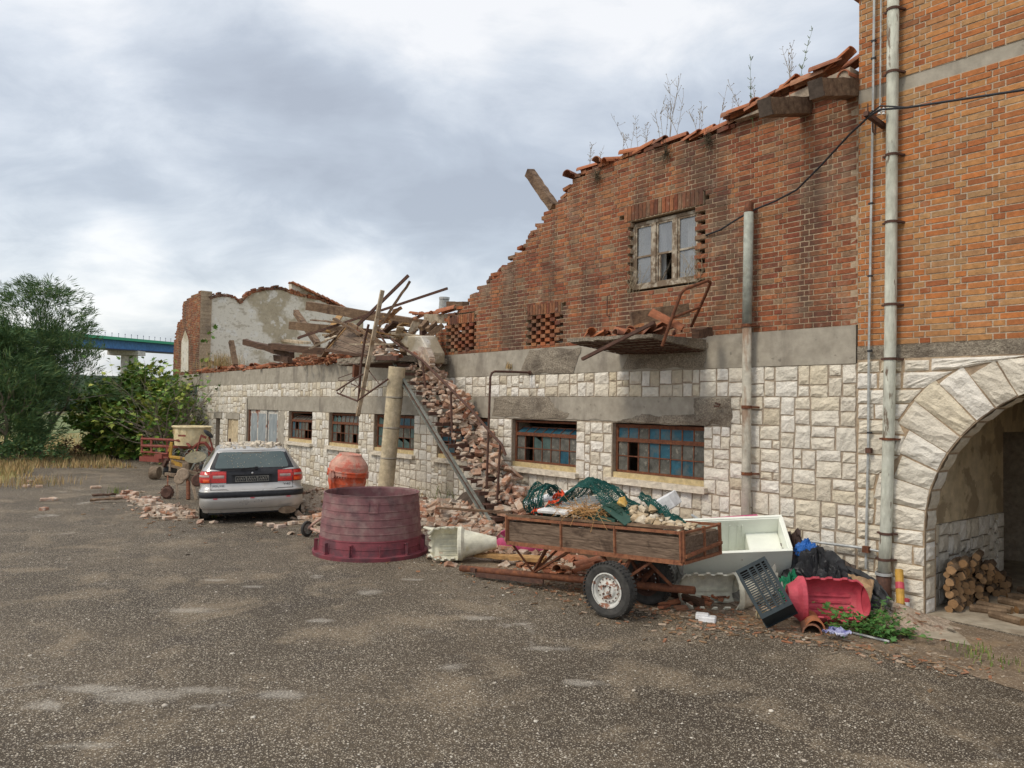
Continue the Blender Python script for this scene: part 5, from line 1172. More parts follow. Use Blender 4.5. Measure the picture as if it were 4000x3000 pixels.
        for s in (.78, 3.35):
            w = MB(); R = Matrix.Rotation(math.pi/2, 3, 'X'); w.lathe([(.16,-.085),(.25,-.095),(.285,-.07),(.29,0),(.285,.07),(.25,.095),(.16,.085)], 28, (-s, sg*.80, .285), R)
            o = w.build('wheel', M['rubber'], t, world=False, smooth=True)
            w = MB(); w.lathe([(0,.03),(.05,.03),(.15,.06),(.17,.085)] , 20, (-s, sg*.80, .285), Matrix.Rotation(-sg*math.pi/2, 3, 'X')); w.build('rim', M['galv'], o, world=False)
            w = MB(); w.lathe([(0,0),(.325,0),(.325,.01)], 24, (-s, sg*(.80+.083), .30), R); w.build('wheel_arch', M['black'], t, world=False)
    # bumper with black rubbing strip
    mb = MB(); mb.grid(lambda u, v: pt(-1.30+2.6*u, .475+.095*v, .012+.012*math.sin(v*math.pi)), 40, 5); mb.build('rubbing_strip', M['trim'], t, world=False, smooth=True)
    mb = MB(); mb.grid(lambda u, v: pt(-1.30+2.6*u, .585+.03*v, .02-.03*v*v), 40, 4); mb.grid(lambda u, v: pt(-1.28+2.56*u, .465-.19*v, .004+.012*math.sin(v*2.6)), 40, 6); mb.grid(lambda u, v: pt(-1.1+2.2*u, .275-.03*v, .012-.03*v), 40, 3)
    mb.build('bumper', M['paint_silver'], t, world=False, smooth=True)
    mb = MB()
    for q in (-.62, .0, .62): mb.box(pt(q, .462, .03), (.008, .07, .018))
    mb.build('strip_clip', M['plastic_red'], t, world=False)
    mb = MB()
    for a, b in (((-.70,.735),(-.70,.62)), ((.70,.735),(.70,.62)), ((-.70,.62),(-.44,.618)), ((-.44,.618),(-.39,.60)), ((-.39,.60),(.39,.60)), ((.39,.60),(.44,.618)), ((.44,.618),(.70,.62)), ((-1.2,.622),(-.70,.62)), ((.70,.62),(1.2,.622))):
        mb.bar(pt(*a, .006), pt(*b, .006), .006, .007)
    mb.build('tailgate_gap', M['black'], t, world=False)
    mb = MB(); mb.grid(lambda u, v: pt(-.34+.68*u, .725+.135*v, .012), 4, 2); mb.bar(pt(-.35,.865,.02), pt(.35,.865,.02), .02, .012); mb.build('plate_recess', M['black'], t, world=False)
    mb = MB(); 
    for k in range(3):
        a = -.285+.19*k; 
        for q0, q1, z0, z1 in ((a,a+.185,.745,.75),(a,a+.185,.835,.84),(a,a+.005,.75,.835),(a+.18,a+.185,.75,.835),(a+.02,a+.16,.79,.794)): mb.grid(lambda u, v: pt(q0+(q1-q0)*u, z0+(z1-z0)*v, .02), 2, 1)
        for j in range(5): mb.bar(pt(a+.02+.03*j,.755,.019), pt(a+.05+.03*j,.83,.019), .004, .004)
    for q in (-.19, .19): mb.lathe([(0,0),(.010,0)], 8, pt(q, .80, .024), Matrix.Rotation(math.pi/2, 3, 'Y'))
    mb.build('plate_holder', M['cloth_grey'], t, world=False)
    mb = MB(); mb.lathe([(0,.01),(.018,.008),(.02,0)], 14, pt(0, .895, .008), Matrix.Rotation(math.pi/2, 3, 'Y')); mb.build('lock_badge', M['chrome'], t, world=False)
    # exhaust and cut-out
    mb = MB(); mb.tube([V(-.3,.60,.20), V(-.01,.60,.20)], .028, 12, caps=False); mb.tube([V(-.02,.60,.20), V(.01,.60,.20)], .036, 12, caps=False); mb.build('exhaust', M['soil_metal'], t, world=False, solid=.004)
    mb = MB(); mb.lathe([(0,0),(.12,0),(.13,.006)], 20, V(.0,.60,.215), Matrix.Rotation(math.pi/2, 3, 'Y'), squash=1.2); mb.v = [(x, y, .215+(z-.215)*.5) for x, y, z in mb.v]; mb.build('exhaust_cutout', M['soil_metal'], t, world=False)
    mb = MB(); mb.b2(-3.9, -.15, -.74, .74, .17, .24); mb.build('underbody', M['black'], t, world=False)
    # lettering
    def text(s, size, q, z, m):
        cu = bpy.data.curves.new('lettering', 'FONT'); cu.body = s; cu.size = size; cu.extrude = .002; cu.align_x = 'CENTER'; cu.space_character = 1.15
        ob = bpy.data.objects.new('tmp', cu); sc.collection.objects.link(ob); dg = bpy.context.evaluated_depsgraph_get(); me = bpy.data.meshes.new_from_object(ob.evaluated_get(dg)); bpy.data.objects.remove(ob)
        c = pt(q, z, .01); R = Matrix(((0,0,1),(1,0,0),(0,1,0)))
        for v in me.vertices: p = V(v.co.x*1.35, v.co.y, v.co.z); y = q + p.x; w = pt(y, z + p.y, .006); v.co = w + V(p.z, 0, 0)
        me.materials.append(m); o = bpy.data.objects.new('lettering', me); sc.collection.objects.link(o); o.parent = t
    text('VOLVO', .042, -.575, .668, M['trim']); text('V40', .052, .60, .665, M['trim'])
    # plaster fallen on the roof
    rr = random.Random(8); mb = MB()
    for k in range(320):
        s, y = rr.uniform(.45, 2.3), rr.uniform(-.56,.56); mb.ico(V(CX, CY, 0) + rz_ @ V(-s, y, 1.35 + .02*y - .03*(abs(y)/.56)**3 - (.02 if s < .5 else 0)), rr.uniform(.012,.035), rr, .4, (1,1,.5))
    for k in range(60): q, z = rr.uniform(-.5,.5), rr.uniform(.99,1.25); p = pt(q, z, .012); mb.ico(V(CX,CY,0)+rz_ @ p, rr.uniform(.003,.008), rr, .3)
    tag(mb.build('plaster_crumbs', M['rubble_dust_pale']), 'pale plaster crumbs strewn over the car roof and rear window', 'debris', kind='stuff')
    pr = None
    for k, (s, y, r) in enumerate(((.62,.02,.08),(.6,.30,.10),(.75,-.42,.07),(.8,.45,.07),(1.0,.1,.08),(.95,-.2,.06),(.62,.16,.05))):
        mb = MB(); mb.ico((0,0,0), r, rr, .35, (1,1,.7)); o = mb.build('plaster_chunk', M['rubble_dust_pale']); o.location = V(CX, CY, 0) + rz_ @ V(-s, y, 1.35+r*.35)
        tag(o, 'pale plaster chunk lying on the car roof', 'plaster chunk', 'plaster chunks on the car roof')
build_car()
# ================================================================ CEMENT MIXER
def build_mixer():
    c = FP(752*SS, 1022*SS, 12.75/ (ray(752*SS,1022*SS).length/ray(752*SS,1022*SS).length)); c = V(0,0,CAM_H) + ray(752*SS, 1021*SS)*12.7
    t = thing('cement_mixer', 'orange cement mixer with dusty drum standing behind the red tub', 'cement mixer', (c.x, c.y, 0))
    R = Matrix.Rotation(.10, 3, 'Y') @ Matrix.Rotation(-.06, 3, 'X'); k = .98
    mb = MB(); mb.lathe([(.322*k,.035),(.325*k,.11),(.30*k,.17),(.195*k,.29),(.185*k,.315)], 36, c, R); mb.lathe([(.0,.295),(.185*k,.315)], 36, c, R); mb.build('drum_top', M['drum_dusty'], t, smooth=False)
    mb = MB(); mb.lathe([(.315*k,-.03),(.315*k,-.16),(.27*k,-.30),(.16*k,-.38),(0,-.40)], 36, c, R); mb.build('drum_bowl', M['orange_paint'], t)
    mb = MB(); mb.lathe([(.316*k,-.035),(.345*k,-.03),(.345*k,.0),(.335*k,.002),(.335*k,.022),(.345*k,.025),(.345*k,.04),(.322*k,.045)], 48, c, R)
    for i in range(48): w = 2*math.pi*i/48; mb.box(c + R @ V(math.cos(w)*.337*k, math.sin(w)*.337*k, -.045), (.02,.012,.025), R @ Matrix.Rotation(w, 3, 'Z'))
    mb.build('ring_gear', M['orange_paint'], t)
    side = V(.629,.777,0); back = V(-.777,.629,0)
    mb = MB(); a = c - side*.20 - back*.31; mb.bar(a+V(0,0,.06), a-V(0,0,.42), .05, .05); mb.tube([a+V(0,0,-.02)-back*.03, a+V(0,0,-.02)+back*.02], .05, 14); mb.bar(a+V(0,0,-.40), c - V(0,0,.62), .05, .05); mb.build('yoke', M['orange_paint'], t)
    wl = G(1199, 2095); wl.z = .125; wr = wl + V(.08, .55, 0)
    mb = MB(); mb.tube([wl, c + V(0,0,-.42)], .022, 8); mb.tube([wl+V(0,.05,0), V(c.x+.55, c.y-.55, .12)+V(0,0,.0), V(c.x+.5,c.y+.1,.06)], .022, 8); mb.tube([V(c.x,c.y,.3), V(c.x-.3,c.y+.45,.0)], .022, 8); mb.tube([V(c.x,c.y,.3), V(c.x+.4,c.y+.45,.0)], .022, 8); mb.build('frame', M['frame_pink'], t)
    mb = MB(); RW = Matrix.Rotation(-.12, 3, 'Z') @ Matrix.Rotation(math.pi/2, 3, 'X'); 
    R2 = Matrix.Rotation(.35, 3, 'Z') @ Matrix.Rotation(math.pi/2, 3, 'Y') 
    mb.lathe([(.085,-.022),(.118,-.024),(.125,-.015),(.125,.015),(.118,.024),(.085,.022)], 28, wl, R2); o = mb.build('wheel', M['rubber'], t, smooth=True)
    mb = MB(); mb.lathe([(0,.022),(.022,.022),(.022,.009),(.082,.009),(.085,.022)], 20, wl, R2); mb.lathe([(0,-.022),(.022,-.022),(.022,-.009),(.082,-.009),(.085,-.022)], 20, wl, R2)
    for i in range(6): w = 2*math.pi*i/6; mb.bar(wl + R2 @ V(math.cos(w)*.02, math.sin(w)*.02, .015), wl + R2 @ V(math.cos(w)*.083, math.sin(w)*.083, .015), .012, .009)
    mb.build('rim', M['cloth_grey'], o)
build_mixer()
# ================================================================ TRAILER
def build_trailer():
    # box: near bottom-left, near bottom-right, far side offset
    a = V(-7.18, 5.80, .55); b = V(-4.90, 6.20, .645); ux = (b-a).normalized(); L = (b-a).length
    uy = V(-ux.y, ux.x, 0).normalized(); uz = ux.cross(uy); WDT, HH = .80, .30
    t = thing('farm_trailer', 'rusty flat trailer with grey plank sides, loaded with rubbish, leaning on its drawbar', 'trailer', (-5.6, 6.4, 0))
    P = lambda x, y, z: a + ux*x + uy*y + uz*z
    # planks
    for (p, q, lab) in ((P(0,0,0), P(L,0,0), None), (P(0,WDT,0), P(L,WDT,0), None), (P(L,0,0), P(L,WDT,0), None), (P(0,0,0), P(0,WDT,0), None)):
        mb = MB(); d = (q-p).normalized()
        for k in range(2): z = .055 + .125*k; mb.bar(p+uz*z+d*.03, q+uz*z-d*.03, .022, .118 if k else .125, nseg=10, wob=.0025, rng=random.Random(int(p.x*10)+k))
        mb.build('side_planks', M['wood_grey'], t)
    mb = MB()
    for k in range(4): mb.bar(P(.02,.1+k*.2,.01), P(L-.02,.1+k*.2,.01), .19, .02)
    mb.build('floor', M['wood_old'], t)
    mb = MB(); mb.bar(P(0,.02,.315)-ux*.0, P(L,.02,.33), .06, .025, nseg=10, wob=.004); mb.build('top_plank', M['wood_old'], t)
    for y in (-.012, WDT+.012):
        mb = MB(); mb.bar(P(-.01,y,-.01), P(L+.01,y,-.01), .03, .045); mb.bar(P(-.01,y,.285), P(L+.01,y,.285), .02, .03)
        for x in (0, .35*L, .66*L, L): mb.bar(P(x,y-.004*(1 if y < 0 else -1),-.0), P(x,y,.30), .05 if x in (0, L) else .035, .02)
        mb.build('side_frame', M['rust_orange'], t)
    for x in (-.012, L+.012):
        mb = MB(); mb.bar(P(x,0,-.01), P(x,WDT,-.01), .045, .03); mb.bar(P(x,0,.285), P(x,WDT,.285), .02, .02)
        for y in (0, WDT*.55, WDT): mb.bar(P(x,y,0), P(x,y,.31), .03, .03)
        if x > 0: mb.bar(P(L+.02,.0,.05), P(L+.02,WDT,.10), .05, .03)
        mb.build('end_frame', M['rust_orange'], t)
    # drawbar and axle
    d0, d1 = V(-8.14, 5.80, .07), V(-5.00, 6.52, .30)
    mb = MB(); mb.tube([d0, lerp(d0, d1, .33), d1], .042, 12); mb.build('drawbar', M['rust'], t, smooth=True)
    mb = MB(); mb.bar(lerp(d0,d1,.10)-V(0,.06,.05), lerp(d0,d1,.42)-V(0,.05,.055), .03, .05); mb.box(lerp(d0,d1,.08)+V(0,-.04,0), (.1,.03,.05)); mb.build('jockey_plate', M['rust_dark'], t)
    j = lerp(d0, d1, .36); jb = lerp(d0, d1, .97)
    mb = MB()
    for q in (P(.05,.02,-.03), P(.55,.05,-.03), P(.55,.35,-.03), P(.9,.02,-.03)): mb.bar(j+V(0,0,.03), q, .035, .025)
    mb.build('front_struts', M['rust'], t)
    wn = V(-5.57, 5.86, .285); wf = wn + uy*.76
    mb = MB(); mb.tube([wn, wf], .03, 10); mb.build('axle', M['rust_dark'], t)
    mb = MB(); ax = lerp(wn, wf, .5)
    for x, y in ((1.32,.05),(1.68,.05),(1.15,.75),(1.95,.05),(1.9,.75),(1.4,.4)): mb.bar(P(x,y,-.03), lerp(wn, wf, .18 if y < .4 else .82)+V(0,0,.03), .035, .025)
    mb.bar(P(L-.45,.04,-.03), lerp(d0,d1,.93), .035, .03); mb.bar(P(L-.5,.7,-.03), lerp(d0,d1,.80), .035, .03); mb.build('rear_struts', M['rust'], t)
    axd = (wn-wf).normalized(); RW = axd.to_track_quat('Z', 'X').to_matrix()
    for c, lab, mt in ((wn, 'near wheel with rusty white rim', M['rustwhite']), (wf, 'far wheel with dark rusty rim', M['rust_dark'])):
        mb = MB(); r = .285; n = 44; pr = [(.175,-.05),(.205,-.060),(.245,-.066),(.272,-.056),(.283,-.040),(.285,0),(.283,.040),(.272,.056),(.245,.066),(.205,.060),(.175,.05)]
        mb.lathe(pr, n, c, RW)
        # deflated: flattened where it meets the ground
        mb.v = [(x, y, max(z, .004 + .004*random.Random(i).random())) if z < .05 else (x, y, z) for i, (x, y, z) in enumerate(mb.v)]
        for i in range(n):
            w = 2*math.pi*i/n
            for s_ in (-.055, .055, 0): 
                q = c + RW @ V(math.cos(w)*.284, math.sin(w)*.284, s_)
                if q.z > .05: mb.box(q, (.010, .026, .03), RW @ Matrix.Rotation(w, 3, 'Z'))
        o = mb.build('wheel', M['rubber'], t, smooth=False); o['label'] = lab
        mb = MB(); mb.lathe([(.170,.062),(.183,.060),(.176,.048),(.150,.040),(.140,.012),(.128,.010),(.125,.026),(.095,.030),(.075,.048),(.055,.050),(.05,.035),(.032,.033),(.030,.055),(0,.057)], 40, c, RW)
        mb.build('rim', mt, o, smooth=False)
        mb = MB()
        for i in range(16): w = 2*math.pi*(i+.5)/16; mb.lathe([(0,.0),(.0095,0)], 8, c + RW @ V(math.cos(w)*.117, math.sin(w)*.117, .031), RW)
        for i in range(4): w = 2*math.pi*(i+.5)/4; mb.lathe([(0,.012),(.012,.010),(.012,0)], 6, c + RW @ V(math.cos(w)*.056, math.sin(w)*.056, .048), RW)
        mb.build('rim_holes', M['rust_dark'] if mt is not M['rust_dark'] else M['enamel_w'], o)
    return (lambda x, y, z: P(x*L/2.71, y, z)), L, WDT, a
TP, TL, TW, TA = build_trailer()
# ================================================================ load of the trailer
def surf_net(name, fn, nu, nv, th, m, label, cat='netting'):
    mb = MB(); vs = []; fs = []
    # diamond cells
    for j in range(nv+1):
        for i in range(nu+1): vs.append(fn((i + (.5 if j % 2 else 0))/nu, j/nv))
    es = []
    for j in range(nv):
        for i in range(nu):
            a = j*(nu+1)+i
            if j % 2 == 0: es += [(a, a+nu+1), (a+1, a+nu+1)]
            else: es += [(a, a+nu+1), (a, a+nu+2)]
    for p, q in es:
        p, q = vs[p], vs[q]
        if (q-p).length < .3: mb.bar(p, q, th, th)
    return single(name, mb, m, label, cat)
T0_ = lambda x, y, z: TP(x, y, z)
rn = random.Random(17)
def net_a(u, v):   # bulging loop at the front end
    w = 2*math.pi*v; r = .20 + .05*fbm(u*4, v*5); c = TP(.24 + .22*u, .30 + .1*u, .47 + .02*fbm(u*3, 2)); 
    return c + V(.03*fbm(u*9, v*7, 1), r*math.cos(w)*.9 + .04*fbm(u*7, v*7, 3), r*math.sin(w)*.95 + .03*fbm(u*6, v*8, 2))
surf_net('green_netting', net_a, 26, 40, .006, M['net_green'], 'bulging bundle of dark green plastic mesh at the front end of the trailer')
def net_b(u, v):
    x = .30 + 1.95*u; k = math.exp(-((u-.42)/.20)**2)*.34 + math.exp(-((u-.62)/.3)**2)*.14 - .08*u
    return TP(x + .03*fbm(u*8, v*5), .10 + .62*v + .05*fbm(u*6, v*6, 2), .34 + k*(.35+.65*math.sin(math.pi*(.25+.6*v))) + .05*fbm(u*9, v*7, 4) + .02)
surf_net('green_netting', net_b, 92, 40, .0065, M['net_green'], 'long crumpled sheet of dark green mesh draped over the middle of the trailer load')
def net_c(u, v): return TP(1.9 + .62*u, .30 + .10*v + .03*fbm(u*5, v*5), .58 - .30*u + .05*fbm(u*8, v*7, 4) + .06*v)
surf_net('green_netting', net_c, 40, 12, .0055, M['net_green'], 'tail of dark green mesh trailing down over the stones on the trailer')
for k, (x, y, z, r) in enumerate(((.42,.12,.35,.09),(.62,.25,.40,.17),(.52,.45,.50,.12))):
    mb = MB(); mb.grid(lambda u, v: TP(x + r*1.6*(u-.5) + .02*fbm(u*9, v*9, k), y + r*(v-.5), z + .06*fbm(u*7+k, v*7) + r*.5*math.sin(u*3.1)), 8, 8)
    fs = [f for i, f in enumerate(mb.f) if rn.random() < .6]; mb.f = fs; mb.m = [0]*len(fs)
    single('orange_netting', mb, M['net_orange'], ('scrap of orange safety mesh at the near edge of the trailer', 'widest scrap of orange safety mesh under the green netting', 'upper scrap of orange safety mesh behind the green netting')[k], 'netting', solid=.005)
def slab3(p, u, w, h, name, m, lab, cat, bevel=.01, th=.03):
    n = u.cross(w).normalized()*th; mb = MB(); q = [p, p+u, p+u+w, p+w]
    mb.add(q + [x+n for x in q], [(3,2,1,0),(4,5,6,7),(0,1,5,4),(1,2,6,5),(2,3,7,6),(3,0,4,7)]); return single(name, mb, m, lab, cat, bevel=bevel)
slab3(TP(.48,.05,.36), TP(1.02,.02,.36)-TP(.48,.05,.36), TP(.78,.62,.50)-TP(.48,.05,.36), 0, 'enamel_panel', M['enamel_w'], 'rust stained white enamel panel lying across the trailer', 'panel', th=.045)
slab3(TP(.0,.30,.40), TP(.42,.42,.47)-TP(.0,.30,.40), TP(.05,.70,.47)-TP(.0,.30,.40), 0, 'foam_board', M['foam'], 'white foam board poking out under the green mesh bundle', 'foam board', th=.05)
slab3(TP(1.75,.75,.46), TP(2.0,.80,.58)-TP(1.75,.75,.46), TP(1.70,1.0,.50)-TP(1.75,.75,.46), 0, 'foam_box', M['foam'], 'white foam box with slanting side behind the trailer load', 'foam box', th=-.16)
# green plastic chair parts
mb = MB()
mb.bar(TP(1.05,.12,.40), TP(1.78,.02,.33), .045, .07); mb.bar(TP(1.10,.25,.40), TP(1.80,.2,.345), .045, .05)
arc = [TP(1.45+.50*u, .08, .35+.16*math.sin(math.pi*min(1,u*1.15))**.8 if u < .87 else .35+.16*math.sin(math.pi*min(1,u*1.15))) for u in [i/12 for i in range(13)]]
for p, q in zip(arc, arc[1:]): mb.bar(p, q, .10, .035)
mb.bar(TP(1.62,.06,.50), TP(1.98,.02,.34), .13, .02, .5); mb.tube([TP(.98,.1,.34), TP(1.0,.1,.39), TP(1.3,.1,.40)], .028, 8)
single('chair_parts', mb, M['plastic_dgreen'], 'dark green plastic garden chair in pieces on the trailer', 'chair parts', bevel=.006)
prs = []
for k in range(95):
    x = rn.uniform(1.80, 2.60); hmax = max(.02, .27*(1-abs(x-2.0)/.62)); y = rn.uniform(.06,.55); z = .26 + hmax*rn.uniform(.5,1)*(1-abs(y-.3)/.6)
    mb = MB(); mb.ico((0,0,0), rn.uniform(.025,.07), rn, .35, (1,.9,.7)); o = mb.build('stone_lump', M['rubble_stone']); o.location = TP(x, y, z); o.rotation_euler = rotm(rn)
    tag(o, 'pale sandy stone in the heap at the rear end of the trailer', 'stone', 'stones heaped on the trailer')
mb = MB(); mb.ico(TP(1.72,.22,.52), .06, rn, .4); single('foam_lump', mb, M['sponge'], 'lump of yellow orange foam between green netting and stones', 'foam lump')
# ================================================================ WHITE FREEZER BODY
def box_open(A, B, C, depth, th=.05):
    pass
A, B, C_ = V(-5.62, 7.12, .50), W(1713*SS, 1190*SS, 7.95), W(1701*SS, 1113*SS, 8.32)
def build_freezer():
    u = (B-A); L = u.length; u.normalize(); w = (C_-B); w = w - u*w.dot(u); Wd = w.length; w.normalize(); n = u.cross(w).normalized()
    t = thing('chest_freezer', 'empty white chest freezer body without lid, lying tilted on the rubbish', 'freezer', (-5.3, 7.5, 0))
    P = lambda x, y, z: A + u*x + w*y + n*z
    dp = .61; th = .045
    def blk(mb, x0, x1, y0, y1, z0, z1):
        vs = [P(x, y, z) for x, y, z in ((x0,y0,z0),(x1,y0,z0),(x1,y1,z0),(x0,y1,z0),(x0,y0,z1),(x1,y0,z1),(x1,y1,z1),(x0,y1,z1))]
        mb.add(vs, ((0,3,2,1),(4,5,6,7),(0,1,5,4),(1,2,6,5),(2,3,7,6),(3,0,4,7)))
    mb = MB(); blk(mb,0,L,0,th,-dp,0); blk(mb,0,L,Wd-th,Wd,-dp,0); blk(mb,0,th,th,Wd-th,-dp,0); blk(mb,L-th,L,th,Wd-th,-dp,0); blk(mb,0.002,L-.002,.002,Wd-.002,-dp-.001,-dp+.05)
    mb.build('shell', M['enamel'], t, bevel=.008, segs=2)
    mb = MB(); blk(mb, L-.42, L-th-.001, th+.001, Wd-th-.001, -dp+.05, -.22); mb.build('compressor_hump', M['enamel'], t, bevel=.01)
    for x in (L*.36, L*.42, L*.50, L*.58, L*.62): mb = MB(); mb.bar(P(x, Wd-th-.004, -.08), P(x, Wd-th-.004, -dp+.07), .012, .014); mb.build('inner_rib', M['enamel'], t)
    mb = MB()
    for x0, x1, y0, y1 in ((0,L,-.006,.03),(0,L,Wd-.03,Wd+.006),(-.006,.03,.03,Wd-.03),(L-.03,L+.006,.03,Wd-.03)): blk(mb, x0, x1, y0, y1, .001, .012)
    mb.build('rim', M['enamel'], t, bevel=.004)
    mb = MB(); blk(mb, L+.0065, L+.010, .06, Wd-.02, -.05, -.002); 
    mb.build('rust_strip', M['rust_orange'], t)
    mb = MB(); blk(mb, -.004, -.001, .03, Wd-.03, -dp+.03, -.03); mb.build('end_panel', M['foam_dirty'], t)
build_freezer()
mb = MB()
for k in range(150):
    c = TP(1.26 + rn.gauss(0,.17), .10+rn.gauss(0,.06), .41 + rn.gauss(0,.03)); d = V(rn.gauss(0,1), rn.gauss(0,.5), rn.gauss(-.12,.3)).normalized()*rn.uniform(.08,.22)
    mb.tube([c-d, c+V(0,0,rn.uniform(-.02,.04)), c+d], .0028, 4)
tag(mb.build('twig_bundle', M['twig']), 'tangle of orange brown dry twigs on the trailer load', 'twigs', kind='stuff')
# pink lid edge behind freezer
mb = MB(); a_, b_ = W(1500*SS, 1122*SS, 8.3), W(1625*SS, 1113*SS, 8.3); mb.bar(V(a_.x,8.3,a_.z-.02), V(b_.x,8.3,b_.z-.02), .3, .05)
single('pink_board', mb, M['plastic_pink'], 'dusty pink plastic board leaning between freezer and wall', 'board', bevel=.02)
mb = MB(); mb.tube([W(2703,2012,7.9), W(2740,2035,7.85), W(2760,2045,7.8)], .018, 8); single('hinge_bar', mb, M['galv'], 'bent metal hinge bar sticking up at the left rim of the freezer', 'hinge')
# ================================================================ NOTCHED PLASTIC HALF SHELLS
def half_shell(name, label, m, c, axis, openv, k=1.0, Lb=.62, r=.235, neck=.085, Lc=.34, nub=True, gap=2.3, nubend=False):
    axis = Vector(axis).normalized(); op = Vector(openv); op = (op - axis*op.dot(axis)).normalized(); sd_ = axis.cross(op)
    t = thing(name, label, 'plastic shell', c)
    c = Vector(c); FR = lambda x, r_, w: c + axis*x*k + (op*math.cos(w) + sd_*math.sin(w))*r_*k
    prof_ = [(-.02, r*.72), (.03, r*.93), (.10, r), (Lb*.5, r*1.02), (Lb*.86, r), (Lb, r*.93)]
    mb = MB(); nx, nw = 30, 30
    def rad_(x):
        for (a, b), (c2, d) in zip(prof_, prof_[1:]):
            if x <= c2: return b+(d-b)*(x-a)/(c2-a)
        return prof_[-1][1]
    def fn(off):
        def f(u, v):
            x = -.02 + (Lb+.02)*u; n = int(u*9) % 2
            g = gap/2 + (.24 if n else 0) - .25*(u > .9) ; w = g + (2*math.pi-2*g)*v
            rr_ = rad_(x) - off
            if nubend is False and u == 0: x -= (.035 if int(v*14) % 2 else 0)
            return FR(x, rr_, w)
        return f
    mb.grid(fn(0), nx, nw); mb.grid(fn(.022), nx, nw)
    # rims joining both skins along the two long edges and the end
    for v in (0, 1): mb.grid(lambda u, q: fn(.022*q)(u, v), nx, 1)
    mb.grid(lambda u, q: fn(.022*q)(0, u), nw, 1)
    mb.build('shell', m, t, smooth=False)
    mb = MB(); mb.lathe([(r*.93*k, 0), (r*.99*k, .01), (r*.99*k, .05*k), (r*.80*k, .09*k), (neck*k*1.05, Lc*k), (neck*k, Lc*k+.01), (neck*.7*k, Lc*k+.008)], 32, c + axis*(Lb-.05)*k, axis.to_track_quat('Z', 'X').to_matrix())
    mb.build('neck', m, t, smooth=False, solid=.006)
    mb = MB()
    for j in range(5):
        w = math.pi + (j-2)*.34; mb.bar(FR(.08, r-.03, w), FR(Lb-.06, r-.03, w), .02, .022)
    mb.build('inner_ribs', m, t)
    if nub: 
        mb = MB(); mb.bar(FR(.03, r*.95, math.pi*(.62 if nub == 2 else 1.38)), FR(-.13, r*1.15, math.pi*(.62 if nub == 2 else 1.38)), .12*k, .05*k, taper=.55); mb.build('lug', m, t, bevel=.012)
    if nubend:
        mb = MB(); e = MB(); 
        mb.grid(lambda u, v: FR(-.02-.05*(1-v**2), r*.72*v, gap/2+.1+(2*math.pi-gap-.2)*u), 16, 5); mb.build('closed_end', m, t)
    return t
half_shell('plastic_shell', 'cream notched plastic half shell with long cone neck, beside the red tub', M['plastic_cream'], V(-9.02, 5.92, .235), V(.62,.78,.04), V(.50,-.85,.25), 1.0, Lb=.42, gap=2.2, nub=1, Lc=.52, neck=.075)
half_shell('plastic_shell', 'cream notched plastic half shell lying open below the freezer', M['plastic_cream'], V(-5.42, 6.90, .14), V(.60,.80,.0), V(.40,-.60,.62), .96, Lb=.62, gap=2.5, nub=2, nubend=True)
half_shell('plastic_shell', 'bright red notched plastic half shell beside the weeds', M['plastic_red'], V(-3.82, 7.70, .26), V(-.72,-.62,-.02), V(.25,-.75,.55), .98, Lb=.62, gap=2.5, nub=1, nubend=True, Lc=.16, neck=.14)
half_shell('plastic_shell', 'pink notched plastic half shell full of leaves behind the trailer front', M['plastic_pink'], V(-8.9, 7.05, .22), V(.70,.70,.0), V(-.1,-.25,.9), 1.05, Lb=.75, gap=2.4, nub=1, nubend=True, Lc=.3)
# ================================================================ DARK CRATE
def build_crate():
    p0 = V(-4.74, 6.96, .40); uL = (V(-4.33, 6.83, .0) - p0).normalized(); L = .56
    wv = (V(-4.50, 7.14, .56)-p0); wv = (wv - uL*wv.dot(uL)).normalized(); Wd = .33; nv2 = uL.cross(wv).normalized(); Hh = .24
    if nv2.y > 0: nv2 = -nv2
    t = thing('slatted_crate', 'dark navy slatted plastic crate standing tilted against the cream shell', 'crate', p0)
    P = lambda x, y, z: p0 + uL*x + wv*y + nv2*z
    mb = MB()
    def blk(x0, x1, y0, y1, z0, z1):
        vs = [P(x, y, z) for x, y, z in ((x0,y0,z0),(x1,y0,z0),(x1,y1,z0),(x0,y1,z0),(x0,y0,z1),(x1,y0,z1),(x1,y1,z1),(x0,y1,z1))]
        mb.add(vs, ((0,3,2,1),(4,5,6,7),(0,1,5,4),(1,2,6,5),(2,3,7,6),(3,0,4,7)))
    # slatted bottom faces the camera (z = Hh), opening away
    for y in (0, Wd-.03): blk(0,L,y,y+.03,Hh-.012,Hh)
    for x in (0, L-.04): blk(x,x+.04,.03,Wd-.03,Hh-.012,Hh)
    for y in (.12,.19,.26): blk(.04,L-.04,y-.01,y+.01,Hh-.010,Hh+.004)
    for k in range(20): x = .06+.025*k; blk(x,x+.010,.03,Wd-.03,Hh-.009,Hh-.001)
    mb.build('base_grid', M['plastic_navy'], t); 
    for y, inn in ((0, 1), (Wd-.012, -1)):
        mb = MB(); blk(0,L,y,y+.012,0,.05); blk(0,L,y,y+.012,Hh-.05,Hh-.012); blk(0,.05,y,y+.012,.05,Hh-.05); blk(L-.05,L,y,y+.012,.05,Hh-.05)
        for k in range(19): x = .06+.026*k; blk(x,x+.011,y,y+.012,.05,Hh-.05)
        blk(-.01,L+.01,y-.012*inn,y+.001*inn,0,.022); mb.build('long_side', M['plastic_navy'], t)
    for x in (0, L-.012): mb = MB(); blk(x,x+.012,.012,Wd-.012,0,Hh-.012); blk(x-.01,x+.02,.0,Wd,0,.022); mb.build('short_side', M['plastic_navy'], t)
build_crate()
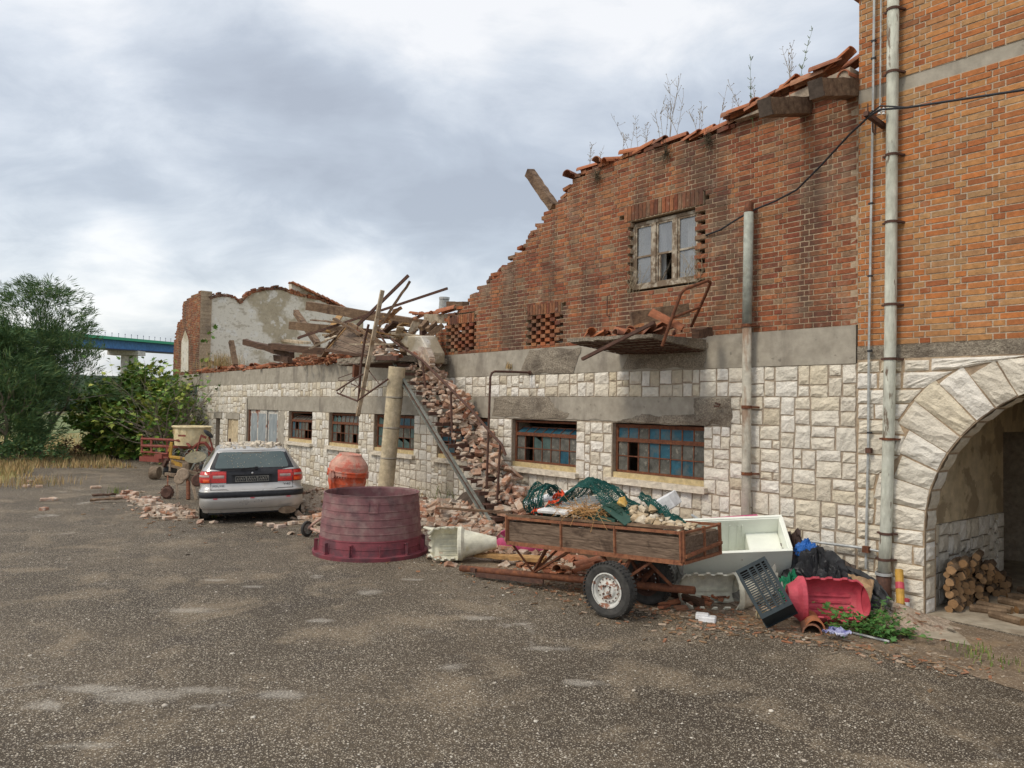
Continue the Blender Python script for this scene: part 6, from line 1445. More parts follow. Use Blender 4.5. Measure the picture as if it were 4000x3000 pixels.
# ================================================================ ROOF TILES
def tile_mesh():
    mb = MB(); half_tile(mb, V(-.2,0,.075), V(.2,0,.075), .085, .068, R0, .013, n=8); return mb
tp = tile_mesh().build('terracotta_tile', M['tile_o'], bevel=0); tp.location = (0,0,-50)
TILES = []
tile_first = True
def tile(p, rot, label, group=None, s=1.0):
    o = tp if not TILES else tp.copy()
    if TILES: sc.collection.objects.link(o)
    TILES.append(o); o.location = p; o.rotation_euler = rot; o.scale = (s, s, s)
    if 'group' in o: del o['group']
    tag(o, label, 'roof tile', group)
rt2 = random.Random(51); gA = 'roof tiles still lying along the broken wall top'
x = -9.30
while x < -4.5:
    z = interp(prof, x) + .035
    for y in (D+.03, D+.24):
        tile(V(x+rt2.uniform(-.04,.04), y+rt2.uniform(-.03,.03), z+rt2.uniform(0,.05)), (rt2.uniform(-.15,.15), rt2.uniform(-.16,.05), rt2.uniform(-.35,.35)) if rt2.random() < .75 else (rt2.uniform(-.3,.3), rt2.uniform(-.3,.2), rt2.uniform(1.1,1.9)), 'curved terracotta roof tile lying along the broken wall top', gA)
    x += rt2.uniform(.22,.34)
for k in range(11):   # rising run next to the tower
    f = k/10; x = -6.0 + 1.45*f
    for y in (8.64, 8.84): tile(V(x+rt2.uniform(-.06,.06), y+rt2.uniform(-.03,.03), 6.09 + .19*f + rt2.uniform(0,.05)), (rt2.uniform(-.15,.15), rt2.uniform(-.34,-.05), rt2.uniform(-.3,.3)), 'terracotta roof tile in the sloping run over the purlin ends', 'sloping run of tiles beside the tower')
mb = MB(); mb.prism([(-6.05,6.03),(-4.45,6.22),(-4.45,6.03)], 8.62, 9.3, 'Y'); single('tile_bed', mb, M['mortar_dark'], 'mortar bed under the sloping run of tiles beside the tower', 'mortar bed')
gB = 'roof tiles heaped on the slab left of the landing'
for k in range(46):
    q = Z4(rt2.uniform(180,620), 1110, 7.9); tile(V(q.x + rt2.uniform(-.2,.2), rt2.uniform(8.5,9.3), 3.2+rt2.uniform(.03,.34)*(1-abs(k % 10-5)/9)), rotm(rt2, .5), 'broken orange roof tile in the heap left of the landing', gB, rt2.uniform(.7,1))
gC = 'roof tile pieces along the edge of the roof slab'
for k in range(38):
    x = rt2.uniform(-29.0,-21.5); tile(V(x, rt2.uniform(8.78,9.4), 3.21+rt2.uniform(.02,.14)), rotm(rt2, .4), 'orange roof tile piece lying on the far end of the roof slab', gC, rt2.uniform(.8,1.3))
gD = 'roof tiles fallen on the balcony slab'
for k in range(30):
    x = rt2.uniform(bl+.1, br-.1); y = rt2.uniform(bf+.08, D-.15); right = x > -7.2
    tile(V(x, y, btop(x, y)+rt2.uniform(.01,.12 if right else .08)), rotm(rt2, .45), 'broken terracotta tile lying on the balcony slab', gD, rt2.uniform(.55,.9))
tile(ZR5b(1290,1400,7.72), (.2,.5,.6), 'large whole orange tile tipped against the balcony railing', None, 1.15)
tile(Z4(1215,1100,7.5), (0,.02,.1), 'whole orange tile lying at the top step of the stairs', None, 1.0)
tile(V(-4.12, 7.22, .02), (0,0,2.2), 'lower of two nested orange tiles on the ground by the crate', None, 1.1); tile(V(-4.10, 7.24, .055), (.05,.05,2.2), 'upper of two nested orange tiles on the ground by the crate', None, 1.1)
gE = 'roof tiles lying on the ground under the trailer'
for k in range(34):
    tile(V(rt2.uniform(-7.9,-5.4), rt2.uniform(6.7,7.9), rt2.uniform(.03,.12)), rotm(rt2, .3), 'broken roof tile lying on the ground under the trailer', gE, rt2.uniform(.6,1))
tile(Z4(1790,600,8.8), (0,-.1,.2), 'curved tile lying below the vent pipe', None, 1.3)
for k in range(8): tile(Z4(rt2.uniform(1400,1720), rt2.uniform(620,670), 8.9), rotm(rt2,.4), 'tile fragment on the flaking beam beside the vent pipe', 'tile fragments beside the vent pipe', .8)
# ================================================================ LOOSE BRICKS
def mound_h(x, y):
    h = 0
    for cx, cy, rx, ry, hh in MOUNDS: h = max(h, hh*math.exp(-((x-cx)/rx)**2 - ((y-cy)/ry)**2))
    return h
MOUNDS = [(-10.9,7.5,1.3,.75,.50), (-9.6,7.2,1.0,.6,.26), (-12.6,6.9,1.1,.8,.36), (-13.2,7.8,1.6,.7,.40), (-11.6,6.5,.8,.5,.28), (-17.0,4.3,2.1,.35,.05), (-15.6,4.3,.7,.35,.10), (-8.2,7.6,1.2,.6,.14), (-4.6,8.1,.9,.5,.28), (-3.9,8.3,.5,.4,.2), (-6.5,7.9,1.6,.6,.10), (-15.6,7.5,1.2,.6,.30)]
mb = MB()
for cx, cy, rx, ry, hh in MOUNDS:
    def mf(u, v):
        w = 2*math.pi*u; r = v*1.75; x = cx + rx*r*math.cos(w); y = min(cy + ry*r*math.sin(w), 8.74); h = mound_h(x, y) 
        return V(x, y, h - .03 + .03*fbm(x*5, y*5) if v < 1 else -.02)
    mb.grid(mf, 44, 12)
tag(mb.build('rubble_mound', M['rubble_dust'], smooth=False), 'dusty base of crushed brick and mortar under the rubble heaps', 'rubble', kind='stuff')
rbk = random.Random(61); BP = []
for k, sz in enumerate(((.24,.115,.058),(.24,.115,.058),(.15,.115,.058),(.11,.115,.058),(.19,.11,.06))):
    mb = MB(); mb.box((0,0,0), sz, None, 0, .006, rbk)
    if k in (1,): mb.box((.01,.0,.062), (.23,.112,.055), Matrix.Rotation(.04, 3, 'Z'), 0, .006, rbk)
    bm2 = mb.build('loose_brick', M['lbrick'], bevel=.006); BP.append(bm2)
BN = [0]*5; BCNT = 0
KN = ['whole brick', 'two mortared bricks', 'half brick', 'stubby brick end', 'chipped brick']
def brick(p, rot, label, group, kind=None, s=1.0):
    global BCNT
    k = rbk.choice((0,0,0,2,3,4,4,1)) if kind is None else kind
    o = BP[k] if BN[k] == 0 else BP[k].copy()
    if BN[k]: sc.collection.objects.link(o)
    BN[k] += 1; BCNT += 1; o.location = p; o.rotation_euler = rot; o.scale = (s,s,s)
    if 'group' in o: del o['group']
    tag(o, label, 'brick', group)
# on the stairs
for k in range(104):
    f = rbk.uniform(.02, 1.0)**.9; x = sA.x + (sB.x-sA.x)*f; z = sA.z + (sB.z-sA.z)*f
    y = rbk.uniform(8.02, 8.55); hgt = .10 + .34*math.sin(math.pi*min(1, (y-7.85)/.8))*rbk.uniform(.2,1)
    zone = 'near the foot' if f < .33 else ('halfway up' if f < .66 else 'near the top'); kd = rbk.choice((0,0,0,2,3,4,4,1))
    brick(V(x+rbk.uniform(-.1,.1), y, z+hgt), rotm(rbk, .9), '%s fallen in the heap %s of the stairs' % (KN[kd], zone), 'bricks fallen on the stairs', kd)
for k in range(14): brick(Z4(rbk.uniform(1000,1240), rbk.uniform(1010,1080), rbk.uniform(7.6,8.2)), rotm(rbk,.4), 'brick lying on the landing beside the planked shutter', 'bricks on the landing')
def on_mound(n, x0, x1, y0, y1, label, group, lift=.06, ax=.5, s=1.0):
    c = 0; tries = 0
    while c < n and tries < 4000:
        tries += 1; x, y = rbk.uniform(x0, x1), rbk.uniform(y0, y1); h = mound_h(x, y)
        if h < .05 and rbk.random() > .25: continue
        kd = rbk.choice((0,0,0,2,3,4,4,1)); zn = ('at the near side', 'at the wall side')[y > (y0+y1)/2] + ' of'
        brick(V(x, y, max(.028, h + rbk.uniform(-.01, lift))), rotm(rbk, ax if h > .1 else .12), label.replace('BRICK', KN[kd]).replace('in the', zn + ' the'), group, kd, s=s); c += 1
on_mound(86, -12.0, -8.6, 6.5, 8.1, 'pale BRICK in the heap between tub and stairs', 'bricks heaped between tub and stairs')
on_mound(34, -13.6, -11.8, 5.95, 7.9, 'dusty BRICK in the heap between car and tub', 'bricks heaped between car and tub')
on_mound(34, -19.2, -14.8, 4.0, 4.65, 'BRICK in the low rubble strip left of the car', 'bricks in the strip left of the car', .02, .12)
for x, y, lab in ((100,1082,'pale brick lying alone on the asphalt left of the rubble strip'),(115,1081,'red brick touching the pale one left of the rubble strip'),(65,1042,'upper of two stacked bricks near the far grass edge'),(58,1052,'lower brick of two near the far grass edge'),(85,1053,'single brick just right of the two near the far grass edge'),(207,1055,'lone orange brick on the asphalt toward the shrubs'),(95,1102,'reddish brick half nearest the camera at the left')):
    p = dG(x, y); brick(V(p.x, p.y, .03), (0,0,rbk.uniform(0,3)), lab, None, 0 if 'lone' in lab or 'pale' in lab else 2)
for x, y in ((560,1136),(585,1138),(605,1140),(632,1133)): p = dG(x, y); brick(V(p.x,p.y,.03), (0,0,rbk.uniform(.8,2)), 'brick lying on the asphalt in front of the car bumper', 'bricks in front of the car bumper')
mb = MB()
for k in range(1500):
    cx, cy, rx, ry, hh = rbk.choice(MOUNDS[:8]+MOUNDS[:5]+MOUNDS[11:]); x = cx + rbk.gauss(0, rx*.75); y = cy + rbk.gauss(0, ry*.8)
    if y > 8.65: continue
    h = mound_h(x, y); s_ = rbk.uniform(.02,.10)
    if x < -9 and -11 < x and y < 6.6: continue
    if cy < 4.5 and rbk.random() < .55: continue
    mb.box((x, y, max(.01, h + rbk.uniform(-.02,.03))), (s_*1.5, s_, s_*.6), Matrix.Rotation(rbk.uniform(0,6), 3, 'Z') @ Matrix.Rotation(rbk.uniform(-.7,.7), 3, 'X') @ Matrix.Rotation(rbk.uniform(-.6,.6), 3, 'Y'), 0, s_*.18, rbk)
for k in range(420):
    f = rbk.random(); x = sA.x + (sB.x-sA.x)*f; z = sA.z + (sB.z-sA.z)*f; s_ = rbk.uniform(.03,.11); y = rbk.uniform(7.72,8.42)
    mb.box((x, y, z+rbk.uniform(.08,.16)+.12*(y > 8)), (s_*1.5, s_, s_*.6), Matrix.Rotation(rbk.uniform(0,6), 3, 'Z') @ Matrix.Rotation(rbk.uniform(-.9,.9), 3, 'X'), 0, s_*.18, rbk)
for k in range(260):
    cx, cy, rx, ry, hh = rbk.choice(MOUNDS[:5]); x = cx + rbk.gauss(0, rx*.6); y = cy + rbk.gauss(0, ry*.6)
    if y > 8.5 or (x > -11.2 and x < -9.3 and y < 6.7): continue
    mb.box((x, y, mound_h(x, y) + rbk.uniform(-.01,.04)), rbk.choice(((.23,.11,.057),(.23,.11,.057),(.14,.11,.057))), Matrix.Rotation(rbk.uniform(0,6), 3, 'Z') @ Matrix.Rotation(rbk.gauss(0,.35), 3, 'X') @ Matrix.Rotation(rbk.gauss(0,.35), 3, 'Y'), 0, .006, rbk)
for k in range(170):
    cx, cy, rx, ry, hh = rbk.choice(MOUNDS[:5]); x = cx + rbk.gauss(0, rx*.7); y = min(cy + rbk.gauss(0, ry*.7), 8.5)
    mb.ico((x, y, mound_h(x, y)), rbk.uniform(.03,.10), rbk, .45, (1.2,1,.6))
tag(mb.build('brick_fragments', M['lbrick_i']), 'countless brick and mortar fragments filling the rubble heaps', 'rubble', kind='stuff')
mb = MB()
for k in range(260):
    x = rt2.uniform(-30,-21); mb.box((x, rt2.uniform(8.75,9.3), 3.2+rt2.uniform(0,.08)), (rt2.uniform(.05,.25), .1, .03), Matrix.Rotation(rt2.uniform(0,3),3,'Z') @ Matrix.Rotation(rt2.uniform(-.5,.5),3,'X'), 0, .01, rt2)
for k in range(200):
    q = Z4(rt2.uniform(60,700), 1120, 8.3); mb.box((q.x, rt2.uniform(8.3,9.3), 3.18+rt2.uniform(0,.22)), (rt2.uniform(.04,.2), .08, .03), Matrix.Rotation(rt2.uniform(0,3),3,'Z') @ Matrix.Rotation(rt2.uniform(-.7,.7),3,'X'), 0, .01, rt2)
for k in range(240):
    mb.box((rt2.uniform(-8.1,-5.2), rt2.uniform(6.6,8.4), rt2.uniform(.01,.06)), (rt2.uniform(.04,.16), .07, .02), Matrix.Rotation(rt2.uniform(0,3),3,'Z') @ Matrix.Rotation(rt2.uniform(-.5,.5),3,'X'), 0, .006, rt2)
tag(mb.build('tile_shards', M['tile']), 'terracotta shards strewn on the roof slab edge and under the trailer', 'rubble', kind='stuff')
# pebbles on the yard
mb = MB(); rp = random.Random(71)
for k in range(1700):
    px, py = rp.uniform(-200,4200), 1700 + 1400*rp.random()**.8; p = G(px, py)
    if p.y > 7.2: continue
    mb.ico(p + V(0,0,.003), rp.uniform(.004,.010)*(1 + (rp.random() < .04)*1.2), rp, .3, (1,1,.55))
tag(mb.build('pebbles', M['pebble']), 'pale pebbles scattered on the asphalt yard', 'pebbles', kind='stuff')
mb = MB(); rp = random.Random(72)
for k in range(2600):
    if k % 3 == 0: x, y = rp.uniform(-8.2,-4.4), rp.gauss(6.6,.5)
    elif k % 3 == 1: t_ = rp.random(); q = lerp(dG(1130,1262), dG(2120,1465), t_); x, y = q.x+rp.gauss(0,.10), q.y+rp.gauss(.12,.16)
    else: cx, cy, rx, ry, hh = rp.choice(MOUNDS); x, y = cx+rp.gauss(0,rx*1.1), cy-abs(rp.gauss(0,ry*1.5))
    if y > 8.6: continue
    s_ = rp.uniform(.008,.035); mb.box((x, y, max(.008, mound_h(x,y)*.9)), (s_*rp.uniform(1,3), s_*.7, s_*.3), Matrix.Rotation(rp.uniform(0,6),3,'Z') @ Matrix.Rotation(rp.gauss(0,.3),3,'X'), 0, s_*.1, rp)
tag(mb.build('ground_litter', M['litter']), 'brown grit, leaves and chips littering the ground round the trailer and rubble', 'litter', kind='stuff')
# ================================================================ BRIDGE
def build_bridge():
    def far(px, py, dist): d = ray(px, py); k = dist/math.hypot(d.x, d.y); return V(d.x*k, d.y*k, CAM_H + d.z*k)
    a = far(180, 1294, 150); b = far(672, 1338, 185); dv = (b-a); A_ = a - dv*1.6; B_ = b + dv*.6
    t = thing('road_bridge', 'blue steel road bridge with green edge beam crossing beyond the trees', 'bridge', (a.x, a.y, 0))
    side = V(-dv.y, dv.x, 0).normalized()
    if side.dot(V(a.x, a.y, 0)) < 0: side = -side
    def beam(mb, z0, z1, o0, o1):
        q = [(A_+side*o0, z0), (A_+side*o1, z0), (A_+side*o1, z1), (A_+side*o0, z1)]; r = [(B_+side*o0, z0), (B_+side*o1, z0), (B_+side*o1, z1), (B_+side*o0, z1)]
        mb.add([p+V(0,0,z) for p, z in q+r], [(0,3,2,1),(4,5,6,7),(0,1,5,4),(1,2,6,5),(2,3,7,6),(3,0,4,7)])
    mb = MB(); beam(mb, -2.1, -.45, 1.2, 1.6); beam(mb, -2.1, -.45, 6.5, 6.9); mb.build('main_girder', M['steel_blue'], t)
    mb = MB(); beam(mb, -2.25, -2.1, .9, 7.2); beam(mb, -.45, -.2, .6, 7.5); mb.build('girder_flange', M['steel_navy'], t)
    mb = MB(); beam(mb, -.42, .12, 0, .6); mb.build('edge_beam', M['steel_green'], t)
    mb = MB()
    for k in range(60):
        p = lerp(A_, B_, (k+.5)/60); mb.bar(p+V(0,0,.1), p+V(0,0,.75), .06, .06); mb.box(p+V(0,0,.8), (.14,.14,.14))
    mb.build('railing_posts', M['steel_navy'], t)
    for f, lab in ((far(560, 1400, 176), None),):
        s_ = (f-a).dot(dv)/dv.length_squared; c = lerp(a, b, s_) + side*4
        u = dv.normalized(); mb = MB()
        R = Matrix(((u.x, side.x, 0),(u.y, side.y, 0),(0,0,1)))
        H2 = c.z-2.3
        mb.box((c.x, c.y, H2/2-.5), (1.3, 1.6, H2-1), R); mb.box(V(c.x, c.y, H2/2-.5)+side*-1.6, (.9,1.3,H2-1), R); mb.build('pier', M['pier'], t)
        mb = MB(); mb.box((c.x, c.y, H2-.45), (2.8, 6.6, .9), R); mb.build('pier_cap', M['pier'], t)
build_bridge()
# ================================================================ FOLIAGE
def leaf_card(mb, c, d, up, L, Wd, fold=.25):
    d = d.normalized(); s_ = d.cross(up); 
    if s_.length < 1e-4: s_ = d.cross(V(1,0,0))
    s_.normalize(); n = s_.cross(d)
    mb.add([c, c + d*L*.5 + s_*Wd*.5 + n*fold*Wd, c + d*L, c + d*L*.5 - s_*Wd*.5 + n*fold*Wd], [(0,1,2),(0,2,3)])
def fig_leaf(mb, c, d, up, L, rng):
    d = d.normalized(); s_ = d.cross(up)
    if s_.length < 1e-4: s_ = d.cross(V(1,0,0))
    s_.normalize(); n = s_.cross(d)
    pts = [(0,0),(.30,.34),(.34,.16),(.62,.36),(.60,.15),(1,0),(.60,-.15),(.62,-.36),(.34,-.16),(.30,-.34)]
    vs = [c + d*L*a + s_*L*b*1.25 + n*L*(-.25*a*a + .10*abs(b)*2) for a, b in pts]
    mb.add(vs + [c+d*L*.4], [(i, (i+1) % 10, 10) for i in range(10)])
def limb(mb, p, d, L, r, rng, depth, tips, droop=.0, spread=.5, n=5):
    pts = [p]; rs_ = [r]; q = p; dd = d.normalized()
    for k in range(n):
        dd = (dd + V(rng.gauss(0,.16), rng.gauss(0,.16), rng.gauss(0,.10)-droop)).normalized(); q = q + dd*L/n; pts.append(q); rs_.append(r*(1-.6*(k+1)/n))
    mb.tube(pts, r, 5, rs=rs_)
    if depth == 0: tips += [(x, dd) for x in pts[2:]]; return
    for k in range(rng.choice((2,3,3))):
        j = rng.randint(2, n); limb(mb, pts[j], (dd + V(rng.gauss(0,spread), rng.gauss(0,spread), rng.gauss(.05,spread*.7))), L*rng.uniform(.5,.8), rs_[j]*.75, rng, depth-1, tips, droop, spread, n)
    tips.append((pts[-1], dd))
def tamarisk(name, label, base, H, R_, rng, dens, limbs, group=None, skirt=.5, zl=.15, zh=.72, zc=.35, zw=.62):
    t = thing(name, label, 'tree', base, group=group); mb = MB(); tips = []
    for k in range(limbs):
        w = rng.uniform(0, 6.28); limb(mb, base+V(rng.uniform(-.2,.2), rng.uniform(-.2,.2), 0), V(math.cos(w)*.38, math.sin(w)*.38, 1), H*rng.uniform(.36,.56), .08, rng, 2, tips, 0, .42)
    mb.build('trunk', M['bark'], t); lf = MB()
    for k in range(dens):
        p, d = rng.choice(tips); 
        if rng.random() < skirt:   # also fill the lower skirt
            w = rng.uniform(0, 6.28); rr_ = R_*math.sqrt(rng.random()); z = rng.uniform(zl, zh)*H; k2 = max(.15, 1-((z/H-zc)/zw)**2)
            p = base + V(math.cos(w)*rr_*k2, math.sin(w)*rr_*k2, z)
            if fbm(p.x*.9, p.y*.9, p.z*.9) < (-.12 if zl < .3 else -.02): continue
            d = V(math.cos(w), math.sin(w), rng.uniform(-.2,.8))
        cl = V(rng.gauss(0,.18), rng.gauss(0,.18), rng.gauss(0,.16)); hd = (d + V(rng.gauss(0,.4), rng.gauss(0,.4), rng.gauss(.2,.35))).normalized()
        for j in range(7):
            dd = (hd + V(rng.gauss(0,.35), rng.gauss(0,.35), rng.gauss(0,.3))).normalized(); leaf_card(lf, p+cl+V(rng.gauss(0,.05), rng.gauss(0,.05), rng.gauss(0,.05)), dd, V(rng.gauss(0,1), rng.gauss(0,1), rng.gauss(0,1)), rng.uniform(.16,.34), rng.uniform(.018,.034))
    lf.build('crown', M['leaf_tam'], t)
rf = random.Random(81)
b0 = V(0,0,0)+dG(35, 985); sc0 = 1
b0 = V(-28.6, 2.2, 0) if 0 else dG(25, 1004)
tamarisk('tamarisk_tree', 'bushy blue green feathery tree filling the left edge of the picture', dG(5, 995), 5.1, 1.85, rf, 6800, 6, skirt=.80, zh=.86, zc=.38, zw=.60)
b1 = dG(72, 992)
tamarisk('tamarisk_tree', 'taller airy feathery tree with bare limbs showing, leaning over the bushy one', dG(78, 988), 6.6, 1.75, rf, 4300, 6, skirt=.72, zl=.50, zh=.97, zc=.72, zw=.34)
# low skirt bush below the trees
def bush(name, label, base, R_, H, rng, n, m, cat='shrub', leaf='fig', ls=(.10,.2), stems=10, group=None, flat=1.0):
    t = thing(name, label, cat, base, group=group); mb = MB(); tips = []
    for k in range(stems):
        w = rng.uniform(0, 6.28); limb(mb, base+V(rng.gauss(0,R_*.25), rng.gauss(0,R_*.25)*flat, 0), V(math.cos(w)*.5, math.sin(w)*.5*flat, 1.0), H*rng.uniform(.38,.62), .028*max(.2, H/3), rng, 1 if H < 2 else 2, tips, .02, .45)
    mb.build('stems', M['bark'], t); lf = MB()
    for k in range(n):
        if rng.random() < .35 and tips: p, d = rng.choice(tips); p = p + V(rng.gauss(0,.12), rng.gauss(0,.12), rng.gauss(0,.1))*R_*.5
        else:
            w = rng.uniform(0, 6.28); v = rng.random()**.28; el = rng.uniform(0, math.pi/2)
            rr_ = v*(.82+.3*fbm(math.cos(w)*1.7+base.x, math.sin(w)*1.7, el*1.5)); p = base + V(math.cos(w)*math.cos(el)*R_*rr_, math.sin(w)*math.cos(el)*R_*rr_*flat, math.sin(el)**.8*H*rr_*.95 + .06); d = V(math.cos(w), math.sin(w), .4)
            if fbm(p.x*1.6, p.y*1.6, p.z*1.6) < -.18 and rng.random() < .8: continue
        dd = (d + V(rng.gauss(0,.6), rng.gauss(0,.6), rng.gauss(-.1,.5)))
        up = V(rng.gauss(0,.5), rng.gauss(0,.5), 1)
        if leaf == 'fig': fig_leaf(lf, p, dd, up, rng.uniform(*ls), rng)
        else: leaf_card(lf, p, dd, up, rng.uniform(*ls), rng.uniform(*ls)*.5)
    lf.build('foliage', m, t); return t
fg = dG(262, 996)
bush('fig_shrub', 'large dark green fig shrub spreading beside the far end of the ruin', V(-32.4, 7.4, 0), 2.15, 3.55, rf, 15000, M['leaf_fig'], ls=(.15,.30), stems=14)
fg2 = dG(375, 1000)
t2 = bush('fig_shrub', 'sparser twiggy fig shrub with bare stems right against the corner of the ruin', V(-28.6, 7.7, 0), 1.15, 3.9, rf, 1500, M['leaf_fig'], ls=(.14,.26), stems=34)
bush('low_shrub', 'low dark bush at the foot of the feathery trees', dG(60, 1000), 1.5, 1.0, rf, 1500, M['leaf_tam'], ls=(.10,.2), stems=8, leaf='card')
bush('low_shrub', 'small reddish brown bush between the trees and the fig shrub', dG(150, 992), .7, .8, rf, 500, M['leaf_brown'], ls=(.08,.14), stems=8, leaf='card') 
# dry grass along the yard edge and in the meadow: one mass
mb = MB(); rg3 = random.Random(91)
for k in range(9000):
    px = rg3.uniform(-150, 620); py = rg3.choice((rg3.uniform(1775,1830), rg3.uniform(1700,1800))) - .0
    p = G(px, py + (40 if px < 130 else 0)*rg3.random())
    if p.length > 62 or p.length < 20: continue
    if p.x > -24 or (p.x > -32 and p.y > 6.2): continue
    h = rg3.uniform(.08,.26)*max(.3, 1+1.3*fbm(p.x*.7, p.y*.7)); w = rg3.uniform(0, 6.28); l = V(math.cos(w), math.sin(w), 0)*h*rg3.uniform(.05,.5)
    s_ = V(-math.sin(w), math.cos(w), 0)*rg3.uniform(.010,.02)
    mb.add([p-s_, p+s_, p+l+V(0,0,h)], [(0,1,2)])
tag(mb.build('dry_grass', M['grass_dry']), 'dry yellow grass growing beyond the edge of the yard', 'grass', kind='stuff')
def tuft(name, label, c, n, h, m, cat, sp=.15, group=None, lean=.35, wd=.006):
    mb = MB()
    for k in range(n):
        p = Vector(c) + V(rg3.gauss(0,sp), rg3.gauss(0,sp), 0); w = rg3.uniform(0, 6.28); hh = h*rg3.uniform(.5,1); l = V(math.cos(w), math.sin(w), 0)*hh*rg3.uniform(.1,lean*2); s_ = V(-math.sin(w), math.cos(w), 0)*wd
        mid = p + l*.35 + V(0,0,hh*.65); mb.add([p-s_, p+s_, mid+s_*.7, mid-s_*.7, p+l+V(0,0,hh*(1 if rg3.random() < .6 else .8))], [(0,1,2,3),(3,2,4)])
    return single(name, mb, m, label, cat, group, loc=c)
tuft('dry_grass_tuft', 'tuft of yellow dry grass on the slab before the plaster gable', Z2(760,1050,8.95), 260, .62, M['grass_dry'], 'grass tuft', .28)
tuft('dry_grass_tuft', 'smaller tuft of dry grass left of the yellow one on the slab', Z2(650,1080,8.9), 120, .35, M['grass_dry'], 'grass tuft', .3)
tuft('grass_tuft', 'green grass tuft growing by the rear left wheel of the car', dG(456, 1118), 60, .25, M['grass_green'], 'grass tuft', .07)
tuft('grass_tuft', 'long green grass arching behind the red tub below the window', dG(990, 1110), 130, .75, M['grass_green'], 'grass tuft', .22, lean=.6, wd=.008)
tuft('grass_tuft', 'dry grass stalks between red tub and column', dG(905, 1102), 50, .55, M['grass_dry'], 'grass tuft', .14)
tuft('grass_tuft', 'green tuft growing through the dry rubble strip near the yellow machine', dG(250, 1066), 40, .22, M['grass_green'], 'grass tuft', .1)
tuft('grass_tuft', 'small weed tuft on the dirt before the archway', dG(2105, 1412), 40, .10, M['grass_green'], 'grass tuft', .10)
tuft('grass_tuft', 'lowest weed tuft on the dirt near the right edge', dG(2160, 1432), 50, .08, M['grass_green'], 'grass tuft', .14)
for x, y, lab in ((10,1040,'dry brown weed clump at the very left edge of the yard'),(100,1046,'thin dry weeds in a crack of the yard right of the left edge clump'),(30,1050,'dry yellow grass creeping over the yard edge')): tuft('dry_grass_tuft', lab, dG(x, y), 130, .30, M['grass_dry'], 'grass tuft', .4)
tuft('straw_wisp', 'wisp of pale straw stuck to the concrete band below the right brick vent', W(1985,1440,D-.06), 26, .16, M['grass_dry'], 'straw', .03)
# green weed by the tower
wd1 = dG(1880, 1368)
t = thing('weed_plant', 'leafy green weed growing at the foot of the tower beside the red shell', 'weed', wd1); mb, lf = MB(), MB(); rw = random.Random(95)
for k in range(38):
    w = rw.uniform(0, 6.28); d = V(math.cos(w), math.sin(w), rw.uniform(.3,1.3)).normalized(); L = rw.uniform(.22,.46); p = wd1 + V(rw.gauss(0,.12), rw.gauss(0,.10), 0); pts = [p]; q = p
    for j in range(5): d = (d + V(rw.gauss(0,.15), rw.gauss(0,.15), -.10)).normalized(); q = q + d*L/5; pts.append(V(q.x, q.y, max(q.z, .01)))
    mb.tube(pts, .004, 4)
    for j in range(16):
        c = rw.choice(pts[1:]) + V(rw.gauss(0,.03), rw.gauss(0,.03), rw.gauss(.01,.02)); dd = V(rw.gauss(0,1), rw.gauss(0,1), rw.gauss(.1,.3)); fig_leaf(lf, c, dd, V(rw.gauss(0,.3), rw.gauss(0,.3), 1), rw.uniform(.035,.085), rw)
mb.build('stems', M['grass_green'], t); lf.build('leaves', M['leaf_weed'], t)
# weeds on the wall top
def weed(p, h, rng, label, group, green=False):
    mb = MB(); 
    for s_ in range(rng.choice((1,2,3)) if not green else 1):
        d = V(rng.gauss(0,.15), rng.gauss(0,.1), 1).normalized(); q = Vector(p) + V(rng.gauss(0,.03), 0, 0); pts = [q]
        for j in range(7): d = (d + V(rng.gauss(0,.06), rng.gauss(0,.06), 0)).normalized(); q = q + d*h/7; pts.append(q)
        mb.tube(pts, .004, 4, rs=[.0045-.0004*j for j in range(8)])
        for j in range(26 if green else 12):
            i = rng.randint(3, 7) if not green else rng.randint(1, 7); c = pts[i]; dd = (V(rng.gauss(0,1), rng.gauss(0,.6), rng.uniform(.5,1.6))).normalized(); L = h*rng.uniform(.05,.2)*(.45 if green else 1)
            mb.tube([c, c+dd*L*.5, c+dd*L + V(0,0,L*.15)], .0022 if not green else .0035, 3)
            if rng.random() < .6: mb.ico(c+dd*L+V(0,0,L*.15), .006 if green else .007, rng, .3)
    o = single('dry_weed' if not green else 'green_weed', mb, M['weed_dry'] if not green else M['weed_green'], label, 'weed', group, loc=p)
rwd = random.Random(97)
for x, h, lab in ((-9.0,.45,None),(-8.1,.62,None),(-7.9,.45,None),(-7.3,.85,None),(-7.2,.7,None),(-7.45,.6,None),(-6.75,.5,None),(-6.5,.6,None),(-6.35,.45,None),(-6.05,.55,None),(-8.85,.35,None),(-7.7,.4,None),(-5.9,.5,None),(-8.3,.4,None)):
    weed(V(x+rwd.uniform(-.04,.04), D+.1, interp(prof, x)+.03), h, rwd, 'dry brown weed stalks growing on the broken wall top', 'dry weeds on the wall top')
weed(ZR6(1265,505,8.8), .80, rwd, 'tallest grey green spire weed among the tiles beside the purlin ends', None, True)
weed(ZR6(1225,520,8.8), .55, rwd, 'thin branching dry weed left of the tallest spire weed', None)
weed(ZR6(905,840,8.68), .95, rwd, 'green leafy spire weed rooted in a hole under the wall top', None, True)
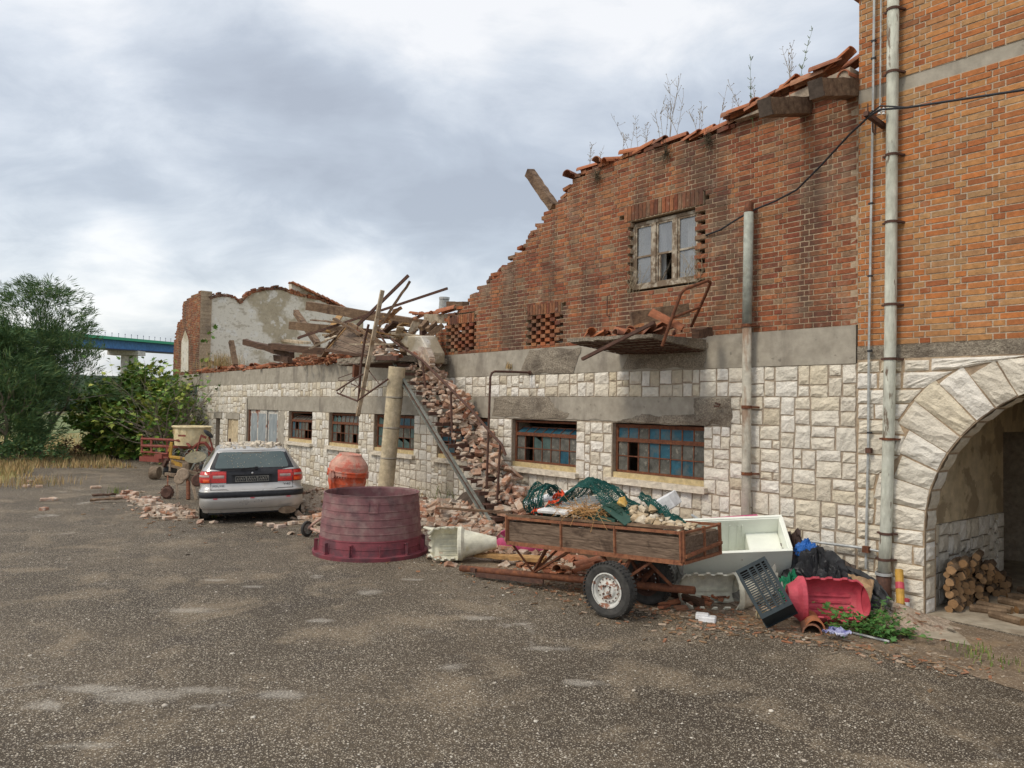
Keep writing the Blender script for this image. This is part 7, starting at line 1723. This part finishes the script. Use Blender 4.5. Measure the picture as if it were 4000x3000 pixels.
for k, (x, y) in enumerate(((215,1040),(560,930),(800,350))):
    p = (ZR6(x, y, 8.70) if k < 2 else ZR5b(x, y, 8.70)); mb = MB()
    for j in range(60):
        d = V(rwd.gauss(0,.07), -abs(rwd.gauss(0,.04)), rwd.gauss(0,.09)); mb.tube([p+V(rwd.gauss(0,.03), 0, rwd.gauss(0,.03)), p+d], .003, 3)
    single('dead_plant', mb, M['weed_dark'], ('dead plant tuft hanging from the wall top below the leftmost overhanging tiles', 'dead plant tuft in the wall hole left of the spire weed', 'dead plant tuft in the notch near the broken left end of the wall top')[k], 'dead plant')
# creeping twigs at the upper window
mb = MB()
for k in range(40):
    p = V(rwd.choice((UW[0]+rwd.uniform(-.1,.3), UW[1]+rwd.uniform(-.25,.05))), D-.02, UW[2]+rwd.uniform(-.15,.1)); pts = [p]; d = V(rwd.gauss(0,.4), 0, 1)
    for j in range(6): d = (d + V(rwd.gauss(0,.35), 0, rwd.gauss(0,.2))).normalized(); p = p + d*rwd.uniform(.04,.10); p.y = D-.02+rwd.uniform(-.02,.04); pts.append(V(*p))
    mb.tube(pts, .003, 3)
single('dead_creeper', mb, M['weed_dry'], 'dead creeper stems around the upstairs window', 'creeper')
# ================================================================ CREAM TUB, RED HARVESTER HEADER, YELLOW MACHINE
class SB(MB):
    def bar(s, p, q, w, h=None, *a, **k): MB.bar(s, p, q, w*.52, (h or w)*.52, *a, **k)
    def tube(s, pts, r, *a, **k): MB.tube(s, pts, r*.52, *a, **k)
def build_harvester():
    a = W(552, 1860, 6.35); t = thing('reel_header', 'rusty red harvester header with bar frame lying at the yard edge before the fig shrub', 'farm machine', (-24.0, 6.6, 0))
    q = lambda px, py, d: V(0,0,CAM_H) + ray(px, py)*d
    def ZH(x, y, d): return q(520 + x/5.53, 1620 + y/5.53, d)
    mb = SB(); d0, d1 = 23.5, 21.5
    mb.tube([ZH(185,520,d0), ZH(500,530,d0-.5), ZH(980,555,d1), ZH(1150,600,d1), ZH(1240,700,d1-.2)], .07, 8)
    mb.tube([ZH(190,670,d0), ZH(700,685,d0-.8), ZH(1240,705,d1)], .085, 8); mb.tube([ZH(170,800,d0), ZH(460,820,d0-.5), ZH(750,850,d1+.5)], .05, 8)
    mb.tube([ZH(1100,580,d1+.4), ZH(1180,640,d1+.4), ZH(1230,760,d1+.3), ZH(1150,860,d1)], .06, 8)
    for x in (190, 395, 740, 960): mb.bar(ZH(x,520,d0-(x-190)*.0017), ZH(x,830 if x < 800 else 700,d0-(x-190)*.0017), .16, .05)
    mb.build('bar_frame', M['red_paint'], t)
    mb = SB(); mb.tube([ZH(200,450,d0), ZH(195,520,d0)], .04, 6); mb.tube([ZH(1250,730,d1), ZH(1450,610,d1), ZH(1560,610,d1), ZH(1650,720,d1), ZH(1660,900,d1)], .09, 10); mb.bar(ZH(1280,740,d1-.3), ZH(1400,620,d1-.3), .08, .06); mb.build('curved_guard', M['red_paint'], t)
    mb = SB(); mb.bar(ZH(200,950,d0), ZH(760,980,d1+.5), .35, .28); mb.bar(ZH(220,900,d0), ZH(760,930,d1), .06, .10)
    for k in range(16): p = lerp(ZH(220,935,d0-.2), ZH(720,965,d1+.3), k/15); mb.bar(p, p+V(.02,-.02,.12), .03, .03)
    mb.bar(ZH(560,900,d1+.8), ZH(720,900,d1+.4), .5, .25); mb.build('cutter_bar', M['red_paint'], t)
    mb = SB(); rr = random.Random(2)
    for k in range(20): p = ZH(1250+rr.uniform(0,380), 700+rr.uniform(0,180), d1); mb.tube([p, p+V(rr.uniform(.1,.4), rr.uniform(.0,.3), rr.uniform(-.5,-.1))], .022, 5)
    for k in range(14): p = ZH(880+rr.uniform(0,350), 730+rr.uniform(0,120), d1); mb.tube([p, p+V(rr.uniform(-.3,.3), rr.uniform(-.2,.2), rr.uniform(-.3,.1))], .018, 5)
    mb.build('tines', M['galv_old'], t)
    mb = SB(); 
    mb.bar(ZH(1370,800,d1-.6), ZH(1470,450,d1-.6), .06, .06); mb.bar(ZH(1460,445,d1-.6), ZH(1580,500,d1-.6), .05, .12); mb.tube([ZH(1640,480,d1-.6), ZH(1700,650,d1-.6), ZH(1710,920,d1-.6)], .05, 6); mb.tube([ZH(1710,690,d1-.6), ZH(1790,880,d1-.6)], .04, 6); mb.bar(ZH(1580,1000,d1-.6), ZH(1760,950,d1-.6), .08, .06)
    mb.build('linkage', M['red_paint'], t)
    p = ZH(1630,405,d1-.6); mb = SB(); mb.lathe([(0,.02),(.07,.03),(.155,.0),(.16,-.015),(.0,-.02)], 24, p, Matrix.Rotation(-.6, 3, 'X') @ Matrix.Rotation(.5, 3, 'Y')); mb.tube([p, ZH(1650,500,d1-.6)], .02, 6); mb.build('seat_disc', M['black'], t)
    w = ZH(480,1120,21.2); w.z = .18; mb = SB(); mb.lathe([(0,-.11),(.17,-.11),(.18,0),(.17,.11),(0,.11)], 20, w, Matrix.Rotation(math.pi/2, 3, 'X') @ Matrix.Rotation(-.7, 3, 'Y')); mb.build('drum_wheel', M['soil_metal'], t)
    w2 = V(w.x-.4, w.y+.5, .2); mb = SB(); mb.lathe([(0,-.11),(.19,-.11),(.2,0),(.19,.11),(0,.11)], 20, w2, Matrix.Rotation(math.pi/2, 3, 'X') @ Matrix.Rotation(-.7, 3, 'Y')); mb.build('drum_wheel', M['black'], t)
    mb = SB(); mb.bar(w+V(-.3,.3,.15), ZH(740,960,d1), .15, .2); mb.bar(w2, ZH(900,980,d1), .15, .2); mb.bar(w2+V(.3,0,-.1), V(w2.x+2.5, w2.y+.8, .5), .12,.12); mb.tube([V(w2.x+2.5,w2.y+.8,0), V(w2.x+2.5,w2.y+.8,1.2)], .06, 6); mb.build('carrier', M['rust_dark'], t)
    # cream tub lying on top
    c = ZH(1270, 430, 21.9); u = (ZH(1600,500,21.5)-ZH(950,450,22.4)).normalized()
    R = Matrix.Rotation(.13, 3, V(.77,-.6,0)) if False else Matrix.Rotation(-.02, 3, 'X') @ Matrix.Rotation(.0, 3, 'Y')
    t2 = thing('cream_tub', 'large cream plastic tub lying on top of the red farm machine', 'tub', c)
    wdir = (u.cross(V(0,0,1))).normalized(); nn = wdir.cross(u)
    if nn.z < 0: nn = -nn
    RR = Matrix((u, nn.cross(u), nn)).transposed()
    mb = SB(); r = .57
    mb.lathe([(r*.88,-.30),(r*.93,-.1),(r*.97,.20),(r*1.06,.205),(r*1.07,.235),(r*1.02,.25),(r*.94,.24),(r*.88,.0),(r*.84,-.26),(0,-.27)], 40, c, RR, squash=.85); mb.lathe([(0,-.302),(r*.88,-.30)], 40, c, RR, squash=.85)
    mb.build('tub_shell', M['tub_cream'], t2)
    mb = SB()
    for k in range(14):
        w = 2*math.pi*k/14; o = lambda a, z: c + RR @ V(math.cos(w+a)*r*.985, math.sin(w+a)*r*.985*.85, z); mb.tube([o(-.07,.19), o(0,.02), o(.07,.19)], .012, 5)
    mb.build('rib', M['tub_cream'], t2)
    o = c + (V(0,0,CAM_H)-c).normalized()*(r*.86); mb = SB(); mb.bar(ZH(975,450,21.35), ZH(1130,455,21.3), .03, .10); mb.build('label_plate', M['red_paint'], t2)
build_harvester()
def build_seeder():
    def ZH(x, y, d): return V(0,0,CAM_H) + ray(520 + x/5.53, 1620 + y/5.53)*d
    t = thing('farm_implement', 'worn yellow and brown planting machine with metal disc left of the car', 'farm machine', (-19.3, 5.9, 0)); d = 18.2
    mb = SB(); mb.bar(ZH(830,590,d), ZH(800,930,d), .07, .16); mb.bar(ZH(760,800,d), ZH(830,620,d), .05, .1); mb.bar(ZH(820,910,d), ZH(1180,960,d-.3), .20, .12); mb.bar(ZH(860,1010,d), ZH(1110,1130,d-.2), .22, .26); mb.build('yellow_hopper', M['yellow_paint'], t, bevel=.01)
    mb = SB(); mb.bar(ZH(780,1090,d), ZH(1180,1190,d-.4), .14, .10); mb.bar(ZH(820,970,d), ZH(1280,1040,d-.4), .10, .09); mb.bar(ZH(705,1280,d-.6), ZH(930,1310,d-.8), .12, .14); mb.tube([ZH(800,1010,d-.3), ZH(790,1230,d-.5)], .045, 8)
    mb.bar(ZH(1120,1200,d-1), ZH(1400,1280,d-1), .16, .12); mb.bar(ZH(1150,1330,d-1), ZH(1440,1430,d-1), .3, .22); mb.build('frame_beam', M['soil_metal'], t)
    mb = SB(); mb.box(ZH(1190,1110,d-.6), (.2,.2,.16), Matrix.Rotation(.6, 3, 'Z')); mb.build('gear_case', M['soil_metal'], t, bevel=.03, segs=3)
    p = ZH(1350,940,d-.6); RD = (V(.45,-.25,.86)).to_track_quat('Z','X').to_matrix(); mb = SB(); mb.lathe([(0,-.02),(.08,-.02),(.09,0),(.22,.022),(.235,.03),(.23,.035),(.09,.012),(0,.0)], 36, p, RD); mb.build('metal_disc', M['olive_metal'], t)
    mb = SB(); mb.tube([p, ZH(1310,1080,d-.7), ZH(1260,1220,d-.8)], .05, 8); mb.bar(ZH(1250,1210,d-.9), ZH(1340,1050,d-.9), .14, .05); mb.build('disc_stem', M['galv_old'], t)
    mb = SB(); mb.tube([ZH(1380,1160,d-1), ZH(1500,1040,d-1), ZH(1590,1060,d-1), ZH(1620,1160,d-1), ZH(1480,1220,d-1), ZH(1400,1190,d-1)], .022, 6); mb.tube([ZH(1340,1060,d-1), ZH(1390,1260,d-1), ZH(1420,1290,d-1)], .022, 6); mb.tube([ZH(1420,1260,d-1), ZH(1480,1330,d-1), ZH(1460,1400,d-1)], .03, 6); mb.build('bent_rods', M['rust_dark'], t)
    mb = SB(); mb.box(ZH(1490,1130,d-1), (.09,.12,.11), Matrix.Rotation(.4, 3, 'Z')); mb.build('motor', M['black'], t, bevel=.02)
    for (x, y, r, ax, m_) in ((1075,1290,.14,(.75,-.6,.05),'wood_pale2'),(1000,1390,.12,(.75,-.6,.1),'wood_pale2'),(1400,1420,.14,(.9,-.3,.2),'rust_dark')):
        mb = SB(); q = ZH(x, y, d-1.1); q.z = max(q.z, r); mb.lathe([(0,-.03),(r*.85,-.03),(r,-.012),(r,.012),(r*.85,.03),(0,.03)], 20, q, Vector(ax).to_track_quat('Z','X').to_matrix()); mb.build('press_wheel', M[m_], t)
    q = ZH(745,1500,d-1.2); q.z = .14; mb = SB(); RW = V(.75,-.66,0).to_track_quat('Z','X').to_matrix()
    mb.lathe([(0,-.04),(.10,-.055),(.135,-.03),(.135,.03),(.10,.055),(0,.04)], 24, q, RW)
    for k in range(12): w = 2*math.pi*k/12; mb.box(q + RW @ V(math.cos(w)*.135, math.sin(w)*.135, 0), (.02,.03,.07), RW @ Matrix.Rotation(w, 3, 'Z'))
    mb.build('caster_wheel', M['rust_dark'], t); mb = SB(); mb.bar(q+V(0,0,.14), ZH(745,1310,d-.7), .06, .05); mb.bar(q, q+V(0,0,.16), .22, .02); mb.build('caster_fork', M['rust'], t)
    mb = SB(); e = ZH(1200,1580,d-1.3); e.z = 0; mb.tube([ZH(1180,1370,d-1), ZH(1190,1480,d-1.1), e], .085, 12); mb.build('soil_tube', M['rust'], t); mb = SB(); e = ZH(960,1560,d-1.2); e.z = 0; mb.bar(ZH(950,1450,d-1.1), e, .10, .04); e2 = ZH(1370,1640,d-1.3); e2.z = 0; mb.bar(ZH(1280,1460,d-1.1), e2, .10, .05); mb.build('coulter', M['wood_pale2'], t)
build_seeder()
# ================================================================ FALLEN SHEET BEHIND THE TUB
mb = MB(); a_, b_ = V(-12.0,8.0,.0), V(-10.0,7.75,.05)
mb.grid(lambda u, v: lerp(a_, b_, u) + V(0, .55*v, .50*v*(1 if u < .5 else .9) + .10*math.sin(u*6.3)*v + .12*math.sin(math.pi*u*2)*(1-v)), 24, 6)
single('metal_sheet', mb, M['board_dark'], 'curled brown sheet leaning against the stones behind the red tub', 'sheet', solid=.012)
# long thin plank lying across the rubble behind the trailer
timber('long rusty lath lying on the rubble right of the tub toward the trailer', dW(945,1097,7.0), dW(1100,1107,6.9), .05, .03, 'wood_old', 'lath', 'lath', seed=41)
timber('rotten log lying under the trailer', V(-8.0,7.45,.14), V(-6.2,7.7,.16), .22, .2, 'wood_old', 'log', 'rotten_log', wob=.03, seed=42)
timber('worn brown board under the cream shell neck', V(-8.7,6.45,.09), V(-7.75,6.9,.12), .12, .05, 'wood_ochre', 'board', 'board', seed=43)
timber('short dark branch on the ground behind the trailer wheel', V(-5.7,7.05,.06), V(-5.25,6.98,.05), .07, .07, 'wood_dark', 'branch', 'branch', seed=44)
timber('broken lath in the rubble strip left of the car', dG(195,1080,.06), dG(265,1076,.08), .10, .04, 'wood_old', 'lath', 'lath', seed=45)
timber('upper broken lath in the rubble strip left of the car', dG(200,1070,.10), dG(250,1067,.10), .08, .04, 'wood_dark', 'lath', 'lath', seed=46)
# ================================================================ RUBBISH PILE BY THE TOWER
def crumple(name, c, sx, sy, sz, m, label, cat, seed, n=26):
    mb = MB(); c = Vector(c); o = seed*7.3
    def f(u, v):
        w = 2*math.pi*u; r = math.sin(math.pi*min(.999, v*.5+.5*v*0+.0))
        ph = math.pi/2*(1-v); R_ = math.cos(ph)*(1+.35*fbm(math.cos(w)*1.8+o, math.sin(w)*1.8, v*2.5)); z = math.sin(ph)*(1+.5*fbm(math.cos(w)*2.2, math.sin(w)*2.2+o, v*2)) + .12*fbm(u*14, v*9, o)
        cr = 1-2.2*abs(fbm(math.cos(w)*4+o, math.sin(w)*4, v*6)); R_ *= 1+.16*cr; z += .10*cr
        return c + V(math.cos(w)*R_*sx, math.sin(w)*R_*sy, max(0, z)*sz)
    mb.grid(f, n*2, 26); return single(name, mb, m, label, cat, smooth=False)
def dR(x, y, Y): return W(2600 + x/2.458, 1900 + y/2.458, Y)
crumple('rubbish_sack', (-4.55,8.12,.10), .38,.22,.42, M['bag_black'], 'large black rubbish sack in the heap behind the red shell', 'sack', 1)
crumple('rubbish_sack', (-4.95,8.25,.25), .22,.16,.40, M['bag_brown'], 'dark brown sack in the heap right of the freezer', 'sack', 2)
crumple('rubbish_sack', (-4.25,8.0,.12), .34,.16,.26, M['bag_black'], 'wrinkled black foil draped lowest over the heap behind the red shell', 'sack', 5)
crumple('blue_bag', (-4.72,8.22,.52), .13,.10,.14, M['bag_blue'], 'bright blue plastic bag on top of the rubbish heap', 'bag', 3)
crumple('green_bag', (-4.62,7.72,.06), .20,.15,.26, M['bag_green'], 'crumpled green bag between crate and red shell', 'bag', 4)
crumple('grey_cloth', (-4.90,7.62,.05), .24,.18,.33, M['cloth_grey'], 'grey canvas cloth hanging behind the navy crate', 'cloth', 6)
crumple('grey_cloth', (-5.9,7.35,.0), .36,.22,.26, M['cloth_grey'], 'grey cloth crushed under the freezer behind the trailer wheel', 'cloth', 7)
crumple('blue_rag', (-6.55,7.1,.08), .11,.08,.10, M['bag_skyblue'], 'small light blue plastic rag under the trailer', 'rag', 8)
def bent_sheet(name, pts, w, m, label, cat, th=.012, seed=1, wv=.03):
    mb = MB(); n = len(pts)-1
    def f(u, v):
        k = min(n-1, int(u*n)); t_ = u*n-k; p = lerp(Vector(pts[k]), Vector(pts[k+1]), t_); return p + Vector(w)*v + V(0,0,wv*fbm(u*6+seed, v*4)) + V(0, wv*fbm(u*5, v*5+seed), 0)
    mb.grid(f, 8*n, 6); return single(name, mb, m, label, cat, solid=th)
bent_sheet('dark_board', [dR(1350,560,8.55), dR(1600,660,8.5), dR(1830,760,8.45)], (0,-.12,-.22), M['board_dark'], 'long dark board leaning on the wall above the black sacks', 'board')
bent_sheet('cardboard_sheet', [dR(1600,780,8.25), dR(1780,850,8.15), dR(2000,900,8.05)], (.02,-.16,-.30), M['cardboard'], 'torn brown cardboard sheet between black foil and downpipe', 'cardboard', seed=4)
bent_sheet('black_foil', [dR(1560,720,8.45), dR(1850,800,8.35), dR(2030,900,8.2), dR(2150,1060,8.05)], (0,-.10,-.12), M['bag_black'], 'stiff black foil arching down over the cardboard to the downpipe', 'foil', seed=6)
bent_sheet('cardboard_sheet', [dR(1180,760,8.35), dR(1300,860,8.2)], (0,-.1,-.25), M['cardboard'], 'small cardboard corner between freezer and brown sack', 'cardboard', seed=8)
bent_sheet('grey_board', [V(-4.0,8.2,.02), V(-3.72,8.05,.02)], (0,.1,.20), M['concrete'], 'grey board scrap beside the yellow tube', 'board', seed=9)
bent_sheet('striped_cloth', [dR(1500,1390,7.0), dR(1580,1400,6.98), dR(1680,1440,6.98)], (.06,.10,.03), M['cloth_bw'], 'blue and white rag on the ground at the dirt edge', 'rag', th=.006, seed=3, wv=.05)
mb = MB(); a_, b_ = dG(1843,1367,.02), dG(1921,1386,.02); mb.tube([a_, b_], .012, 8); single('metal_rod', mb, M['galv'], 'thin metal rod lying beside the blue and white rag', 'rod')
mb = MB(); q0 = dR(1400,600,8.5); mb.bar(dR(1310,610,8.45), dR(1440,700,8.3), .05, .03); single('pink_strip', mb, M['plastic_pink'], 'faded pink strip poking out of the heap beside the blue bag', 'strip')
# white block on the ground
mb = MB(); c = dG(1522,1343); mb.box(c+V(-.03,0,.05), (.13,.10,.06), Matrix.Rotation(.6,3,'Z')); mb.box(c+V(.02,.02,.03), (.17,.11,.06), Matrix.Rotation(.5,3,'Z')); single('white_block', mb, M['foam'], 'small white broken block on the ground right of the trailer wheels', 'block', bevel=.01)
mb = MB(); c = dG(1640,1338); mb.tube([c+V(0,0,.05), c+V(.14,.05,.05)], .05, 14); mb.tube([c+V(-.01,0,.05), c+V(.01,0,.05)], .056, 14); single('glass_jar', mb, M['jar'], 'jar with yellow content lying under the navy crate', 'jar')
# yellow tube at the tower corner
t = thing('yellow_tube', 'yellow tube with red tape leaning against the tower corner', 'tube', (-3.85, 8.45, 0))
def ZT(x, y, Y): return W(3200 + x/3.318, 2100 + y/3.318, Y)
mb = MB(); mb.tube([ZT(1035,420,8.6), ZT(1045,650,8.52), ZT(1060,940,8.42)], .042, 12); mb.build('tube_body', M['yellow_hose'], t)
mb = MB(); mb.tube([ZT(1043,585,8.54), ZT(1047,670,8.51)], .0445, 12); mb.build('red_tape', M['plastic_red'], t)
mb = MB(); mb.tube([ZT(1060,940,8.42), ZT(1065,975,8.41)], .045, 12); mb.build('end_cap', M['rust_dark'], t)
for s_ in (850, 890): mb = MB(); p = ZT(1053, s_, 8.45); mb.lathe([(.043,-.01),(.05,0),(.043,.01)], 12, p); mb.build('ring', M['yellow_paint'], t)
t = thing('paint_can', 'small white and red can beside the yellow tube', 'can', (-3.72, 8.5, 0)); p = ZT(1125,900,8.5); p.z = .0; mb = MB(); mb.tube([p, p+V(0,0,.16)], .035, 12); mb.build('can_body', M['enamel_w'], t); mb = MB(); mb.tube([p+V(0,0,.16), p+V(0,0,.19)], .036, 12); mb.build('lid', M['plastic_red'], t)
# ================================================================ FIREWOOD, CHESTS IN THE PASSAGE
rl = random.Random(99); base_log = None
def mk_log():
    t = thing('firewood_log', 'split firewood log in the stack just inside the archway', 'log', (0,0,0), group='firewood stacked inside the archway')
    mb = MB(); n = 9; rs_ = [.040*rl.uniform(.8,1.15) for _ in range(n)]; ring = [(math.cos(2*math.pi*k/n)*rs_[k], math.sin(2*math.pi*k/n)*rs_[k]) for k in range(n)]
    mb.add([(-.17, y, z) for y, z in ring] + [(.17, y, z) for y, z in ring], [(k, (k+1) % n, n+(k+1) % n, n+k) for k in range(n)]); mb.build('bark', M['log_side'], t, world=False)
    for sx in (.171, -.171): mb = MB(); mb.add([(sx, y, z) for y, z in ring], [tuple(range(n)) if sx > 0 else tuple(reversed(range(n)))]); mb.build('cut_end', M['log_end'], t, world=False)
    return t
logs = [mk_log() for _ in range(3)]; used = [0,0,0]; y = 9.2
while y < 10.9:
    top = .54 if y < 9.9 else .54 - (y-9.9)*.42
    z = .045
    while z < top:
        k = rl.randint(0,2); o = logs[k] if not used[k] else dup(logs[k], (0,0,0)); used[k] = 1
        o.location = (LX + .17 + rl.uniform(-.05,.05) - .0, y + rl.uniform(-.012,.012), z); s_ = rl.uniform(.85,1.25); o.rotation_euler = (rl.uniform(0,6), 0, -1.25+rl.uniform(-.14,.14)); o.scale = (1, s_, s_); z += .072*s_*.95
    y += .115
for k in range(9):
    o = dup(logs[0], (LX+.45+rl.uniform(0,.35), 9.15+k*.2, .045), label='firewood log rolled loose onto the passage floor before the stack', group='loose firewood on the passage floor'); o.rotation_euler = (0,0,rl.uniform(-.3,1.2))
t = thing('wooden_chest', 'dark wooden chest standing deep inside the passage', 'chest', (-2.9, 12.2, 0)); mb = MB(); mb.b2(-3.3,-2.2,12.3,12.9,0,.75); mb.build('chest_body', M['wood_dark'], t, bevel=.01); mb = MB(); mb.b2(-3.34,-2.16,12.26,12.94,.751,.80); mb.build('lid', M['wood_dark'], t); mb = MB(); mb.b2(-3.33,-3.25,12.26,12.30,0,.75); mb.b2(-2.25,-2.17,12.26,12.30,0,.75); mb.build('corner_post', M['wood_ochre'], t)
